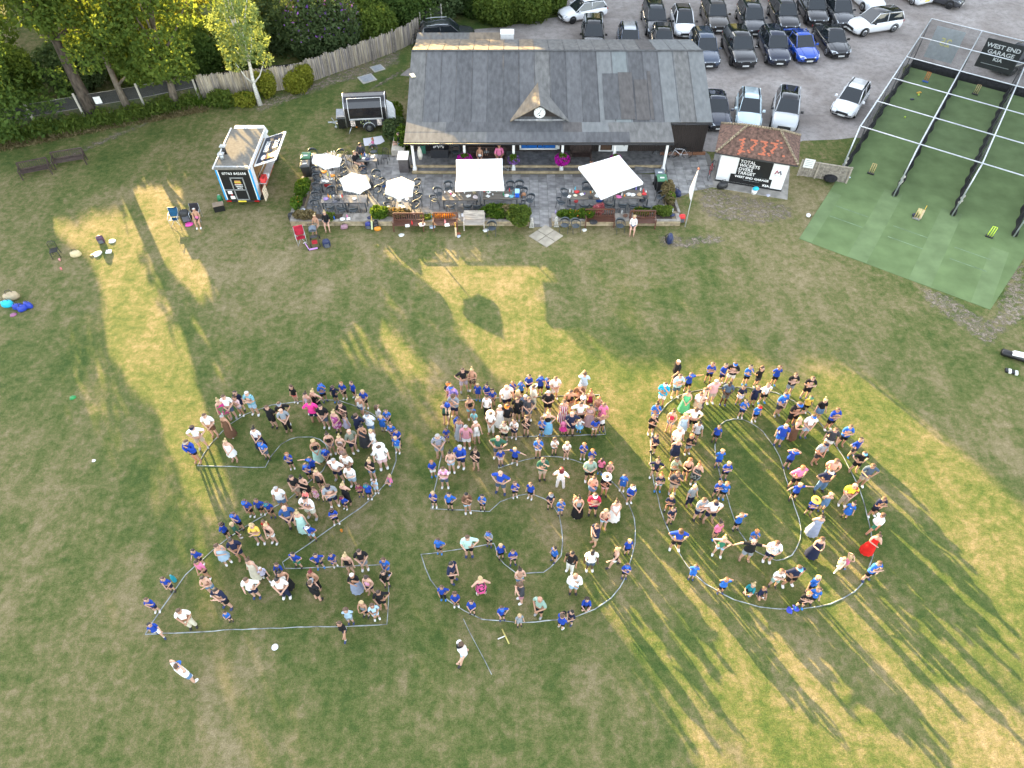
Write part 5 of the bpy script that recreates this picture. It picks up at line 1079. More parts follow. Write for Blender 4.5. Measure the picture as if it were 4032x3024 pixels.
WORD = {'ltblue': 'light blue', 'ltpink': 'pale pink', 'hotpink': 'hot pink', 'greygreen': 'olive grey', 'royal': 'royal blue', 'blue': 'bright blue', 'bluegrey': 'blue grey', 'dkgreen': 'dark green', 'dkbrown': 'dark brown', 'darkred': 'dark red', 'denim': 'denim', 'skyblue': 'sky blue'}
wn = lambda c: WORD.get(c, c)
def cloth(c): return mat('cloth_'+c, CLR[c], .85, var=.10, scale=5, spec=.2)
def stripe_mat(nm, a, b_, sc, axis='Z', dist=0):
    if nm in _mc: return _mc[nm]
    m, t, b = newmat(nm); _mc[nm] = m; tc = t.nodes.new('ShaderNodeTexCoord'); wv = N(t, 'ShaderNodeTexWave', Scale=sc, Distortion=dist); wv.bands_direction = axis
    t.links.new(tc.outputs['Object'], wv.inputs[0]); c = ramp(t, wv.outputs[0], [(.45, a), (.55, b_)]); t.links.new(c.outputs[0], b.inputs['Base Color']); b.inputs['Roughness'].default_value = .85; return m
def print_mat(nm, a, b_, sc, th=.56):
    if nm in _mc: return _mc[nm]
    m, t, b = newmat(nm); _mc[nm] = m; tc = t.nodes.new('ShaderNodeTexCoord'); n_ = noise(t, tc.outputs['Object'], sc, 2, .5)
    c = ramp(t, n_, [(th-.02, a), (th+.02, b_)]); t.links.new(c.outputs[0], b.inputs['Base Color']); b.inputs['Roughness'].default_value = .85; return m
PAT = {'bluestripe': ('blue and grey striped', lambda: stripe_mat('pat_bluestripe', (.40, .36, .30), (.08, .13, .26), 5)), 'tealstripe': ('teal striped', lambda: stripe_mat('pat_tealstripe', (.03, .17, .22), (.30, .55, .62), 6)),
 'zigzag': ('black and white wavy striped', lambda: stripe_mat('pat_zigzag', (.78, .78, .78), (.03, .03, .04), 7, 'Z', 2.5)), 'whitestripe': ('white striped', lambda: stripe_mat('pat_whitestripe', (.80, .76, .74), (.55, .40, .38), 6)),
 'redstripe': ('maroon and white striped', lambda: stripe_mat('pat_redstripe', (.45, .04, .10), (.75, .70, .70), 3.2, 'X')), 'bwstripe': ('blue and white striped', lambda: stripe_mat('pat_bwstripe', (.62, .60, .54), (.10, .16, .28), 5, 'X')),
 'rosestripe': ('dusky rose striped', lambda: stripe_mat('pat_rosestripe', (.42, .20, .20), (.55, .42, .42), 4)), 'check': ('pink checked', lambda: stripe_mat('pat_check', (.72, .46, .44), (.60, .28, .28), 8)),
 'floral': ('purple floral', lambda: print_mat('pat_floral', (.35, .05, .22), (.70, .45, .60), 9)), 'redfloral': ('magenta and green floral', lambda: print_mat('pat_redfloral', (.55, .02, .20), (.12, .20, .08), 6, .5)), 'pinkfloral': ('pink and black floral', lambda: print_mat('pat_pinkfloral', (.02, .02, .03), (.75, .10, .30), 8, .48)),
 'tiedye': ('purple tie-dye', lambda: print_mat('pat_tiedye', (.20, .16, .48), (.55, .30, .50), 6, .5)), 'bluewhite': ('white and blue patterned', lambda: print_mat('pat_bluewhite', (.76, .79, .82), (.25, .42, .62), 9, .58)), 'spotty': ('white spotted', lambda: print_mat('pat_spotty', (.80, .78, .74), (.30, .22, .10), 10, .60)),
 'leopard': ('leopard print', lambda: print_mat('pat_leopard', (.32, .22, .13), (.04, .03, .02), 12, .5)), 'greenprint': ('green patterned', lambda: print_mat('pat_greenprint', (.30, .36, .24), (.55, .58, .48), 10, .55)), 'darkfloral': ('black and grey floral', lambda: print_mat('pat_darkfloral', (.02, .025, .03), (.20, .24, .24), 8, .52)),
 'pinkwhite': ('pink and white patterned', lambda: print_mat('pat_pinkwhite', (.70, .30, .48), (.80, .62, .70), 8, .5)), 'lightprint': ('white and lilac patterned', lambda: print_mat('pat_lightprint', (.74, .72, .74), (.48, .42, .55), 10, .55)), 'yellowred': ('yellow and maroon', lambda: print_mat('pat_yellowred', (.80, .68, .04), (.35, .03, .03), 2.2, .55)), 'redblue': ('navy and red striped', lambda: stripe_mat('pat_redblue', (.02, .03, .12), (.45, .02, .06), 6, 'X'))}
def cmat(c): return PAT[c][1]() if c in PAT else cloth(c)
def cword(c): return PAT[c][0] if c in PAT else wn(c)
skinm = [mat('skin_light', (.60, .36, .26), .55, var=.06), mat('skin_tan', (.46, .25, .16), .55, var=.06), mat('skin_dark', (.10, .05, .032), .5, var=.06)]
eyem = mat('eye_dark', (.02, .015, .012), .3); lipm = mat('lip', (.42, .14, .12), .5)
KIND = {'m': (1.78, .112, .080, .066, 1.0), 'w': (1.66, .098, .076, .068, .9), 'c': (1.30, .102, .070, .083, .92)}   # height, shoulder, torso radius, head radius, limb factor (all in heights)
ARMS = {  # (elbow, hand) for right arm and left arm, offsets in heights from body axis; y negative is forward
 'r': (((.145, .01, .635), (.155, -.04, .475)), ((.145, .01, .635), (.155, -.03, .475))), 'f': (((.16, .0, .635), (.03, -.13, .545)), ((.16, .0, .635), (.035, -.12, .56))),
 'x': (((.155, -.05, .66), (-.05, -.13, .665)), ((.155, -.05, .65), (-.06, -.115, .69))), 'h': (((.235, .04, .66), (.115, -.04, .575)), ((.235, .04, .66), (.115, -.04, .575))),
 'p': (((.14, -.09, .70), (.035, -.125, .865)), ((.155, -.04, .65), (-.02, -.125, .635))), 'o': (((.24, -.01, .80), (.38, -.06, .84)), ((.24, -.01, .79), (.38, -.08, .81))),
 'u': (((.20, -.02, .90), (.07, -.04, 1.01)), ((.20, -.02, .90), (.07, -.04, 1.01))), 'w': (((.14, -.07, .64), (.13, -.20, .60)), ((.14, .09, .64), (.14, .10, .49))),
 'g': (((.235, .04, .66), (.115, -.04, .575)), ((.15, -.03, .64), (.07, -.16, .66))), 'j': (((.16, .05, .64), (.05, .10, .53)), ((.16, .05, .64), (.06, .10, .52))), 'v': (((.14, -.06, .65), (.04, -.17, .72)), ((.15, -.05, .65), (.05, -.16, .70))),
 's': (((.145, -.06, .60), (.05, -.20, .55)), ((.145, -.06, .60), (.06, -.19, .56))), 'q': (((.15, -.09, .60), (.03, -.21, .60)), ((.15, -.09, .60), (.05, -.20, .60)))}
def bones(kind, pose):
    H, sh, tr_, hr, lf = KIND[kind]; V = []; E_ = []; Rr = []; lab = []
    def v(p, r): V.append(Vector(p)*H); Rr.append(r*H); return len(V)-1
    def e(a, b, l): E_.append((a, b)); lab.append(l)
    low = {'s': .26, 'k': .20, 'q': .20}.get(pose, .53); dz = low-.53; hd = .02 if kind == 'c' else 0
    child = kind == 'c'; tz = -.02 if child else 0
    pel = v((0, 0, .53+dz), tr_*1.02); wst = v((0, 0, .61+dz+tz), tr_*.93 if kind != 'w' else tr_*.86); che = v((0, .004, .73+dz+tz), tr_*1.06); nb = v((0, .006, .815+dz+tz*1.4), tr_*.62)
    nk = v((0, 0, .855+dz+tz*1.8), .034 if not child else .038)
    h1 = v((0, -.008, .895+dz-hd*1.2), hr*.80); h2 = v((0, -.006, .935+dz-hd*.4), hr*.98); h3 = v((0, .0, .968+dz), hr*.72)
    e(pel, wst, 'torso'); e(wst, che, 'torso'); e(che, nb, 'torso'); e(nb, nk, 'neck'); e(nk, h1, 'head'); e(h1, h2, 'head'); e(h2, h3, 'head')
    arms = ARMS.get(pose, ARMS['f']); hands = []
    for i, s_ in enumerate((1, -1)):
        (el, ha) = arms[i]; k = .9 if child else 1
        sd_ = v((s_*sh, .004, .79+dz+tz*1.4), .036*lf); a = v((s_*el[0]*(sh/.112 if el[0] < .2 else 1), el[1], el[2]+dz+tz), .025*lf); b = v((s_*ha[0], ha[1], ha[2]+dz+tz), .017*lf)
        d = (V[b]-V[a]).normalized(); c = len(V); V.append(V[b]+d*.035*H); Rr.append(.018*H*lf)
        e(nb, sd_, 'clav'); e(sd_, a, 'uarm'); e(a, b, 'farm'); e(b, c, 'hand'); hands.append((V[c].copy(), d, s_))
    st = {'w': .045, 'u': .06, 'o': .08, 'h': .085, 'x': .07, 'B': .1}.get(pose, .055)
    for s_ in (1, -1):
        hp_ = v((s_*.052, 0, .50+dz), .054*lf)
        if pose == 's': kn = v((s_*.075, -.24, .285), .042*lf); an = v((s_*.07, -.25, .05), .026*lf); to = v((s_*.075, -.33, .022), .024)
        elif pose in 'kq': kn = v((s_*.11, -.16, .20 if s_ > 0 else .06), .042*lf); an = v((s_*.07, -.05 if s_ > 0 else .10, .05), .026*lf); to = v((s_*.08, -.12 if s_ > 0 else .02, .022), .024)
        elif pose == 'w': kn = v((s_*.05, -.09*s_, .28), .040*lf); an = v((s_*.05, -.15*s_+.03, .05+(.03 if s_ < 0 else 0)), .025*lf); to = v((s_*.055, -.15*s_-.06, .022), .024)
        else: kn = v((s_*st*.95, -.012, .28), .040*lf); an = v((s_*st*1.12, .012, .048), .025*lf); to = v((s_*st*1.35, -.075, .022), .025)
        e(pel, hp_, 'hip'); e(hp_, kn, 'thigh'); e(kn, an, 'shin'); e(an, to, 'foot')
    return V, E_, Rr, lab, hands, H, hr, dz
_body = {}
def make_bodies(keys):
    objs = []
    for kp in keys:
        V, E_, Rr, lab, hands, H, hr, dz = bones(*kp)
        me = bpy.data.meshes.new('sk'); me.from_pydata(V, E_, []); ob = bpy.data.objects.new('sk', me); C.objects.link(ob)
        ob.modifiers.new('s', 'SKIN'); ob.modifiers.new('u', 'SUBSURF').levels = 1; ob.modifiers['u'].render_levels = 1
        for i, r in enumerate(Rr): me.skin_vertices[0].data[i].radius = (r, r)
        me.skin_vertices[0].data[0].use_root = True; objs.append((kp, ob))
    bpy.context.view_layer.update(); dg = bpy.context.evaluated_depsgraph_get()
    for kp, ob in objs:
        me = bpy.data.meshes.new_from_object(ob.evaluated_get(dg)); V, E_, Rr, lab, hands, H, hr, dz = bones(*kp)
        co = np.empty(len(me.vertices)*3); me.vertices.foreach_get('co', co); co = co.reshape(-1, 3)
        A = np.array([V[a] for a, b in E_]); B = np.array([V[b] for a, b in E_]); D = B-A; L2 = (D**2).sum(1)+1e-9
        t_ = np.clip(((co[:, None, :]-A[None])*D[None]).sum(2)/L2[None], 0, 1); q = A[None]+t_[..., None]*D[None]; ds = np.sqrt(((co[:, None, :]-q)**2).sum(2)); bi = ds.argmin(1)
        tt = t_[np.arange(len(co)), bi]; lb = np.array([lab[i] for i in bi])
        tor = np.isin(lb, ['torso', 'hip']); wf_ = 1.22 if kp[0] == 'm' else 1.14
        co[tor, 0] *= wf_; co[tor, 1] *= .86
        f = [tuple(p.vertices) for p in me.polygons]
        # face, ears, fingers
        v_ = [tuple(c) for c in co]; nb_ = len(v_); hz = (.935+dz)*H; R_ = hr*H; mb = MB()
        mb.rings([[(.022*math.cos(a*PI/2)*R_/.11, -R_*k, hz-.012+.03*math.sin(a*PI/2)*R_/.11*j) for a in range(4)] for k, j in ((.80, 1.2), (1.08, .5))], 0)
        for s_ in (1, -1): mb.ball((s_*R_*.92, .0, hz-.005), (.012, .02, .034), 6, 3, 0); mb.ball((s_*R_*.34, -R_*.84, hz+.014), (.017, .010, .011), 5, 3, 1)
        mb.box((0, -R_*.86, hz-R_*.50), (R_*.42, .016, .012), 0, 2)
        for hp_, d, s_ in hands:
            side = d.cross(Vector((0, 1, 0))).normalized() if abs(d.y) < .9 else Vector((1, 0, 0)); nrm = side.cross(d).normalized(); sc = H/1.75
            for k in range(4):
                b0 = hp_+side*(k-1.5)*.017*sc; ln = (.062, .07, .066, .052)[k]*sc; mb.tube([b0, b0+d*ln*.55, b0+d*ln+nrm*.018*sc], [.009*sc, .0085*sc, .006*sc], 5, 0)
            mb.tube([hp_-d*.025*sc+side*.028*sc, hp_+d*.01*sc+side*.05*sc, hp_+d*.035*sc+side*.048*sc], [.011*sc, .010*sc, .007*sc], 5, 0)
        bm_ = MB(); bm_.add(v_, f, 0, True); off = len(v_); bm_.v += mb.v; bm_.f += [tuple(i+off for i in q_) for q_ in mb.f]; bm_.m += mb.m; bm_.sm += mb.sm
        body = bm_.mesh('body', [skinm[0], eyem, lipm])
        nm = np.zeros((len(co), 3)); tmp = bpy.data.meshes.new('t'); tmp.from_pydata(v_, [], f); tmp.update(); tmp.vertices.foreach_get('normal', (nn := np.empty(len(co)*3))); nm = nn.reshape(-1, 3); bpy.data.meshes.remove(tmp)
        _body[kp] = dict(mesh=body, co=co, nm=nm, f=f, lb=lb, tt=tt, H=H, hr=hr, dz=dz, V=V)
        m0 = ob.data; bpy.data.objects.remove(ob); bpy.data.meshes.remove(m0); bpy.data.meshes.remove(me)
_gar = {}
def garment(kp, st):
    """clothing cut from the figure itself and let out a little"""
    k = (kp, st)
    if k in _gar: return _gar[k]
    d = _body[kp]; co, lb, tt, H, dz, hr = d['co'], d['lb'], d['tt'], d['H'], d['dz'], d['hr']; z = co[:, 2]/H-dz; y = co[:, 1]/H
    stand = kp[1] not in 'skq'
    if st == 'tee': sel = ((lb == 'torso') & (z > .47)) | (lb == 'clav') | ((lb == 'uarm') & (tt < .78)) | ((lb == 'hip') & (z > .47)); inf = .014+.020*np.clip((.62-z)/.12, 0, 1)
    elif st == 'long': sel = ((lb == 'torso') & (z > .47)) | (lb == 'clav') | (lb == 'uarm') | ((lb == 'farm') & (tt < .9)) | ((lb == 'hip') & (z > .47)); inf = np.full(len(co), .02)
    elif st == 'vest': sel = ((lb == 'torso') & (z > .49) & (z < .80)) | ((lb == 'clav') & (tt < .35)) | ((lb == 'hip') & (z > .49)); inf = np.full(len(co), .014)
    elif st == 'shorts': sel = ((lb == 'torso') & (z < .56)) | (lb == 'hip') | ((lb == 'thigh') & (tt < .74)); inf = .014+.024*np.clip(tt, 0, 1)*(lb == 'thigh')
    elif st == 'brief': sel = ((lb == 'torso') & (z < .56)) | (lb == 'hip') | ((lb == 'thigh') & (tt < .42)); inf = .014+.03*np.clip(tt, 0, 1)*(lb == 'thigh')
    elif st == 'trousers': sel = ((lb == 'torso') & (z < .56)) | (lb == 'hip') | (lb == 'thigh') | ((lb == 'shin') & (tt < .92)); inf = np.full(len(co), .022)
    elif st in ('shoeR', 'shoeL'): sel = ((lb == 'foot') | ((lb == 'shin') & (tt > .94))) & (co[:, 0]*(1 if st == 'shoeR' else -1) > 0); inf = np.full(len(co), .013)
    elif st in ('sockR', 'sockL'): sel = ((lb == 'shin') & (tt > .68)) & (co[:, 0]*(1 if st == 'sockR' else -1) > 0); inf = np.full(len(co), .006)
    elif st in ('short', 'bun', 'lhair', 'cap', 'hat', 'afro'):
        hz = (z-(.935))*H; sel = (lb == 'head') & ((hz > .035*H/1.7) | ((y > -.004) & (hz > -.045*H/1.7)))
        inf = np.full(len(co), .012 if st != 'afro' else .05)
        if st in ('cap', 'hat'): sel = (lb == 'head') & (hz > -.002); inf[:] = .009
    else: sel = np.zeros(len(co), bool); inf = np.zeros(len(co))
    C2 = co+d['nm']*inf[:, None]*(H/1.7)
    mb = MB(); idx = {}
    for f in d['f']:
        if sum(sel[i] for i in f) >= len(f)*.75:
            for i in f:
                if i not in idx: idx[i] = len(mb.v); mb.v.append(tuple(C2[i]))
            mb.f.append(tuple(idx[i] for i in f)); mb.m.append(0); mb.sm.append(True)
    hx = Vector((0, -.004*H, (.945+dz)*H)); R = hr*H
    if st == 'bun': mb.ball(tuple(hx+Vector((0, R*.85, R*.55))), R*.42, 7, 4)
    if st == 'lhair':
        rr_ = []
        for zz, yy, w_, th in ((.4, .35, .95, .75), (-.5, .55, 1.08, .55), (-1.4, .75, 1.0, .42), (-2.1, .8, .7, .3)): rr_.append([hx+Vector((R*w_*math.cos(a*PI/5), R*(yy+th*math.sin(a*PI/5)*.7), R*zz)) for a in range(10)])
        mb.rings(rr_)
    if st == 'cap':
        n = 9; top = [hx+Vector((R*.9*math.cos(PI+PI*a/(n-1)), R*1.0*math.sin(PI+PI*a/(n-1))-R*.0, R*.10)) for a in range(n)]; out = [hx+Vector((R*1.0*math.cos(PI+PI*a/(n-1)), R*1.7*math.sin(PI+PI*a/(n-1)), -R*.06)) for a in range(n)]
        mb.add(top+out, [(i, i+1, n+i+1, n+i)[::-1] for i in range(n-1)]+[(i, i+1, n+i+1, n+i) for i in range(n-1)])
    if st == 'hat': mb.rings([[hx+Vector((R*r_*math.cos(a*PI/7), R*r_*math.sin(a*PI/7), R*zz)) for a in range(14)] for r_, zz in ((.9, .14), (2.0, .02), (2.0, -.02), (.9, .06))], cap=False)
    if st in ('skirt', 'mini', 'maxi', 'tutu', 'dress', 'maxidress'):
        top = .80 if 'dress' in st else .60; hem = {'mini': .40, 'skirt': .34, 'maxi': .10, 'tutu': .38, 'dress': .33, 'maxidress': .10}[st]; rw = {'mini': .115, 'skirt': .135, 'maxi': .165, 'tutu': .20, 'dress': .145, 'maxidress': .175}[st]
        tr_ = KIND[kp[0]][2]; Z = []
        if 'dress' in st: Z += [(.785, tr_*1.05, tr_*.80), (.72, tr_*1.42, tr_*1.12), (.65, tr_*1.25, tr_*1.0)]
        Z += [(.60, tr_*1.25, tr_*1.02), (.53, tr_*1.52, tr_*1.2), ((.53+hem)/2, (tr_*1.55+rw)/2*1.04, (tr_*1.2+rw*.85)/2), (hem, rw, rw*.85)]
        mb.rings([[(H*a*math.cos(2*PI*k/20)*(1+(.07*(-1)**k if j == len(Z)-1 else .03*(-1)**k if j == len(Z)-2 else 0)), H*b*math.sin(2*PI*k/20)*(1+(.07*(-1)**k if j == len(Z)-1 else 0)), H*(zz+dz*(1 if zz > .5 else .6))) for k in range(20)] for j, (zz, a, b) in enumerate(Z)], cap=False)
    me = mb.mesh({'tee': 'shirt', 'long': 'shirt', 'vest': 'vest', 'lhair': 'hair', 'bun': 'hair', 'short': 'hair', 'afro': 'hair', 'brief': 'shorts', 'mini': 'skirt', 'maxi': 'skirt', 'tutu': 'skirt', 'maxidress': 'dress', 'shoeR': 'shoe', 'shoeL': 'shoe', 'sockR': 'sock', 'sockL': 'sock'}.get(st, st), [skinm[0]])
    _gar[k] = me; return me
def wear(parent, me, m):
    o = bpy.data.objects.new(me.name.split('.')[0], me); C.objects.link(o); o.parent = parent
    o.material_slots[0].link = 'OBJECT'; o.material_slots[0].material = m; return o
TILE = {'A': (700, 1490, .2037), 'B': (1120, 1490, .217), 'C': (1080, 1760, .2351), 'D': (820, 1930, .217), 'E': (540, 2140, .217), 'F': (920, 2180, .2893), 'G': (1680, 1430, .1808), 'H': (2040, 1430, .1808), 'I': (1660, 1680, .217), 'J': (2080, 1680, .217),
 'K': (1660, 2000, .217), 'L': (2080, 2000, .217), 'M': (1680, 2280, .3436), 'N': (2520, 1390, .1989), 'O': (2920, 1390, .2441), 'P': (2520, 1690, .217), 'Q': (2980, 1680, .2441), 'R': (2520, 2000, .2712), 'S': (3000, 2040, .2441), 'T': (1100, 540, .2712), 'U': (1600, 540, .2712), 'V': (2150, 540, .2712), 'W': (600, 2500, .2364), 'X': (640, 780, .1734), 'Y': (1270, 340, .1582), 'Z': (0, 0, 1)}
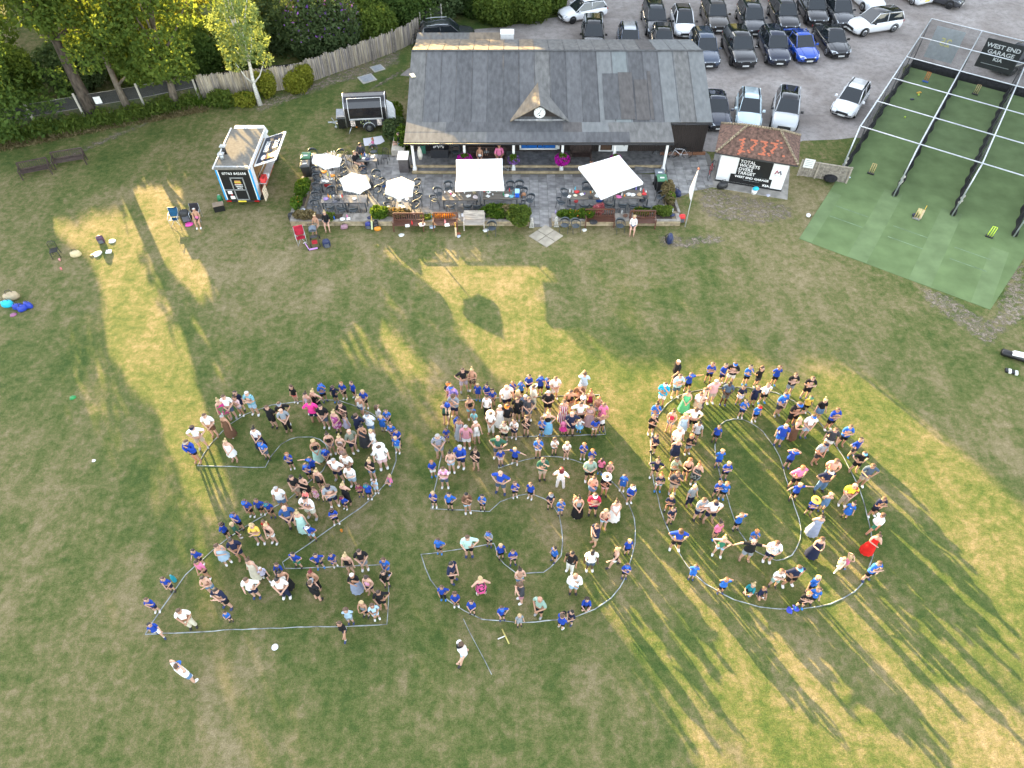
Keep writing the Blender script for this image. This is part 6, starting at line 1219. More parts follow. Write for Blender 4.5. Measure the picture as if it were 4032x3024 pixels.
# tile headx heady who top bottom hair pose [turn] [extras]; who may carry a height in cm; h in metres above ground after @
PPL = '''
A 155 1215 m royal.long black.brief cap:beige p -10
A 270 935 m white.tee beige.shorts cap:navy h
A 505 705 m white.tee brown.shorts short:brown f
A 850 735 w brown.maxidress - bun:grey r
A 910 1215 w white.dress - bun:blonde f
A 765 425 w redfloral.dress - bun:blonde f 20
A 875 345 m white.tee slate.shorts short:brown r
A 1095 265 c150 navy.tee navy.shorts short:dkbrown r
A 1085 370 c145 ltpink.tee grey.brief bun:brown p
A 1325 275 m tealstripe.tee ltblue.shorts short:white x
A 1715 545 m170 black.tee black.shorts short:brown r
A 1950 480 m black.tee black.shorts cap:grey f
A 1985 610 m172 grey.tee black.trousers bald f
A 1455 975 w lightprint.tee navy.maxi bun:black f
A 1595 1225 c145 blue.tee slate.shorts cap:blue r
B 115 150 c black.tee coral.brief lhair:brown f
B 370 280 w lilac.vest grey.shorts bun:dkbrown r
B 445 415 m hotpink.tee navy.shorts short:brown h 160
B 500 235 w black.vest black.maxi bun:blonde f
B 635 95 c145 blue.tee black.shorts cap:blue p 20
B 865 145 c navy.tee navy.shorts cap:navy f
B 1025 80 c royal.tee black.shorts short:ginger f
B 1210 70 c royal.tee black.shorts short:brown r -30
B 1410 225 c140 royal.tee black.shorts short:blonde f
B 1330 345 w160 white.vest denim.brief bun:blonde w
B 1665 510 c white.tee white.shorts lhair:brown p 150
B 1835 580 c blue.tee black.shorts short:brown f
B 1740 690 c blue.tee blue.shorts short:blonde r 170
B 1920 840 c blue.tee navy.shorts short:brown f
B 2020 940 c royal.tee navy.shorts short:dkbrown r
B 2005 1070 c blue.tee sage.shorts short:blonde r -20
B 645 500 m black.tee slate.shorts short:dkbrown f
B 1005 455 m black.tee black.shorts short:dkbrown p
B 880 615 w floral.dress - bun:blonde f
B 1080 670 c135 lavender.dress - bun:brown r 150
B 1290 660 m navy.tee navy.shorts cap:black f
B 1500 640 m bluewhite.tee denim.shorts cap:grey f
B 1385 870 w charcoal.maxidress - bun:black p
B 1560 945 w white.tee white.brief short:blonde w -60
B 765 1010 w black.vest grey.brief bun:dkbrown f
B 980 1060 w whitestripe.vest black.brief bun:blonde f
B 1165 950 m greygreen.tee navy.shorts bald f 60
B 515 1140 w black.vest mint.maxi lhair:blonde f
B 715 1280 c royal.tee black.shorts cap:blue f
B 1000 1220 c ltpink.vest black.brief lhair:brown r
B 1085 1380 m spotty.tee black.shorts short:brown f
B 1710 1250 m white.tee ltpink.shorts hat:white r 0 big
C 985 215 m white.tee navy.shorts short:grey h
C 585 185 c royal.tee navy.shorts cap:blue o -30
C 515 290 c royal.tee black.shorts cap:blue p
C 1240 340 m165 white.tee ltblue.shorts short:brown f
C 1580 225 w black.tee denim.brief bun:blonde p
C 200 110 c royal.tee black.shorts short:ginger p
C 280 495 m black.tee beige.shorts short:dkbrown f
C 440 520 w black.dress - bun:black p
C 695 405 w charcoal.vest black.brief bun:blonde r -20
C 510 850 m white.tee cream.shorts short:dkbrown x 0 big
C 500 745 c95 coral.tee ltblue.brief short:brown s 0 @1.40 ride
C 650 690 c100 pinkwhite.dress - lhair:brown f
C 890 650 m grey.tee navy.shorts cap:navy x
C 820 690 c95 peach.tee grey.brief lhair:blonde s 0 @.62 held
C 1140 630 w black.vest black.trousers bun:blonde f
C 1130 830 c110 royal.tee navy.shorts cap:maroon r -30
C 1400 630 c105 redblue.tee navy.shorts short:brown x
C 1535 620 c royal.tee navy.shorts cap:teal r
C 1665 560 c110 ltblue.tee ltblue.shorts short:brown p
C 1925 480 c110 pink.tee denim.brief lhair:blonde q -60
C 955 1050 c royal.tee black.shorts cap:black x
C 160 1010 m blue2.tee navy.shorts bald f
C 375 1105 w mint.maxidress - bun:blonde r
C 20 690 m white.tee denim.shorts short:grey f
C 555 1320 c royal.tee ltblue.shorts cap:white h
D 655 190 c140 royal.tee black.shorts cap:blue f
D 860 175 c royal.tee black.shorts short:brown f
D 1050 225 c royal.tee black.shorts cap:teal r
D 450 425 c140 royal.tee black.shorts cap:blue p -30
D 215 610 c royal.tee black.shorts cap:black r 60
D 415 610 c dkgreen.tee black.shorts short:blonde r 130
D 780 640 w yellow.tee slate.brief lhair:blonde x
D 990 560 c115 red.tee red.brief short:brown r
D 1040 630 w black.vest white.brief bun:blonde f
D 145 1010 w ltblue.dress - lhair:brown p 30
D 400 910 m navy.tee navy.shorts short:dkbrown f 20
D 715 1270 w cream.maxidress - bun:brown r
D 930 1420 c115 lavender.tee black.shorts short:white w 30
D 1230 1340 c royal.tee navy.shorts short:brown q
D 1525 1150 c royal.tee green.shorts short:black h
D 1935 1170 c royal.tee navy.shorts short:dkbrown h
F 1315 10 c115 royal.tee royal.shorts short:brown f 20
F 625 250 w white.vest black.maxi bun:black f 20
F 585 350 m white.tee navy.trousers bun:black s2
F 1040 250 w black.vest black.trousers bun:red r
E 1005 125 c royal.tee black.shorts short:black r
E 1070 330 w160 pink.tee black.brief bun:dkbrown f
E 1180 620 w white.vest denim.brief short:dkbrown x
E 455 630 c royal.tee navy.shorts short:brown f
E 155 1010 c royal.tee navy.shorts short:brown p
E 210 1465 c royal.tee white.shorts short:black w 40
E 745 1215 m white.tee cream.trousers short:brown f 30
E 1415 840 m navy.tee black.shorts short:black x
E 1585 1250 c95 blue.tee navy.shorts short:brown r
F 160 350 m white.tee navy.shorts short:brown f
F 1035 395 m black.tee black.shorts cap:grey p 170
Z 1357 2188 w black.vest khaki.brief bun:blonde r
Z 1412 2169 m black.tee grey.shorts short:dkbrown f
F 1605 290 w black.tee bluegrey.maxi short:white p
F 1800 325 w pinkwhite.vest navy.brief lhair:dkbrown f
F 2035 75 c140 blue.tee blue.shorts short:brown f
F 2030 250 c140 black.tee black.shorts short:dkbrown r
F 1965 520 m160 black.tee black.shorts short:dkbrown f
F 1735 665 c145 grey.vest black.shorts short:blonde f
F 1880 700 c145 ltblue.tee ltblue.shorts short:brown f
F 1520 765 c140 ltblue.tee grey.shorts afro:brown f
F 1435 945 c145 black.tee navy.brief short:brown w -20
W 395 520 m white.tee denim.shorts cap:blue u 160
M 395 745 m white.tee ltblue.brief cap:black w -50
G 780 135 m black.tee lilac.shorts short:brown h
G 980 145 w black.vest leopard.mini bun:blonde x
G 465 430 c150 navy.tee navy.shorts cap:orange f
G 540 500 m tiedye.tee grey.shorts cap:blue r -20
G 575 700 m grey.tee navy.shorts cap:brown p
G 385 870 w dkgreen.vest black.brief short:brown f
G 440 840 c95 royal.tee navy.brief cap:blue s 0 @1.2 ride
G 1105 460 c royal.tee royal.brief short:blonde r
G 1305 475 c royal.tee pink.brief bun:dkbrown f
G 1430 590 c royal.tee black.shorts lhair:dkbrown f
G 925 770 w black.vest aqua.brief bun:brown f
G 1305 730 w white.tee black.trousers lhair:dkbrown r
G 1740 510 m white.tee navy.shorts bald r 0 big
G 1870 415 c royal.tee black.shorts short:brown p
G 2060 410 c blue.tee black.shorts cap:blue r -20
G 1995 620 w slate.vest slate.brief lhair:blonde r 170
G 1975 785 m170 black.tee black.shorts short:brown r
G 1025 1060 c115 aqua.tee aqua.shorts cap:blue r 170
G 650 1160 c royal.tee black.shorts cap:blue q
G 1600 940 w white.maxidress - short:white r
G 1755 920 m black.tee beige.shorts cap:orange r
G 1390 1100 w white.tee white.trousers hat:cream f
G 1690 1300 c155 cream.tee black.shorts short:brown x
G 1910 1240 c150 white.tee navy.mini short:brown p
H 185 1190 c150 black.tee black.brief lhair:brown p
G 700 1230 w bwstripe.maxidress - bun:brown r
G 845 1380 m rose.tee white.shorts short:grey r
G 1065 1290 w white.vest white.shorts short:white r
G 415 1430 c110 royal.tee royal.shorts short:brown f
H 240 270 c140 royal.tee black.shorts short:black r
H 495 285 c145 royal.tee black.shorts cap:blue f
H 660 335 c royal.tee black.shorts cap:blue p -50
H 820 320 m170 white.tee white.shorts short:brown f
H 1455 225 m ltblue.tee beige.shorts short:brown p 170
H 1350 490 m brown.tee black.shorts short:grey p
H 1150 610 m black.vest beige.shorts short:dkbrown f
H 340 500 m cream.tee cream.trousers cap:white r 130
H 165 720 m slate.tee slate.shorts short:grey r
H 235 770 m charcoal.tee slate.shorts short:brown f
H 665 630 m black.tee black.shorts short:grey r
H 1375 870 m white.tee black.shorts short:dkbrown h
H 1430 670 c95 white.tee navy.brief short:brown s 0 @1.35 ride
H 1590 620 w maroon.vest brown.brief bun:ginger f
H 1765 760 w lavender.vest white.brief short:ginger p
H 1010 840 w redstripe.maxidress - lhair:brown f
H 1590 920 w rosestripe.maxidress - short:black x
H 1880 890 w pink.tee pink.brief short:brown r
H 1180 1090 m navy.tee navy.shorts bald f
H 660 1085 w black.vest skyblue.maxi bun:blonde h
H 1825 1040 c100 magenta.tee magenta.brief short:black f
H 1860 1150 c white.vest black.brief short:brown u
H 1700 1210 c145 royal.tee white.brief cap:black f 0
H 1355 1220 c105 white.tee skyblue.tutu short:blonde r
H 1000 1260 c110 pink.tee magenta.tutu cap:pink r
H 530 1225 c blue.tee black.shorts short:brown p
I 285 160 m bluestripe.tee grey.shorts short:grey f
I 690 360 m royal.tee navy.shorts short:grey r
I 510 475 w white.vest ltblue.brief bun:black r
I 970 420 w black.tee black.brief bun:brown p
I 175 630 c royal.tee white.shorts short:ginger r
I 385 755 w pinkwhite.tee slate.shorts short:brown x
I 200 1195 c royal.tee black.shorts short:blonde p
I 490 1215 c140 blue.tee black.shorts short:black f
I 810 1225 w brown.tee ltblue.brief short:black p
I 1095 1250 c blue.tee black.shorts short:black p
I 1385 190 m dkgreen.tee slate.shorts bald h
I 1430 425 c royal.tee white.brief lhair:brown r
I 1695 400 c royal.tee black.shorts short:blonde o
I 1430 830 m royal.tee slate.shorts bald h
I 1695 1015 c royal.tee black.shorts short:brown p
I 1980 1035 c royal.tee black.shorts short:brown r -40
J 190 225 c155 blue.tee white.brief bun:dkbrown p
J 485 230 c white.tee navy.brief lhair:brown p
J 710 290 c135 white.tee black.brief short:blonde f
J 1020 310 c royal.tee royal.brief short:ginger p
J 1170 425 c royal.tee royal.brief short:ginger p 20
J 1345 590 c125 pink.tee black.brief short:black r 0 dark
J 1500 665 c rose.vest navy.brief short:ginger f
J 1140 610 m sage.tee black.shorts short:brown r
J 270 585 m dkgreen.tee beige.shorts short:brown p
J 610 770 w white.tee white.trousers lhair:red h 160
J 1200 925 w black.vest denim.mini bun:brown p
J 1430 910 w black.tee ltpink.brief hat:white p
J 1755 890 c blue.tee blue.shorts cap:blue r
J 1895 1075 c150 royal.tee black.brief cap:white f
J 410 1220 c navy.tee black.shorts cap:grey f
J 600 1340 c blue.tee blue.shorts short:brown p
J 930 1300 w grey.vest black.maxi bun:dkbrown f
J 850 1270 c90 ltblue.vest ltblue.brief bun:blonde s 40 @.66 held
J 1220 1235 m crimson.tee navy.shorts cap:white x
J 1615 1360 w white.maxidress - bun:brown f
J 1415 1520 w darkred.vest ltblue.brief short:blonde p
K 295 575 c blue.tee black.shorts cap:blue r
K 830 525 m mint.tee black.shorts short:brown f
K 1220 440 c grey.tee black.shorts cap:blue p
K 1435 670 c royal.tee black.shorts short:blonde f
K 1655 780 c royal.tee black.shorts short:brown x
K 530 1010 m navy.tee black.shorts short:black f 60
K 1065 1280 w pinkfloral.dress - short:blonde h 180
K 1785 1120 w white.vest denim.brief bun:dkbrown p
K 1805 1380 m charcoal.tee rose.shorts cap:brown p -60
K 360 1430 c royal.tee black.trousers short:brown f
K 600 1555 c royal.tee black.shorts lhair:brown f
L 1255 320 m navy.tee beige.shorts short:brown p -70
L 485 725 c blue.tee black.shorts short:black r -50
L 800 815 m black.tee white.trousers short:black r -40
L 1170 790 m white.tee slate.shorts short:black r 0 dark
L 1625 750 w black.vest white.brief bun:blonde w -80
L 1845 590 c royal.tee navy.shorts short:blonde r
L 1800 1030 c royal.tee black.shorts cap:blue p
L 860 1220 m white.long ltblue.shorts bald p
M 510 255 c royal.tee black.shorts short:brown f
M 860 325 c royal.tee black.shorts cap:blue f
M 1065 415 c115 grey.tee grey.shorts short:blonde r
M 1300 225 m sage.tee black.shorts bald f -20
M 1840 230 c royal.tee black.shorts afro:dkbrown q
M 1665 375 c navy.tee navy.shorts short:black f -60
M 1555 415 c145 royal.tee black.shorts cap:black p 130
N 770 165 m black.tee charcoal.shorts short:white w -60
N 800 440 m ltblue.tee slate.shorts short:brown x
N 1020 410 c145 royal.tee black.shorts cap:blue o
N 510 605 m cyan.tee white.shorts cap:white p
N 1450 205 c150 royal.tee black.shorts short:brown x
N 1710 225 c150 royal.tee navy.shorts short:black r
N 1895 205 m165 black.tee white.shorts cap:blue x
N 970 765 w green2.maxidress - short:dkbrown f
N 1220 790 w white.tee beige.skirt short:brown r
N 1315 715 m black.vest charcoal.shorts short:brown h 60
N 1520 555 m check.tee beige.shorts short:grey f
N 1790 590 m slate.tee greygreen.shorts short:black f 0 dark
N 2070 660 c145 navy.tee lightprint.mini short:black r
N 2110 940 c140 blue.tee navy.shorts short:black p
N 350 1010 w165 blue.tee blue.brief bun:black p
N 290 1235 c155 black.tee black.shorts short:brown p
N 670 1155 w crimson.vest denim.brief bun:brown f
N 915 1220 w ltblue.dress - lhair:blonde r
N 1120 1100 m white.tee black.shorts cap:brown h
N 1190 1380 w zigzag.tee black.brief bun:black r
N 800 1495 m white.tee black.shorts bald r
N 1580 1455 c royal.tee black.shorts short:brown r
O 155 210 c150 blue.tee black.shorts short:black p
O 340 240 c150 black.tee charcoal.shorts lhair:brown f
O 625 220 c150 royal.tee black.shorts short:brown f
O 885 340 m165 black.tee grey.shorts short:brown x
O 1160 395 m165 black.tee black.shorts short:brown x
O 280 545 c155 navy.tee navy.shorts short:brown r
O 445 500 c155 white.tee black.shorts short:brown h
O 720 655 m blue.tee charcoal.shorts cap:blue f
O 295 850 c blue.tee black.shorts cap:red r
O 940 815 m black.tee black.shorts cap:blue x 0 big
O 1130 705 c yellow.tee black.shorts cap:green r
O 1360 755 w black.tee denim.mini bun:blonde r
O 1560 905 m165 royal.tee black.shorts short:brown x
O 1165 1010 m white.tee ltblue.shorts cap:blue f
O 950 1070 w black.vest brown.maxi lhair:blonde f 60
O 725 1165 m165 royal.tee blue.shorts bald r
O 1530 1230 m165 charcoal.tee white.shorts short:brown f
O 1770 1175 m165 blue.tee black.shorts short:brown x
O 1935 1385 c150 royal.tee charcoal.shorts short:brown h
O 865 1565 c150 royal.tee navy.shorts cap:blue u
P 310 115 c145 navy.tee black.shorts short:brown f -40
P 705 205 w navy.dress - short:blonde f
P 950 110 c155 black.tee grey.shorts short:ginger p
P 335 560 c155 navy.tee black.brief bun:brown h
P 680 540 w greenprint.tee black.brief lhair:dkbrown p
P 915 560 w black.vest black.brief lhair:ginger f
P 1085 640 w darkfloral.dress - bun:ginger p
P 395 835 c140 navy.tee ltblue.brief bun:ginger x
P 695 790 m charcoal.tee beige.shorts short:brown p
P 1000 1040 w grey.tee navy.trousers short:blonde r
P 585 1220 c140 navy.tee black.brief bun:blonde x
P 615 1435 c140 navy.tee charcoal.brief bun:dkbrown r
P 1170 1270 m grey.tee navy.shorts short:brown x
P 1380 1315 m white.tee navy.shorts cap:navy h
P 1505 385 c140 blue.tee royal.shorts short:blonde f
P 1625 610 c140 royal.tee black.shorts short:blonde x
P 1465 960 c royal.tee navy.shorts short:brown x
P 1590 975 c140 blue.tee black.shorts short:ginger r
P 1855 1545 c140 blue.tee black.shorts short:brown u
Q 1110 260 m grey.tee charcoal.shorts cap:navy f
Q 750 650 m pink.tee black.shorts short:ginger h
Q 1300 540 m peach.tee denim.shorts short:brown f
Q 1195 710 m navy.tee denim.trousers cap:white h
Q 710 925 c140 royal.tee black.shorts short:blonde o
Q 1745 420 m160 black.tee black.shorts cap:skyblue h
Q 1885 620 m slate.tee beige.shorts short:brown f
Q 1590 940 m yellowred.tee beige.trousers bald f
Q 2060 1150 m160 navy.tee black.shorts short:brown x
Q 2045 1420 m160 white.tee green.shorts short:brown w 120
Q 960 1185 c royal.tee black.shorts hat:yellow x
Q 1205 1085 c150 denim.vest denim.shorts short:blonde f
Q 1575 1235 c blue.tee blue.skirt bun:brown r -20
Q 1060 1450 w bluegrey.maxidress - bun:dkbrown r
R 600 325 m royal.tee black.shorts cap:brown h
R 1180 215 c150 pink.tee navy.brief bun:dkbrown r
R 1235 435 w green.vest ltblue.brief bun:blonde h
R 1705 330 c blue.tee ltblue.shorts short:ginger p
R 1660 480 m black.tee grey.shorts bald o
R 2000 500 m bluewhite.tee navy.shorts short:brown r
R 820 840 c blue.tee blue.shorts cap:blue r
R 1265 1030 c140 blue.tee black.shorts short:brown u
R 1650 1115 c teal.tee black.brief bun:blonde q -30
R 1810 1160 c navy.tee navy.brief short:brown q
R 2065 910 c155 white.tee sage.shorts short:brown x
S 980 340 w navy.maxidress - lhair:brown r
S 605 790 m navy.tee black.shorts cap:skyblue h
S 920 950 c150 blue.tee black.shorts short:blonde r
S 930 1140 c150 blue.tee black.shorts short:brown r
S 775 1210 c150 black.tee black.shorts short:ginger x
S 1340 650 c110 cream.tee cream.trousers short:blonde w -60
S 1450 620 c110 pink.vest pink.brief lhair:blonde u 100
S 1900 280 w red.maxidress - bun:brown p
S 1900 720 m165 blue.tee black.shorts short:brown x
T 505 1140 w beige.dress - bun:blonde s -15 @.0 sit wall
T 650 1090 w black.tee slate.brief bun:blonde s 10 @.0 sit wall
T 1165 95 m charcoal.tee navy.shorts cap:black s 0 @.08 sit chair
T 1085 215 m black.tee beige.shorts short:dkbrown s 60 @.08 sit chair
U 1060 145 w white.vest denim.brief bun:brown s 0 @.3 sit bench
U 1160 165 c95 grey.tee grey.shorts short:brown s 0 @.45 sit bench
U 1345 120 m pink.tee beige.shorts short:dkbrown s 0 @.3 sit bench
V 1285 1150 w white.tee denim.brief lhair:blonde s -10 @.0 sit lawn
V 660 355 m beige.tee khaki.shorts short:dkbrown s 0 @-.12 sit step
X 705 250 w pink.vest slate.brief short:white s 10 @.0 sit camp
Y 1880 1175 w black.tee ltblue.brief lhair:dkbrown s -80 @.05 sit side
Y 1235 1300 c115 pink.tee slate.brief lhair:ginger q -60
'''
CLR['blue2'] = (.03, .08, .22); WORD['blue2'] = 'navy blue'; CLR['green2'] = (.10, .48, .24); WORD['green2'] = 'green patterned'
FRONT = {}
people = []
for ln in PPL.strip().split('\n'):
    f = ln.split(); tl, hx, hy = f[0], float(f[1]), float(f[2]); who = f[3]; kind = who[0]; cm = float(who[1:])/100 if len(who) > 1 else KIND[kind][0]
    pose = f[7][0]; pose = 'f' if f[7] == 's2' else pose; turn = float(f[8]) if len(f) > 8 and f[8].lstrip('-').isdigit() else 0.0
    z0 = 0.0; ex = set(f[8:])
    for q in f[8:]:
        if q.startswith('@'): z0 = float(q[1:])
    o_ = TILE[tl]; u, v = o_[0]+hx*o_[2], o_[1]+hy*o_[2]
    people.append(dict(u=u, v=v, kind=kind, cm=cm, top=f[4].split('.'), bot=None if f[5] == '-' else f[5].split('.'), hair=f[6].split(':'), pose=pose, turn=turn, z0=z0, ex=ex))
_r = random.Random(23)
for p in people:
    if p['pose'] in 'fr' and _r.random() < .5: p['pose'] = _r.choice('gjvfr')
make_bodies(sorted({(p['kind'], p['pose']) for p in people}))
shoem = {'white': mat('shoe_white', (.78, .78, .78), .5), 'black': mat('shoe_black', (.015, .015, .017), .5), 'navy': mat('shoe_navy', (.02, .04, .12), .5), 'tan': mat('shoe_tan', (.30, .18, .11), .6), 'grey': mat('shoe_grey', (.3, .3, .3), .6), 'blue': mat('shoe_blue', (.02, .2, .55), .5)}
def zone(u, v):
    if v < 1000 or (u < 600 and v < 1700): return ''
    if u < 900 and v > 2540: return 'alone below figure 2'
    if v > 2520 and 1700 < u < 1900: return 'alone below figure 5'
    if u < 1620: return 'figure 2 '+('top' if v < 1800 else 'middle' if v < 2120 else 'foot')
    if u < 2555: return 'figure 5 '+('top bar' if v < 1700 else 'neck' if v < 1850 else 'upper bowl' if v < 2080 else 'lower bowl')
    return 'figure 0 '+('top' if v < 1640 else 'left side' if u < 2900 and v < 2200 else 'bottom' if v > 2200 else 'right side')
POSEW = {'g': '', 'j': '', 'v': '', 'r': '', 'f': 'hands clasped', 'x': 'arms folded', 'h': 'hands on hips', 'p': 'hand raised to face', 'o': 'arms outstretched', 'u': 'arms raised', 'w': 'walking', 's': 'seated', 'q': 'crouching'}
pr = random.Random(11); PER = []
for i, p in enumerate(people):
    K_ = KIND[p['kind']]; sc = p['cm']/K_[0]; d = _body[(p['kind'], p['pose'])]; hz = (.935+d['dz'])*p['cm']
    P = G(p['u'], p['v'], hz+p['z0'])
    root = bpy.data.objects.new('person', None); C.objects.link(root); root.empty_display_size = .2
    root.location = (P.x, P.y, p['z0']); wd2 = 1.25 if 'big' in p['ex'] else 1+pr.uniform(-.04, .12)*(p['kind'] == 'm')
    root.scale = (sc*wd2*.94, sc*(wd2*.5+.5), sc); root.rotation_euler.z = rad(p['turn']+pr.uniform(-20, 20)) if p['pose'] != 's' else rad(p['turn'])
    kp = (p['kind'], p['pose']); b = wear(root, d['mesh'], skinm[2] if 'dark' in p['ex'] else skinm[0] if pr.random() < .72 else skinm[1]); b.name = 'body'
    tc, ts = p['top']; sit_ = p['pose'] in 'sqk'
    if sit_ and ts in ('dress', 'maxidress'): wear(root, garment(kp, 'vest'), cmat(tc)); wear(root, garment(kp, 'shorts'), cmat(tc))
    else:
        wear(root, garment(kp, ts), cmat(tc))
        if ts in ('dress', 'maxidress') and pr.random() < .35: pass
    if p['bot']:
        bs = p['bot'][1]; bs = 'shorts' if sit_ and bs in ('skirt', 'mini', 'maxi', 'tutu') else bs
        wear(root, garment(kp, bs), cmat(p['bot'][0]))
    hs_ = p['hair']
    if hs_[0] != 'bald':
        if hs_[0] in ('cap', 'hat'):
            c = hs_[1]; wear(root, garment(kp, hs_[0]), cloth(c) if c in CLR else cloth('brown'))
            wear(root, garment(kp, 'short'), mat('hair_'+'brown', HAIR['brown'], .6, var=.2))
        else: wear(root, garment(kp, hs_[0]), mat('hair_'+hs_[1], HAIR[hs_[1]], .55, var=.25, scale=30))
    sk = pr.choice(['white', 'white', 'black', 'black', 'navy', 'blue'] if p['kind'] == 'c' else ['white', 'white', 'black', 'tan', 'grey', 'navy'] if p['kind'] == 'm' else ['white', 'tan', 'tan', 'white', 'black'])
    for s_ in 'RL': wear(root, garment(kp, 'shoe'+s_), shoem[sk])
    if p['kind'] == 'c' and pr.random() < .5:
        c = pr.choice(['white', 'black'])
        for s_ in 'RL': wear(root, garment(kp, 'sock'+s_), shoem[c])
    if tc == 'blue' and ts == 'tee' and p['pose'] in 'rfoh':      # small white winged mark on the training shirts
        kk = ('badge', kp)
        if kk not in _gar:
            H = d['H']; co = d['co']; zz = (.69+d['dz'])*H; m_ = (np.abs(co[:, 2]-zz) < .05*H) & (np.abs(co[:, 0]) < .05*H) & (d['lb'] == 'torso'); yb = (co[m_, 1].min() if m_.any() else -.1)-.022*H/1.7
            s_ = H*.028; _gar[kk] = MB().add([(-s_*1.5, yb, zz+s_), (-s_*.1, yb-.004, zz-s_), (s_*.2, yb-.004, zz-s_), (s_*1.5, yb, zz+s_), (s_*.4, yb, zz+s_*.3), (-s_*.4, yb, zz+s_*.3)], [(0, 1, 5), (1, 2, 4, 5), (2, 3, 4)]).mesh('shirt_mark', [white])
        link('shirt_mark', _gar[kk], root)
    PER.append((root, p))
def person_labels():
    G_ = {}
    for root, p in PER:
        root['category'] = 'person'
        kid = p['kind'] == 'c'; who = 'child' if p['cm'] < 1.5 and kid else 'teenager' if kid or p['cm'] < 1.66 else {'m': 'man', 'w': 'woman'}[p['kind']]
        tp = cword(p['top'][0])+(' dress' if 'dress' in p['top'][1] else ''); bt_ = '' if not p['bot'] else cword(p['bot'][0])+' '+{'shorts': 'shorts', 'brief': 'shorts', 'trousers': 'trousers', 'maxi': 'long skirt', 'mini': 'short skirt', 'skirt': 'skirt', 'tutu': 'tutu'}[p['bot'][1]]
        nt_ = {'tee': ' shirt', 'long': ' long-sleeved shirt', 'vest': ' vest'}.get(p['top'][1], '')
        if 'dress' in p['top'][1]: base = '%s in %s' % (who, tp)
        else: base = '%s in %s%s and %s' % (who, tp, nt_, bt_)
        h0, h1 = (p['hair']+[''])[:2]
        hair = 'bald' if h0 == 'bald' else ('%s cap' % wn(h1) if h0 == 'cap' else '%s hat' % wn(h1) if h0 == 'hat' else '%s hair' % wn(h1))
        zn = zone(p['u'], p['v']); root['group'] = 'people standing in the '+zn.rsplit(' ', 0)[0][:8] if zn.startswith('figure') else 'people around the terrace'
        if 'ride' in p['ex']: zn2 = 'riding on shoulders, '+zn
        elif 'held' in p['ex']: zn2 = 'held in arms, '+zn
        elif 'sit' in p['ex']: zn2 = {'wall': 'seated on terrace wall', 'chair': 'seated at the upper terrace table', 'bench': 'seated on the veranda bench', 'lawn': 'seated on front bench', 'step': 'seated behind the diamond parasol', 'camp': 'seated on camping chair', 'side': 'seated beside the clubhouse corner'}[[q for q in ('wall', 'chair', 'bench', 'lawn', 'step', 'camp', 'side') if q in p['ex']][0]]
        else: zn2 = zn or 'lying on striped blanket'
        G_.setdefault((base, hair, zn2), []).append((root, p))
    for (base, hair, zn), L in G_.items():
        parts = base+', '+hair
        if len(L) == 1:
            r, p = L[0]; pw = POSEW[p['pose']]; s = parts+((', '+pw) if pw and len((parts+' '+pw+' '+zn).split()) <= 16 and 'seated' not in zn else '')+', '+zn
            r['label'] = s; continue
        L.sort(key=lambda q: q[1]['u'])
        for i, (r, p) in enumerate(L):
            rk = 'leftmost' if i == 0 else 'rightmost' if i == len(L)-1 else ORD[i]+' from left'
            r['label'] = '%s, %s, %s such' % (parts, zn, rk) if len((parts+zn+rk).split()) < 14 else '%s, %s, %s' % (parts, zn, rk)
person_labels()
for r, p in PER:
    if len(r['label'].split()) > 16 and p['hair'][0] == 'bald': r['label'] = r['label'].replace(', bald', '').replace(' such', '')
    if len(r['label'].split()) > 16: r['label'] = r['label'].replace(', '+(('%s hair' % wn(p['hair'][1])) if len(p['hair']) > 1 and p['hair'][0] not in ('cap', 'hat') else '@@'), '').replace(' such', '').replace('and maroon', 'maroon').replace('riding on shoulders', 'on shoulders')
for r, p in PER:
    if len(r['label'].split()) > 16: r['label'] = r['label'].replace('bright blue cap', 'blue cap').replace('figure 5 top bar, second', 'top bar of 5, second').replace('second from left', 'second leftmost').replace('royal blue', 'blue').replace('figure 2 middle', 'middle of 2')
print([r['label'] for r, p in PER if len(r['label'].split()) > 16])
print('PEOPLE', len(PER), 'longest', max(len(r['label'].split()) for r, p in PER), max((r['label'] for r, p in PER), key=len))
_ls = [r['label'] for r, p in PER]; print('dup', [l for l in _ls if _ls.count(l) > 1][:6])
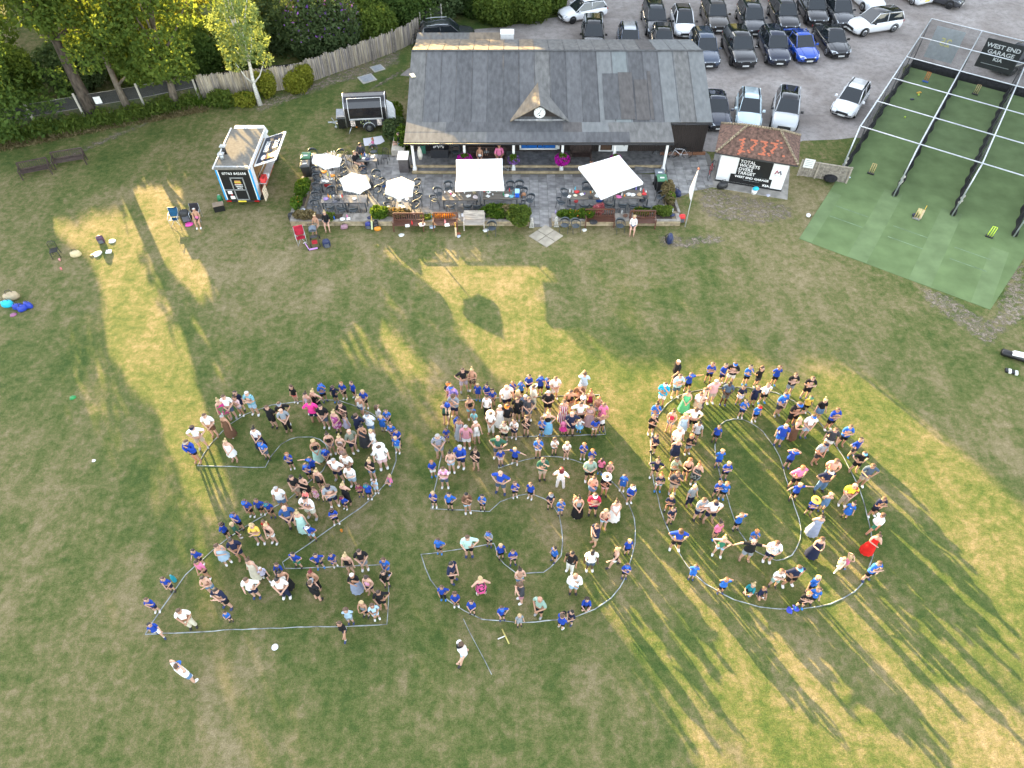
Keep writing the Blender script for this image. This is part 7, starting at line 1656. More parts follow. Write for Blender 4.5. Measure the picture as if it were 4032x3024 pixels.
# ---------------------------------------------------------------- outlined figures 2 5 0 in white rope on the grass
rope = mat('white_rope', (.33, .36, .36), .9, var=.45, scale=3.0)
OUT = [('white rope outline of the big figure 2, left on the lawn', [[(572,2498),(603,2450),(633,2400),(664,2357),(690,2320),(729,2263),(759,2239),(800,2201),(842,2164),(892,2123),(968,2073),(1037,2032),(1080,1997),(1132,1967),(1174,1934),(1222,1895),(1270,1854),(1285,1828),(1293,1800),(1291,1772),(1281,1748),(1261,1731),(1228,1721),(1170,1721),(1142,1729),(1105,1751),(1067,1798),(1045,1841),(780,1834),(800,1789),(830,1749),(873,1700),(908,1669),(961,1635),(1001,1618),(1067,1596),(1124,1589),(1172,1582),(1260,1574),(1337,1577),(1391,1596),(1460,1625),(1521,1670),(1555,1735),(1560,1814),(1541,1863),(1520,1901),(1491,1935),(1456,1969),(1418,2000),(1346,2049),(1300,2080),(1221,2138),(1167,2175),(1112,2215),(1122,2239),(1238,2235),(1354,2231),(1533,2223),(1530,2342),(1523,2458),(1412,2465),(1209,2469),(920,2479),(761,2489),(572,2498)]]),
 ('white rope outline of the big figure 5, middle of the lawn', [[(1762,1680),(1775,1600),(1785,1578),(1872,1572),(1973,1566),(2118,1561),(2221,1558),(2360,1554),(2372,1630),(2384,1711),(2311,1713),(2185,1717),(2050,1720),(1975,1723),(1968,1780),(1962,1844),(1994,1832),(2068,1811),(2102,1803),(2145,1797),(2189,1798),(2221,1802),(2264,1812),(2303,1828),(2351,1851),(2375,1864),(2410,1897),(2434,1921),(2453,1949),(2479,1990),(2490,2020),(2497,2043),(2502,2087),(2500,2139),(2488,2195),(2464,2269),(2440,2314),(2405,2356),(2343,2400),(2264,2428),(2189,2441),(2068,2452),(1982,2445),(1900,2438),(1828,2407),(1766,2366),(1718,2314),(1694,2280),(1675,2235),(1658,2183),(1703,2179),(1823,2161),(1894,2149),(1946,2140),(1951,2156),(1959,2189),(1985,2223),(2029,2253),(2068,2259),(2139,2253),(2167,2234),(2208,2189),(2216,2139),(2212,2076),(2202,2030),(2175,1986),(2143,1964),(2104,1949),(2072,1945),(2007,1960),(1968,1977),(1928,2014),(1790,2007),(1697,2003),(1710,1934),(1725,1860),(1738,1789),(1751,1730),(1762,1680)]]),
 ('white rope outline of the big figure 0, right on the lawn', [[(2561,1733),(2575,1680),(2592,1635),(2627,1591),(2675,1557),(2729,1541),(2800,1528),(2898,1525),(2948,1527),(3057,1546),(3127,1580),(3188,1627),(3223,1658),(3259,1702),(3288,1753),(3322,1800),(3356,1866),(3383,1924),(3402,1985),(3418,2045),(3430,2094),(3437,2186),(3412,2260),(3393,2301),(3366,2328),(3317,2357),(3268,2377),(3220,2389),(3146,2398),(3073,2399),(2992,2390),(2892,2363),(2845,2339),(2778,2297),(2737,2263),(2710,2230),(2688,2201),(2656,2146),(2637,2100),(2615,2046),(2600,2000),(2589,1955),(2574,1898),(2563,1820),(2561,1733)],
  [(2815,1755),(2822,1700),(2836,1672),(2858,1656),(2888,1649),(2926,1651),(2954,1664),(2974,1676),(3005,1700),(3025,1727),(3047,1759),(3070,1800),(3082,1839),(3102,1905),(3117,1949),(3126,1990),(3144,2040),(3153,2084),(3151,2123),(3137,2162),(3120,2186),(3085,2201),(3056,2208),(3022,2195),(2976,2171),(2940,2135),(2913,2095),(2893,2048),(2876,2000),(2863,1959),(2835,1870),(2817,1785),(2815,1755)]]),
 ('thin white line running down the lawn below figure 5', [[(1824,2435),(1850,2490),(1880,2550),(1910,2605),(1936,2656)]])]
for lb, LL in OUT:
    o = None; mb = MB(); c0 = G(*LL[0][0])
    for L in LL:
        W = [G(u, v) for u, v in L]; P = []
        for a, b in zip(W[:-1], W[1:]):
            n = max(1, int((b-a).length/.35))
            for k in range(n): q = a.lerp(b, k/n); P.append(q+Vector((rnd.uniform(-.015, .015), rnd.uniform(-.015, .015), 0)))
        P.append(W[-1]); hw = .021 if 'thin' not in lb else .014
        ring = []
        for i, p in enumerate(P):
            d = (P[min(i+1, len(P)-1)]-P[max(0, i-1)]).normalized(); nn_ = Vector((-d.y, d.x, 0))*(hw*rnd.uniform(.7, 1.3)); q = p-c0
            ring.append([tuple(q+nn_+Vector((0, 0, .002))), tuple(q+nn_*.6+Vector((0, 0, .022))), tuple(q-nn_*.6+Vector((0, 0, .022))), tuple(q-nn_+Vector((0, 0, .002)))])
        mb.rings(ring, cap=False)
    o = mb.obj('rope_outline' if 'thin' not in lb else 'white_line', rope, None, c0); tag(o, lb, 'rope')
sk_ = G(1989, 2506, .03); o = thing('crossed_sticks', 'yellow stick and white tape dropped as a cross below figure 5', 'stick', sk_)
MB().tube([(-.12, .28, 0), (.15, -.28, 0)], .03, 5).obj('stick', M_('stick', (.55, .48, .15)), o); MB().tube([(-.28, -.1, 0), (0, .02, 0)], .022, 5).obj('tape', white, o)
# ---------------------------------------------------------------- chairs, tables, benches
gch = mat('chair_slate', (.055, .068, .078), .45, var=.1)
proto = {}
def chair_proto():
    o = thing('patio_chair', 'x', 'chair'); s = MB(); s.rings([[(w_*math.cos(a*PI/6), w_*.92*math.sin(a*PI/6)-.02, z) for a in range(12)] for w_, z in ((.20, .425), (.24, .44), (.23, .455), (.1, .44))]); s.obj('seat', gch, o)
    R = []
    for k in range(13):
        a = rad(-30+k*20); c_, s_ = math.cos(a), math.sin(a); up = max(0, math.sin(rad(k*15))); zt = .62+.19*up; zb = zt-.05-.11*up; r0 = .285
        R.append([(r0*c_, r0*s_*.95, zb), (r0*1.06*c_, r0*1.06*s_*.95+.02*up, (zb+zt)/2), (r0*1.05*c_, r0*1.05*s_*.95+.03*up, zt), (r0*.97*c_, r0*.97*s_*.95+.03*up, zt)])
    MB().rings(R).obj('backrest', gch, o)
    for x, y, xt, yt in ((-.24, -.22, -.25, -.14), (.24, -.22, .25, -.14), (-.22, .24, -.16, .2), (.22, .24, .16, .2)): MB().tube([(x, y, 0), (xt, yt, .44), (xt*1.05, yt, .63 if y < 0 else .68)], .016, 5).obj('leg', gch, o)
    return o
def slat_proto():
    o = thing('garden_chair', 'x', 'chair'); m_ = mat('chair_black', (.02, .021, .023), .4)
    MB().box((0, 0, .43), (.42, .42, .03)).obj('seat', m_, o)
    b = MB(); b.tube([(-.2, .2, .42), (-.2, .27, .78), (-.1, .28, .88), (.1, .28, .88), (.2, .27, .78), (.2, .2, .42)], .02, 6)
    b.obj('back_frame', m_, o)
    for x in (-.1, -.03, .03, .1): MB().tube([(x, .2, .43), (x, .275, .86)], .012, 5).obj('back_slat', m_, o)
    for x in (-.19, .19):
        for y in (-.19, .2): MB().tube([(x*1.15, y*1.15, 0), (x, y, .43)], .02, 5).obj('leg', m_, o)
    return o
cp = None; spz = None
def put_chair(org, x, y, face, base, place, grp, slat=False, z=.0):
    global cp, spz
    P = G(org[0]+x*.2712, org[1]+y*.2712, .44+z)
    if slat:
        if spz is None: spz = slat_proto(); o = spz
        else: o = copy_tree(spz)
    else:
        if cp is None: cp = chair_proto(); o = cp
        else: o = copy_tree(cp)
    o.location = (P.x, P.y, .035 if z == 0 and P.y > 34.5 else z); o.rotation_euler.z = rad(face+rnd.uniform(-12, 12)); reg(o, base, place, grp, 'chair'); return o
TT, TU_, TV = (1100, 540), (1600, 540), (2150, 540); CG = 'dark grey rounded chairs on the terrace'; CB = 'dark grey rounded chair'
for x, y, f, pl_ in [(500, 262, 40, 'under the parasol by the bins'), (890, 275, -30, 'right of the parasol by the bins'), (560, 415, 170, 'under the parasol by the bins'), (900, 425, -60, 'right of the parasol by the bins'), (935, 535, -80, 'left of the middle parasol'),
    (550, 520, 90, 'at the upright table near the bins'), (565, 625, 90, 'at the upright table near the bins'), (555, 755, 110, 'at the upright table near the bins'), (870, 655, -90, 'between upright table and middle parasol'), (885, 750, -95, 'between upright table and middle parasol'),
    (545, 890, 90, 'left end of the two joined front tables'), (530, 1005, 100, 'left end of the two joined front tables'), (760, 815, 0, 'behind the two joined front tables'), (1065, 820, 0, 'behind the two joined front tables'),
    (740, 1050, 180, 'in front of the two joined front tables'), (910, 1060, 165, 'in front of the two joined front tables'), (1075, 1065, 190, 'in front of the two joined front tables'),
    (1215, 520, 0, 'behind the middle parasol'), (1415, 575, 10, 'right of the middle parasol'), (1485, 690, -70, 'right of the middle parasol'), (1430, 805, -60, 'right of the middle parasol'), (1235, 810, 170, 'right of the middle parasol'),
    (1370, 215, 0, 'behind the table with two men'), (1605, 910, 80, 'left of the sunlit table'), (1600, 1035, 100, 'left of the sunlit table'), (2000, 705, -50, 'right of the sunlit table'), (1965, 815, -70, 'right of the sunlit table'), (2010, 910, -80, 'right of the sunlit table'), (1975, 1020, -70, 'right of the sunlit table')]:
    put_chair(TT, x, y, f, CB, pl_, CG)
for x, y, f, pl_ in [(615, 745, 5, 'behind the tables at the straight square parasol'), (465, 830, 60, 'left of the tables at the straight square parasol'), (415, 930, 110, 'left of the tables at the straight square parasol'), (650, 1030, 195, 'before the tables at the straight square parasol'), (885, 1030, 170, 'before the tables at the straight square parasol'), (1025, 1025, 170, 'before the tables at the straight square parasol'), (1170, 1020, 180, 'before the tables at the straight square parasol'), (1305, 1000, 185, 'before the tables at the straight square parasol'), (1455, 1040, 185, 'before the tables at the straight square parasol'), (965, 775, 0, 'behind the tables at the straight square parasol'), (1370, 775, 0, 'behind the tables at the straight square parasol'), (1510, 740, 0, 'behind the tables at the straight square parasol'), (1640, 730, 0, 'behind the tables at the straight square parasol'), (1690, 830, -60, 'by the cool box'), (1795, 925, -70, 'by the cool box'), (1655, 1000, 215, 'by the cool box')]:
    put_chair(TU_, x, y, f, CB, pl_, CG)
for x, y, f, pl_ in [(585, 750, 0, 'behind the tables at the diamond parasol'), (690, 745, 0, 'behind the tables at the diamond parasol'), (1305, 745, 0, 'behind the tables at the diamond parasol'), (275, 840, 80, 'left of the tables at the diamond parasol'), (215, 960, 115, 'left of the tables at the diamond parasol'), (370, 1030, 180, 'before the tables at the diamond parasol'), (560, 1030, 180, 'before the tables at the diamond parasol'), (700, 1030, 185, 'before the tables at the diamond parasol'), (900, 1005, 160, 'before the tables at the diamond parasol'), (1110, 1010, 175, 'before the tables at the diamond parasol'), (1255, 1020, 180, 'before the tables at the diamond parasol'), (1465, 1040, 175, 'before the tables at the diamond parasol'), (1655, 880, -75, 'right of the tables at the diamond parasol')]:
    put_chair(TV, x, y, f, CB, pl_, CG)
put_chair(TU_, 1240, 1320, -10, CB, 'alone on the grass beside the white slatted bench', CG); put_chair(TV, 270, 1275, -5, CB, 'on the grass right of the opening', CG); put_chair(TV, 430, 1285, 12, CB, 'on the grass right of the opening', CG); put_chair(TV, 1075, 1285, 10, CB, 'on the grass between the two right benches', CG)
put_chair(TU_, 720, 215, 0, 'dark wicker armchair', 'on the veranda by the black storage box', None, False, .29)
put_chair(TT, 1530, 285, -20, 'black slatted garden chair', 'standing free right of the table with two men', 'black slatted chairs', True); put_chair(TT, 1040, 330, 60, 'black slatted garden chair', 'under the man at left of the upper table', 'black slatted chairs', True); put_chair(TT, 1185, 215, 0, 'black slatted garden chair', 'under the man in the dark cap', 'black slatted chairs', True)
o = put_chair((0, 0), 0, 0, 20, 'black slatted garden chair', 'alone on the open lawn at far left', 'black slatted chairs', True); q = G(210, 985, .44); o.location = (q.x, q.y, 0)
tg = mat('table_grey', (.125, .118, .115), .4, var=.1); tpl = mat('table_plank', (.15, .13, .105), .7, var=.3, scale=5, bump=.3, aniso=(.3, 3, 1))
def table(label, org, pts, plank=False, grp='tables on the terrace', m_=None):
    W = [G(org[0]+x*.2712, org[1]+y*.2712, .75) for x, y in pts]; c = sum(W, Vector())/4; e = (W[1]-W[0]+W[2]-W[3])/2; f = (W[0]-W[3]+W[1]-W[2])/2; L, D = e.length, f.length; a = math.atan2(e.y, e.x)
    o = thing('table', label, 'table', (c.x, c.y, .03), a, grp); mt_ = m_ or (tpl if plank else tg)
    if plank:
        for k in range(5): MB().box((0, -D/2+D/5*(k+.5), .71), (L, D/5-.012, .035)).obj('plank', mt_, o)
    else: MB().box((0, 0, .71), (L, D, .035)).obj('tabletop', mt_, o)
    MB().box((0, 0, .66), (L-.12, D-.12, .05)).obj('frame', gch, o)
    for x in (-1, 1):
        for y in (-1, 1): MB().box((x*(L/2-.08), y*(D/2-.08), .33), (.06, .06, .66)).obj('leg', gch, o)
    return o
table('grey table with two men, glasses and bottles at the top of terrace', TT, [(1130, 250), (1430, 250), (1420, 350), (1117, 350)])
table('grey upright table with white plates near the bins', TT, [(630, 492), (808, 492), (770, 672), (590, 672)]); table('grey table half hidden under the parasol by the bins', TT, [(640, 225), (810, 225), (790, 420), (610, 420)])
table('grey front table with bottles and bags, left of the joined pair', TT, [(622, 846), (942, 846), (934, 955), (606, 955)]); table('bare grey front table, right of the joined pair', TT, [(950, 842), (1275, 842), (1264, 953), (942, 953)])
table('grey table half hidden under the middle parasol', TT, [(1150, 545), (1320, 545), (1285, 770), (1115, 770)]); table('sunlit table with paper plates under the parasol left of square ones', TT, [(1740, 700), (1905, 700), (1870, 1050), (1680, 1050)])
table('plank table left of the straight square parasol pole', TU_, [(530, 785), (1040, 785), (1035, 915), (517, 915)], True); table('plank table right of the straight square parasol pole', TU_, [(1112, 780), (1625, 780), (1625, 905), (1112, 905)], True)
table('plank table left of the diamond parasol pole', TV, [(335, 775), (850, 775), (842, 900), (325, 900)], True); table('plank table right of the diamond parasol pole', TV, [(978, 770), (1490, 770), (1490, 890), (978, 890)], True)
def bench(label, u, v, W_, rz, m_, slats=13, flat=False, z=0, grp=None):
    p = G(u, v, .0+z); o = thing('bench', label, 'bench', p, rz, grp)
    for k in range(5): MB().box((0, -.20+.1*k, .43), (W_, .075, .03)).obj('seat_slat', m_, o)
    if flat:
        for k in range(7): MB().box((0, .26+.03*k, .50+.07*k), (W_, .03, .06), 0, 0, 1, -.3).obj('back_slat', m_, o)
    else:
        for k in range(slats): MB().box((-W_/2+.08+(W_-.16)*k/(slats-1), .31, .68), (.045, .025, .40), 0, 0, 1, -.12).obj('back_slat', m_, o)
        MB().box((0, .34, .90), (W_, .05, .08)).obj('top_rail', m_, o)
    MB().box((0, .28, .47), (W_, .05, .06)).obj('lower_rail', m_, o)
    for x in (-W_/2, W_/2):
        MB().box((x, -.24, .32), (.065, .065, .64)).obj('leg', m_, o); MB().box((x, .30, .46), (.065, .065, .92)).obj('leg', m_, o); MB().box((x, .02, .65), (.07, .58, .04)).obj('armrest', m_, o)
    return o
tk_ = mat('bench_teak', (.13, .055, .035), .5, var=.3, scale=6, aniso=(.5, 4, 4)); tk2 = mat('bench_dark', (.055, .035, .03), .6, var=.3, scale=6); tk3 = mat('bench_pale', (.50, .44, .38), .8, var=.3, scale=5, aniso=(.4, 4, 4))
bench('brown slatted bench against the terrace wall, left of the other', 1612, 902, 1.78, 0, tk_); bench('brown slatted bench with a bat leaning at its right end', 1756, 900, 1.42, 0, tk_, 11); bench('bleached white slatted bench against the terrace wall', 1868, 898, 1.2, 0, tk3, 9, True)
bench('brown bench with dark clothes on it, right of the opening', 2359, 886, 1.7, 0, tk_, 13); bench('brown bench with the seated woman in white shirt', 2526, 892, 1.5, 0, tk_, 11)
bench('dark slatted bench at far left edge of field, lower one', 150, 690, 1.75, .38, tk2, 13); bench('dark slatted bench at far left edge of field, upper one', 283, 650, 1.9, .30, tk2, 15)
bench('long dark bench on the veranda with three people', 1920, 640, 2.4, 0, tk2, 19, False, .28); bench('dark slatted bench on the veranda left of the white door', 2285, 632, 1.3, 0, tk2, 13, False, .28)
# ---------------------------------------------------------------- small things
def at(org, x, y, z=.0): return G(org[0]+x*.2712, org[1]+y*.2712, z)
TZ = .765
def item(kind, org, x, y, z, col, label, place, rz=0, s=1.0):
    p = at(org, x, y, z) if org else G(x, y, z); o = None; cm_ = mat('item_'+'_'.join(str(int(c*100)) for c in col), col, .5)
    if kind == 'bottle': o = MB().rings([[(r_*s*math.cos(a*PI/4), r_*s*math.sin(a*PI/4), zz*s) for a in range(8)] for r_, zz in ((.036, 0), (.038, .02), (.038, .15), (.016, .19), (.016, .24))]).obj('bottle', cm_, None, p)
    elif kind == 'cup': o = MB().rings([[(r_*s*math.cos(a*PI/4), r_*s*math.sin(a*PI/4), zz*s) for a in range(8)] for r_, zz in ((.03, 0), (.042, .12), (.036, .118), (.026, .02))]).obj('cup', cm_, None, p)
    elif kind == 'plate': o = MB().rings([[(r_*s*math.cos(a*PI/6), r_*s*math.sin(a*PI/6), zz) for a in range(12)] for r_, zz in ((.05, .004), (.10, .012), (.13, .026), (.10, .02), (.04, .012))]).obj('plate', cm_, None, p)
    elif kind == 'carton': o = MB().rings([[(w_*s, -w_*s*.8, zz*s), (w_*s, w_*s*.8, zz*s), (-w_*s, w_*s*.8, zz*s), (-w_*s, -w_*s*.8, zz*s)] for w_, zz in ((.09, 0), (.12, .05), (.09, .09))], sm=False).obj('carton', cm_, None, p, rz)
    elif kind == 'cloth':
        o = MB().rings([[(s*(.16+.04*math.sin(a*2.1+rz))*r_*math.cos(a*PI/5), s*.14*r_*math.sin(a*PI/5), zz*s) for a in range(10)] for r_, zz in ((1.1, 0), (1, .03), (.6, .06), (.2, .05))]).obj('cloth', cm_, None, p, rz)
    elif kind == 'backpack':
        o = thing('backpack', 'x', 'bag', p, rz); MB().rings([[(s*w_*math.cos(a*PI/6), s*(d*math.sin(a*PI/6)), s*zz) for a in range(12)] for w_, d, zz in ((.15, .1, 0), (.19, .13, .06), (.19, .13, .3), (.15, .1, .42), (.06, .05, .46))]).obj('body', cm_, o)
        MB().box((0, -.13*s, .16*s), (.24*s, .06*s, .2*s), 0, 0, .9).obj('pocket', mat('item_trim_grey', (.10, .11, .13), .6), o); b = MB(); 
        for x_ in (-.09, .09): b.tube([(x_*s, .11*s, .4*s), (x_*s*1.2, .2*s, .25*s), (x_*s, .12*s, .05*s)], .018*s, 5)
        b.obj('straps', black, o)
    elif kind == 'bag':
        o = thing('bag', 'x', 'bag', p, rz); MB().rings([[(s*w_*math.cos(a*PI/6), s*d*math.sin(a*PI/6), s*zz) for a in range(12)] for w_, d, zz in ((.2, .1, 0), (.24, .14, .08), (.2, .1, .24), (.16, .05, .27))]).obj('body', cm_, o); MB().tube([(-.1*s, 0, .25*s), (-.06*s, 0, .38*s), (.06*s, 0, .38*s), (.1*s, 0, .25*s)], .012*s, 5).obj('handle', black, o)
    reg(o, label, place); o['category'] = {'bottle': 'bottle', 'cup': 'cup', 'plate': 'plate', 'carton': 'food box', 'cloth': 'clothing', 'backpack': 'bag', 'bag': 'bag'}[kind]
    return o
Wt, Bk, Rd, Bl, Gn, Or, Pk, Nv, Tn = (.8, .8, .78), (.02, .02, .022), (.6, .03, .03), (.02, .12, .5), (.03, .3, .12), (.8, .3, .03), (.75, .15, .4), (.02, .03, .09), (.45, .3, .16)
m1, m2, m3, m4, m5, m6 = 'on the table with two men', 'on the upright table near the bins', 'on the left front table', 'on the sunlit table', 'on plank table left of straight parasol pole', 'on plank table right of straight parasol pole'
m7, m8, m9 = 'on plank table left of diamond parasol pole', 'on plank table right of diamond parasol pole', 'on the terrace front wall'
IT = [('bottle', TT, 1180, 305, Gn, 'green bottle', m1), ('bottle', TT, 1240, 270, Bl, 'blue bottle', m1), ('bottle', TT, 1262, 280, Wt, 'white bottle', m1), ('plate', TT, 1230, 310, Wt, 'pale plate', m1), ('cup', TT, 1195, 260, Or, 'orange cup', m1), ('cloth', TT, 1275, 318, Nv, 'navy cloth', m1), ('plate', TT, 1350, 290, Wt, 'pale plate', m1), ('cup', TT, 1310, 260, Tn, 'tan cup', m1), ('cloth', TT, 1150, 318, Bk, 'small black case', m1), ('cup', TT, 1385, 275, Wt, 'white cup', m1),
 ('cloth', TT, 650, 505, Or, 'orange and white wrapper', m2), ('bottle', TT, 705, 560, (.7, .65, .1), 'tall yellow bottle', m2), ('bottle', TT, 720, 510, Bk, 'black bottle', m2), ('plate', TT, 645, 635, Wt, 'white plate', m2), ('plate', TT, 692, 645, Wt, 'white plate', m2), ('plate', TT, 750, 610, (.6, .6, .55), 'large pale plate', m2), ('bottle', TT, 745, 540, Wt, 'white bottle', m2), ('cup', TT, 632, 585, Bk, 'black cup', m2), ('cloth', TT, 765, 560, Or, 'orange cloth', m2),
 ('cup', TT, 760, 230, Wt, 'white cup', 'behind the parasol by the bins'), ('cup', TT, 798, 225, Wt, 'white cup', 'behind the parasol by the bins'), ('cup', TT, 700, 222, Tn, 'tan cup', 'behind the parasol by the bins'),
 ('cloth', TT, 675, 895, (.3, .2, .45), 'purple cloth bag', m3), ('bottle', TT, 715, 870, Or, 'orange bottle', m3), ('bottle', TT, 748, 885, (.8, .5, .05), 'amber bottle', m3), ('cup', TT, 790, 865, Wt, 'white cup', m3), ('cloth', TT, 845, 905, Bk, 'black cap', m3), ('bottle', TT, 890, 875, Wt, 'white bottle', m3), ('bottle', TT, 915, 870, Rd, 'red bottle', m3), ('cloth', TT, 805, 935, (.1, .1, .12), 'dark phone case', m3), ('plate', TT, 1090, 895, Wt, 'white lid', 'on the bare front table'),
 ('carton', TT, 1790, 880, Wt, 'white food box', m4), ('plate', TT, 1850, 905, Wt, 'white plate', m4), ('plate', TT, 1760, 1000, (.6, .5, .35), 'brown plate', m4), ('bottle', TT, 1830, 860, Wt, 'clear bottle', m4), ('carton', TT, 1745, 935, (.65, .6, .5), 'cream food box', m4), ('plate', TT, 1800, 1020, Wt, 'white plate', m4),
 ('carton', TU_, 635, 800, Wt, 'white food box', m5), ('cup', TU_, 645, 835, Pk, 'pink cup', m5), ('carton', TU_, 690, 855, Wt, 'white food box', m5), ('bottle', TU_, 700, 800, Bk, 'black bottle', m5), ('bottle', TU_, 725, 805, (.12, .05, .03), 'brown bottle', m5), ('carton', TU_, 790, 790, (.7, .4, .3), 'red and white carton', m5), ('cup', TU_, 845, 815, Wt, 'clear cup', m5), ('carton', TU_, 897, 865, Wt, 'open white food box', m5), ('cup', TU_, 930, 860, Wt, 'clear cup', m5), ('carton', TU_, 985, 810, (.35, .28, .15), 'brown tray', m5), ('cloth', TU_, 1000, 870, (.7, .6, .6), 'pale striped bat cover', m5), ('cup', TU_, 560, 810, Wt, 'clear cup', m5), ('cup', TU_, 770, 850, (.7, .65, .5), 'cream cup', m5),
 ('carton', TU_, 1195, 810, Wt, 'white carton', m6), ('bottle', TU_, 1190, 815, Gn, 'green bottle', m6), ('carton', TU_, 1185, 865, Wt, 'white food box', m6), ('cup', TU_, 1255, 845, Wt, 'clear cup', m6), ('bottle', TU_, 1310, 790, (.5, .6, .55), 'clear bottle', m6), ('bottle', TU_, 1410, 845, Gn, 'green bottle', m6), ('cloth', TU_, 1455, 850, Wt, 'white crumpled bag', m6), ('bottle', TU_, 1497, 785, Rd, 'red-topped bottle', m6), ('cloth', TU_, 1525, 860, (.2, .5, .55), 'turquoise packet', m6), ('bottle', TU_, 1550, 830, (.1, .4, .45), 'teal bottle', m6), ('cup', TU_, 1130, 795, Rd, 'red cup', m6), ('cup', TU_, 1580, 870, Wt, 'clear cup', m6),
 ('bottle', TV, 345, 800, Wt, 'white bottle', m7), ('bottle', TV, 390, 810, (.5, .55, .55), 'clear bottle', m7), ('bottle', TV, 422, 765, (.05, .4, .55), 'turquoise bottle', m7), ('cloth', TV, 445, 795, Rd, 'dark red cap', m7), ('plate', TV, 425, 850, (.75, .7, .5), 'cream plate', m7), ('carton', TV, 337, 870, Wt, 'white food box', m7), ('carton', TV, 520, 838, Wt, 'white food box', m7), ('cup', TV, 560, 835, (.2, .1, .4), 'purple cup', m7), ('cup', TV, 675, 805, (.5, .6, .5), 'green tumbler', m7), ('cloth', TV, 645, 875, Bk, 'black purse', m7), ('cloth', TV, 740, 850, Wt, 'white napkin heap', m7), ('cup', TV, 725, 870, Wt, 'white cup', m7), ('cup', TV, 645, 812, Or, 'orange cup', m7),
 ('cloth', TV, 1060, 830, Bk, 'black jacket', m8), ('cloth', TV, 1055, 865, Pk, 'pink cloth', m8), ('bottle', TV, 1098, 850, Wt, 'white bottle', m8), ('cup', TV, 1138, 862, Or, 'orange cup', m8), ('cloth', TV, 1195, 830, Wt, 'white and pink towel', m8), ('cloth', TV, 1255, 838, Wt, 'white cloth', m8), ('bottle', TV, 1305, 765, (.25, .2, .55), 'violet bottle', m8), ('bottle', TV, 1372, 775, Wt, 'clear bottle', m8), ('cloth', TV, 1355, 835, Tn, 'brown paper bag', m8), ('cloth', TV, 1425, 825, Rd, 'red purse', m8), ('bottle', TV, 1410, 795, Rd, 'red bottle', m8), ('cup', TV, 1450, 805, Wt, 'clear cup', m8), ('cloth', TV, 1440, 872, Bk, 'dark phone', m8)]
for k, org, x, y, c, lb, pl_ in IT: item(k, org, x, y, TZ, c, lb, pl_, rnd.uniform(0, 3))
for k, org, x, y, c, lb in [('bottle', TT, 800, 1190, Bl, 'blue bottle'), ('cloth', TT, 915, 1190, Wt, 'white folded cloth'), ('bottle', TT, 988, 1170, Pk, 'pink bottle'), ('carton', TT, 1005, 1192, Wt, 'white food box'), ('cloth', TT, 1310, 1168, Nv, 'navy cap'), ('cloth', TT, 350, 1060, (.6, .62, .66), 'pale sun hat'), ('cloth', TU_, 830, 1135, (.65, .68, .72), 'pale cap'), ('cup', TU_, 1023, 1150, Wt, 'clear cup'), ('cup', TU_, 1145, 1165, Bk, 'black and white cup'), ('bottle', TU_, 770, 1165, Wt, 'white bottle'), ('bottle', TV, 138, 1105, (.4, .3, .6), 'lilac bottle'), ('cloth', TV, 1150, 1140, (.15, .07, .04), 'brown leather bag'), ('bottle', TV, 985, 1120, Gn, 'green bottle'), ('bottle', TV, 1098, 1105, Wt, 'clear bottle'), ('bottle', TV, 1835, 1085, Wt, 'white bottle'), ('cloth', TV, 1830, 1130, Nv, 'navy cap'), ('cup', TV, 458, 1150, Or, 'orange flower pot'), ('bottle', TU_, 368, 1175, (.05, .4, .4), 'teal bottle'), ('carton', TT, 1945, 1115, (.8, .55, .5), 'pink and white packet')]:
    item(k, org, x, y, .42, c, lb, m9, rnd.uniform(0, 3))
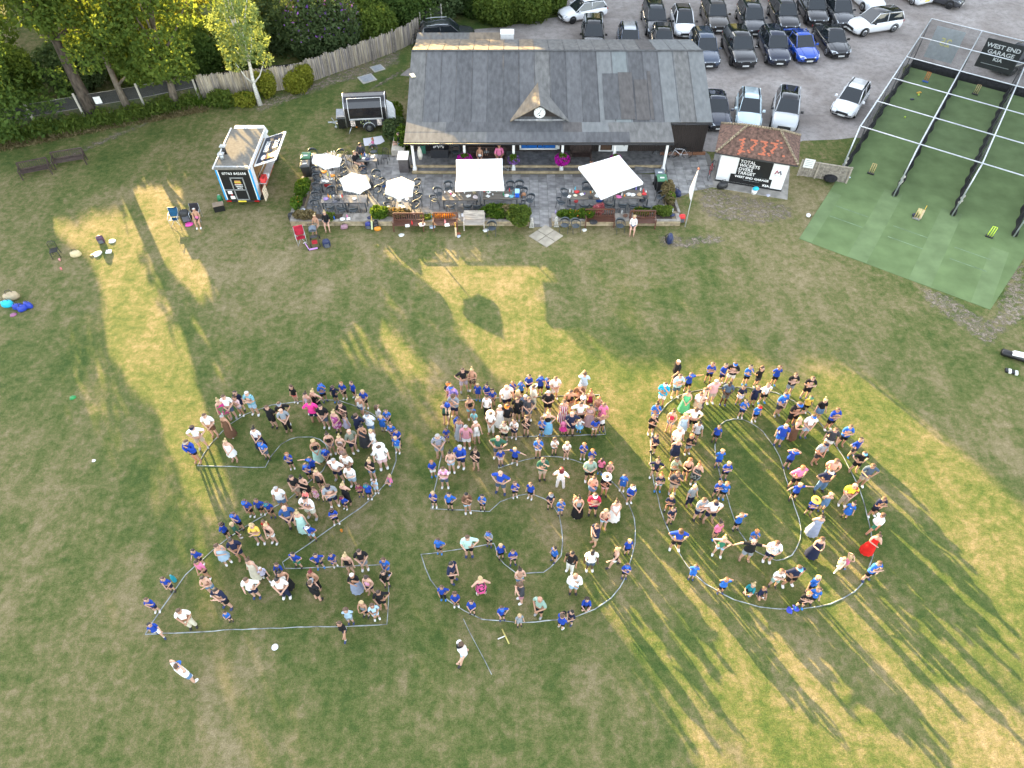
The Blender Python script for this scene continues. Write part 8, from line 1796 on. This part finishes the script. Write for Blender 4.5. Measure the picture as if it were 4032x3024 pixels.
for k, org, x, y, z, c, lb, pl_, rz, s in [('backpack', TT, 1300, 1320, 0, (.02, .03, .2), 'navy striped backpack', 'standing against the wall left of the brown bench', 0, 1), ('backpack', TT, 1400, 1300, 0, Bk, 'black backpack', 'against the wall beside the navy striped one', .3, 1), ('bag', TT, 1430, 1350, 0, Or, 'orange drawstring bag', 'in front of the black backpack', .2, .9), ('bag', TT, 948, 1325, 0, (.35, .2, .25), 'grey and crimson tote bag', 'on the grass before the terrace wall', .4, 1),
    ('backpack', TT, 695, 1590, 0, Nv, 'navy backpack', 'on the grass right of the pushchair', .3, 1.2), ('backpack', TT, 190, 1200, 0, Bk, 'black backpack', 'at the front left outer corner of terrace', .2, 1.1), ('bag', TT, 705, 715, .03, Rd, 'red holdall', 'under the upright table near the bins', .1, 1), ('bag', TT, 1800, 1090, .03, Rd, 'red bag', 'under the sunlit table', .1, .9), ('backpack', TT, 1270, 395, .03, Bk, 'black rucksack', 'under the table with two men', 1.2, .9), ('backpack', TT, 1325, 750, .03, Bk, 'black rucksack', 'right of the middle parasol', .2, 1.1), ('bag', TT, 1520, 720, .03, Bl, 'blue pouch', 'on the paving right of the middle parasol', .2, .6),
    ('backpack', TV, 1785, 1530, 0, Nv, 'navy and blue backpack lying', 'on the lawn right of the terrace', 1.4, 1.35), ('backpack', TV, 1960, 1225, 0, (.65, .03, .03), 'red backpack', 'at the foot of the flagpole', .1, 1.15), ('bag', TV, 1890, 840, 0, Nv, 'navy kit bag with blue panel', 'behind the right side planter', -.9, 1.5), ('backpack', TV, 1390, 930, .03, Bk, 'black rucksack', 'under the right plank table by diamond parasol', .1, .9), ('bag', TV, 770, 935, .03, Bl, 'blue bag', 'hanging low beside the diamond parasol table', .1, .9), ('cloth', TV, 685, 1235, .46, Bk, 'black and white clothes', 'on the brown bench right of the opening', .1, 1.5), ('cloth', TV, 435, 935, .03, Rd, 'red cloth', 'under the left table at diamond parasol', 1, .9),
    ('bag', None, 303, 1008, 0, (.62, .52, .3), 'cream beach bag', 'alone on the lawn right of the black chair', .4, 1.3), ('backpack', None, 402, 955, 0, (.07, .03, .07), 'dark purple backpack', 'on the sunlit grass at left', .3, 1.1), ('cloth', None, 441, 950, 0, Wt, 'white towel', 'on the grass beside the dark purple backpack', .2, 1.2), ('cloth', None, 382, 1001, 0, Wt, 'white garment', 'on the grass below the dark purple backpack', 1, 1.5), ('cloth', None, 362, 1006, 0, (.2, .14, .06), 'brown sandals', 'beside the white garment on the lawn', 1, .9), ('carton', None, 430, 994, 0, Wt, 'white open box', 'on the sunlit grass at left', .2, 1.4), ('cup', None, 237, 1027, 0, (.7, .3, .3), 'small red cup', 'on the lawn by the black chair', 0, 1.3), ('cup', None, 243, 1062, 0, (.7, .2, .2), 'small red can', 'on the lawn below the black chair', 0, 1.3),
    ('bag', None, 52, 1178, 0, (.45, .35, .22), 'wide straw basket with white lining', 'in the heap at the left edge', .5, 1.7), ('bag', None, 35, 1205, 0, (.02, .5, .7), 'turquoise beach bag', 'in the heap at the left edge', .2, 1.4), ('bag', None, 75, 1215, 0, (.02, .05, .4), 'blue carrier bag', 'in the heap at the left edge', .2, 1.2), ('bag', None, 95, 1220, 0, (.02, .05, .4), 'blue carrier bag', 'in the heap at the left edge', .9, 1.2), ('bag', None, 116, 1208, 0, (.02, .05, .4), 'blue carrier bag', 'in the heap at the left edge', -.4, 1.2), ('cloth', None, 52, 1240, 0, (.3, .1, .2), 'dark trainers', 'below the heap at the left edge', .4, 1),
    ('backpack', None, 738, 868, 0, (.02, .02, .025), 'black and green cricket bag', 'between the blue and pink-top chairs on lawn', .3, 1.7), ('cloth', None, 744, 884, 0, (.8, .08, .4), 'hot pink mat roll', 'on the lawn beside the cricket bag', .3, 1.4), ('backpack', TU_, 1700, 880, .50, (.32, .15, .07), 'brown cardboard box', 'on the chair at the cool box', .2, .8), ('bag', None, 2842, 740, 0, Bk, 'black backpack', 'leaning at the left foot of the scorebox', .2, 1.6), ('cloth', None, 3024, 770, 0, (.5, .5, .6), 'grey and pink shoes', 'before the scorebox right of the bucket', .4, .9),
    ('carton', TT, 1860, 1295, .46, Wt, 'white food box', 'on the left brown bench', .2, 1.1), ('bottle', TT, 1928, 1265, .46, Rd, 'red drink bottle', 'on the left brown bench', 0, 1.2), ('cloth', TT, 2070, 1270, .46, (.7, .6, .55), 'pale patterned top', 'on the left brown bench', .3, 1.2), ('carton', TU_, 592, 1285, .46, Wt, 'white food box', 'on the second brown bench', .2, 1.2), ('bottle', TU_, 565, 1255, .46, (.8, .3, .3), 'coral bottle', 'on the second brown bench', 0, 1.3), ('cloth', TU_, 375, 1305, 0, (.5, .6, .72), 'pale blue cap', 'on the grass between the brown benches', .2, 1.1), ('cloth', TU_, 755, 1400, 0, (.3, .1, .05), 'brown glove', 'on the grass by the leaning bat', .3, .8), ('cloth', TU_, 758, 1440, 0, (.55, .6, .75), 'pale paper', 'on the grass by the leaning bat', .8, .7), ('cloth', TU_, 1150, 1355, 0, Wt, 'white trainers', 'under the right end of bleached bench', .5, 1),
    ('cloth', None, 1580, 926, 0, (.75, .75, .7), 'white sandals', 'on the grass before the left brown bench', .5, 1), ('cloth', TV, 555, 1350, 0, (.7, .7, .65), 'pale trainers', 'left of the brown bench right of opening', .5, .9), ('cloth', None, 3108, 2404, 0, (.04, .06, .5), 'blue flip-flop', 'on the rope at the bottom of figure 0', 1.5, .8), ('cloth', None, 3133, 2396, 0, (.04, .06, .5), 'blue flip-flop', 'on the rope at the bottom of figure 0', 2.1, .8), ('bottle', None, 690, 2287, 0, (.02, .35, .45), 'teal drinks bottle standing', 'left of the rope of figure 2', 0, 2.2), ('cloth', None, 286, 1566, 0, (.02, .25, .06), 'green and black gloves', 'on the shaded lawn at left', .3, .9), ('plate', None, 1083, 2549, .01, Wt, 'white dish', 'on the lawn below figure 2', .3, 1.0), ('cup', None, 1346, 2093, 0, Or, 'orange toy', 'on the lawn right of figure 2 neck', 0, 1.3), ('cloth', None, 369, 1814, 0, Wt, 'scrap of white paper', 'on the open lawn left of figure 2', 0, .5)]:
    item(k, org, x, y, z, c, lb, pl_, rz, s)
# cool box on the plank table
o = thing('cool_box', 'blue cool box with a pale blue lid on the plank table end', 'cool box', at(TU_, 1608, 850, TZ)); MB().box((0, 0, .16), (.26, .36, .32), 0, 0, .94).obj('box', M_('coolblue', (.01, .1, .6)), o); MB().box((0, 0, .34), (.28, .38, .06)).obj('lid', M_('coollid', (.35, .65, .85)), o)
# picnic blanket beside the trailer
pb_ = [G(1270+x*.1582, 340+y*.1582, .02) for x, y in [(1010, 1300), (1240, 1270), (1470, 1230), (1550, 1370), (1430, 1440), (1040, 1490)]]
o = MB().poly([tuple(p) for p in pb_][::-1]).obj('picnic_blanket', stripe_mat('blanket_stripes', (.72, .70, .74), (.55, .25, .32), 3.2)); o.location.z = .01; tag(o, 'pastel striped picnic blanket on the grass beside the trailer', 'blanket')
# folding chairs on the lawn
def camp(label, u, v, rz, c1, c2, s=1):
    p = G(u, v, .0); o = thing('camping_chair', label, 'chair', p, rz); MB().add([(-.27, -.22, .42), (.27, -.22, .42), (.25, .2, .36), (-.25, .2, .36), (-.25, .24, .38), (.25, .24, .38), (.27, .40, .92), (-.27, .40, .92)], [(0, 1, 2, 3), (4, 5, 6, 7), (3, 2, 1, 0), (7, 6, 5, 4)]).obj('seat', c1, o)
    MB().box((0, .41, .88), (.54, .04, .10)).obj('headband', c2, o); b = MB()
    for s_ in (-1, 1): b.tube([(s_*.28, -.26, 0), (-s_*.0+s_*.05, 0, .25), (s_*.28, .25, .5)], .012, 5); b.tube([(s_*.27, -.25, .62), (s_*.28, .35, .62)], .02, 5); b.tube([(s_*.27, -.24, 0), (s_*.27, -.25, .62)], .012, 5); b.tube([(s_*.27, .3, 0), (s_*.27, .4, .92)], .012, 5)
    b.obj('frame', steel, o); return o
camp('red folding camping chair on the grass beside the pushchair', 1190, 955, .35, M_('chairred', (.6, .02, .06)), M_('chairred', (.6, .02, .06))); camp('blue and navy folding camping chair on the lawn at left', 695, 882, .15, M_('chairblue', (.01, .11, .25)), M_('navy', (.015, .02, .05))); camp('dark folding chair under the woman in the pink top', 777, 866, .15, M_('chairdark', (.04, .035, .045)), M_('chairdark', (.04, .035, .045)))
# pushchair with baby
pc_ = G(1243, 955, 0); o = thing('pushchair', 'grey hooded pushchair beside the women sitting on the wall', 'pushchair', pc_, .2)
MB().rings([[(.22*math.cos(a*PI/8), .12+.28*math.sin(t_)*.9, .85+.24*math.sin(a*PI/8)*math.cos(t_*.8)) for a in range(9)] for t_ in (-.9, -.3, .3, .9)], cap=False).obj('hood', M_('hoodgrey', (.14, .17, .21)), o)
MB().box((0, -.05, .50), (.36, .5, .10), 0, 0, 1, -.5).obj('seat', M_('seatblack', (.03, .03, .035)), o); b = MB()
for s_ in (-1, 1): b.tube([(s_*.24, .5, 1.0), (s_*.24, .1, .6), (s_*.24, -.4, .12)], .014, 5); b.tube([(s_*.24, .3, .12), (s_*.24, -.05, .6)], .014, 5)
b.tube([(-.24, .5, 1.0), (.24, .5, 1.0)], .016, 5); b.obj('frame', M_('frameblack', (.03, .03, .03)), o)
for s_ in (-1, 1):
    for y in (.32, -.42): MB().rings([[(s_*.26+dx, y+r_*math.cos(k*PI/5), .11+r_*math.sin(k*PI/5)) for k in range(10)] for r_, dx in ((.1, -.02), (.11, 0), (.1, .02))]).obj('wheel', tyre, o)
MB().box((0, -.38, .35), (.3, .12, .2)).obj('basket', M_('basketred', (.4, .02, .03)), o)
# scooter
p = G(1228, 984, .0); o = thing('scooter', 'lilac and pink child scooter lying by the red camping chair', 'scooter', p, .3); MB().box((.1, 0, .06), (.5, .1, .04)).obj('deck', M_('lilac', (.6, .3, .7)), o); MB().tube([(-.15, 0, .1), (-.3, .45, .25)], .025, 6).obj('stem', M_('pinkbar', (.7, .35, .75)), o); MB().tube([(-.4, .42, .25), (-.2, .48, .27)], .018, 5).obj('handlebar', white, o)
for x in (-.18, .38): MB().ball((x, 0, .04), (.05, .03, .05), 8, 4).obj('wheel', tyre, o)
# bats
bat('cricket bat propped against the second brown bench', 1796, 932, .1, 1.15); bat('cricket bat standing against the terrace wall by the backpacks', 1465, 905, -.1, 1.2, .86, M_('batgreen', (.5, .55, .3)))
# bucket by the scorebox, sports kit at the right edge, tripod
o = thing('bucket', 'white bucket with turquoise bag in front of the scorebox', 'bucket', G(2967, 762)); MB().rings([[(r_*math.cos(k*PI/5), r_*math.sin(k*PI/5), z) for k in range(10)] for r_, z in ((.15, 0), (.2, .32), (.17, .32), (.13, .04))]).obj('tub', white, o); MB().rings([[(.05+r_*math.cos(k*PI/4), r_*.7*math.sin(k*PI/4), z) for k in range(8)] for r_, z in ((.14, .28), (.22, .36), (.14, .46), (.04, .5))]).obj('bag', M_('turq', (.02, .55, .75)), o)
o = thing('cricket_bag', 'long black and white cricket bag lying at the right edge', 'bag', G(3998, 1412, 0), -.45); MB().rings([[(x, .2*w_*math.cos(k*PI/5), .17+.17*w_*math.sin(k*PI/5)) for k in range(10)] for x, w_ in ((-.75, .5), (-.7, 1), (.7, 1), (.75, .5))]).obj('body', black, o); MB().box((.1, 0, .36), (.8, .3, .12), .1, 0, .8).obj('white_pads', white, o)
o = thing('batting_gloves', 'black and white batting gloves on the grass at right edge', 'gloves', G(3982, 1466, 0), -.4)
for k in range(4): MB().box((-.24+k*.15, 0, .05), (.12, .26, .09)).obj('finger_pad', white if k % 2 else black, o)
# things on the veranda
o = thing('storage_box', 'black storage box with cups on the veranda', 'storage box', (-4.75, 41.05, .28)); MB().box((0, 0, .28), (1.15, .5, .56)).obj('body', M_('boxblack', (.02, .022, .028)), o); MB().box((0, 0, .58), (1.2, .55, .05)).obj('lid', M_('boxblack', (.02, .022, .028)), o)
for k in range(7): 
    q = MB().rings([[(r_*math.cos(a*PI/4), r_*math.sin(a*PI/4), z) for a in range(8)] for r_, z in ((.03, 0), (.045, .13), (.03, .12))]).obj('cup', white, None, (-5.1+.1*k, 41.0+.08*(k % 3), .89)); reg(q, 'white cup', 'on the black storage box'); q['category'] = 'cup'
o = thing('lectern', 'white topped side table at the left veranda post', 'side table', (-7.0, 39.9, .03)); MB().box((0, 0, .5), (.6, .75, 1.0)).obj('body', M_('dkbox', (.09, .08, .08)), o); MB().box((0, 0, 1.03), (.7, .95, .05)).obj('top', white, o)
o = thing('coat_bundle', 'white coats hanging beside the left veranda post', 'clothing', (-5.95, 40.2, .9)); MB().rings([[(w_*math.cos(a*PI/5), w_*.8*math.sin(a*PI/5), z) for a in range(10)] for w_, z in ((.12, -.3), (.17, 0), (.14, .3), (.06, .6))]).obj('coat', M_('coatcream', (.6, .58, .52)), o)
o = thing('hose_reel', 'green hose reel with orange hub on the veranda wall', 'hose reel', (-5.85, 41.3, .9)); MB().rings([[(r_*math.cos(k*PI/7), dy, .2+r_*math.sin(k*PI/7)) for k in range(14)] for r_, dy in ((.2, .1), (.24, 0), (.2, -.1), (.12, -.1))]).obj('reel', M_('amber', (.7, .4, .05)), o); MB().box((0, 0, -.2), (.3, .2, .7)).obj('stand', M_('standgreen', (.03, .15, .1)), o)
# low block steps and handrail beside the clubhouse left wall
o = thing('block_steps', 'pale block steps with a handrail at the left end of clubhouse', 'steps', (-7.6, 42.4, 0)); MB().box((0, 0, .2), (.85, 1.9, .4)).obj('block', mat('pale_stone', (.55, .50, .42), .9), o); MB().box((-.0, 1.2, .32), (.8, .6, .64)).obj('block', mat('pale_stone', (.55, .50, .42), .9), o)
hb2 = MB(); hb2.tube([(-.42, -.9, 0), (-.42, -.9, .95), (.3, -.9, .95)], .02, 5); hb2.tube([(-.42, .9, 0), (-.42, .9, 1.1), (.3, .9, 1.15)], .02, 5); hb2.obj('handrail', black, o)
# ball on the terrace
for (x, y, lb, c) in [(1335, 705, 'black and white football beside the middle parasol', Wt), (1708, 1005, 'white football by the right planter', Wt)]:
    p = at(TT if x < 1400 else TV, x, y, .15); o = thing('football', lb, 'ball', (p.x, p.y, .14)); MB().ball((0, 0, 0), .11, 12, 8).obj('skin', white, o); q = MB()
    for k in range(5): q.box((.085*math.cos(k*1.25), .085*math.sin(k*1.25), .05), (.05, .05, .03), k)
    q.obj('dark_panels', black, o)
finish_labels()
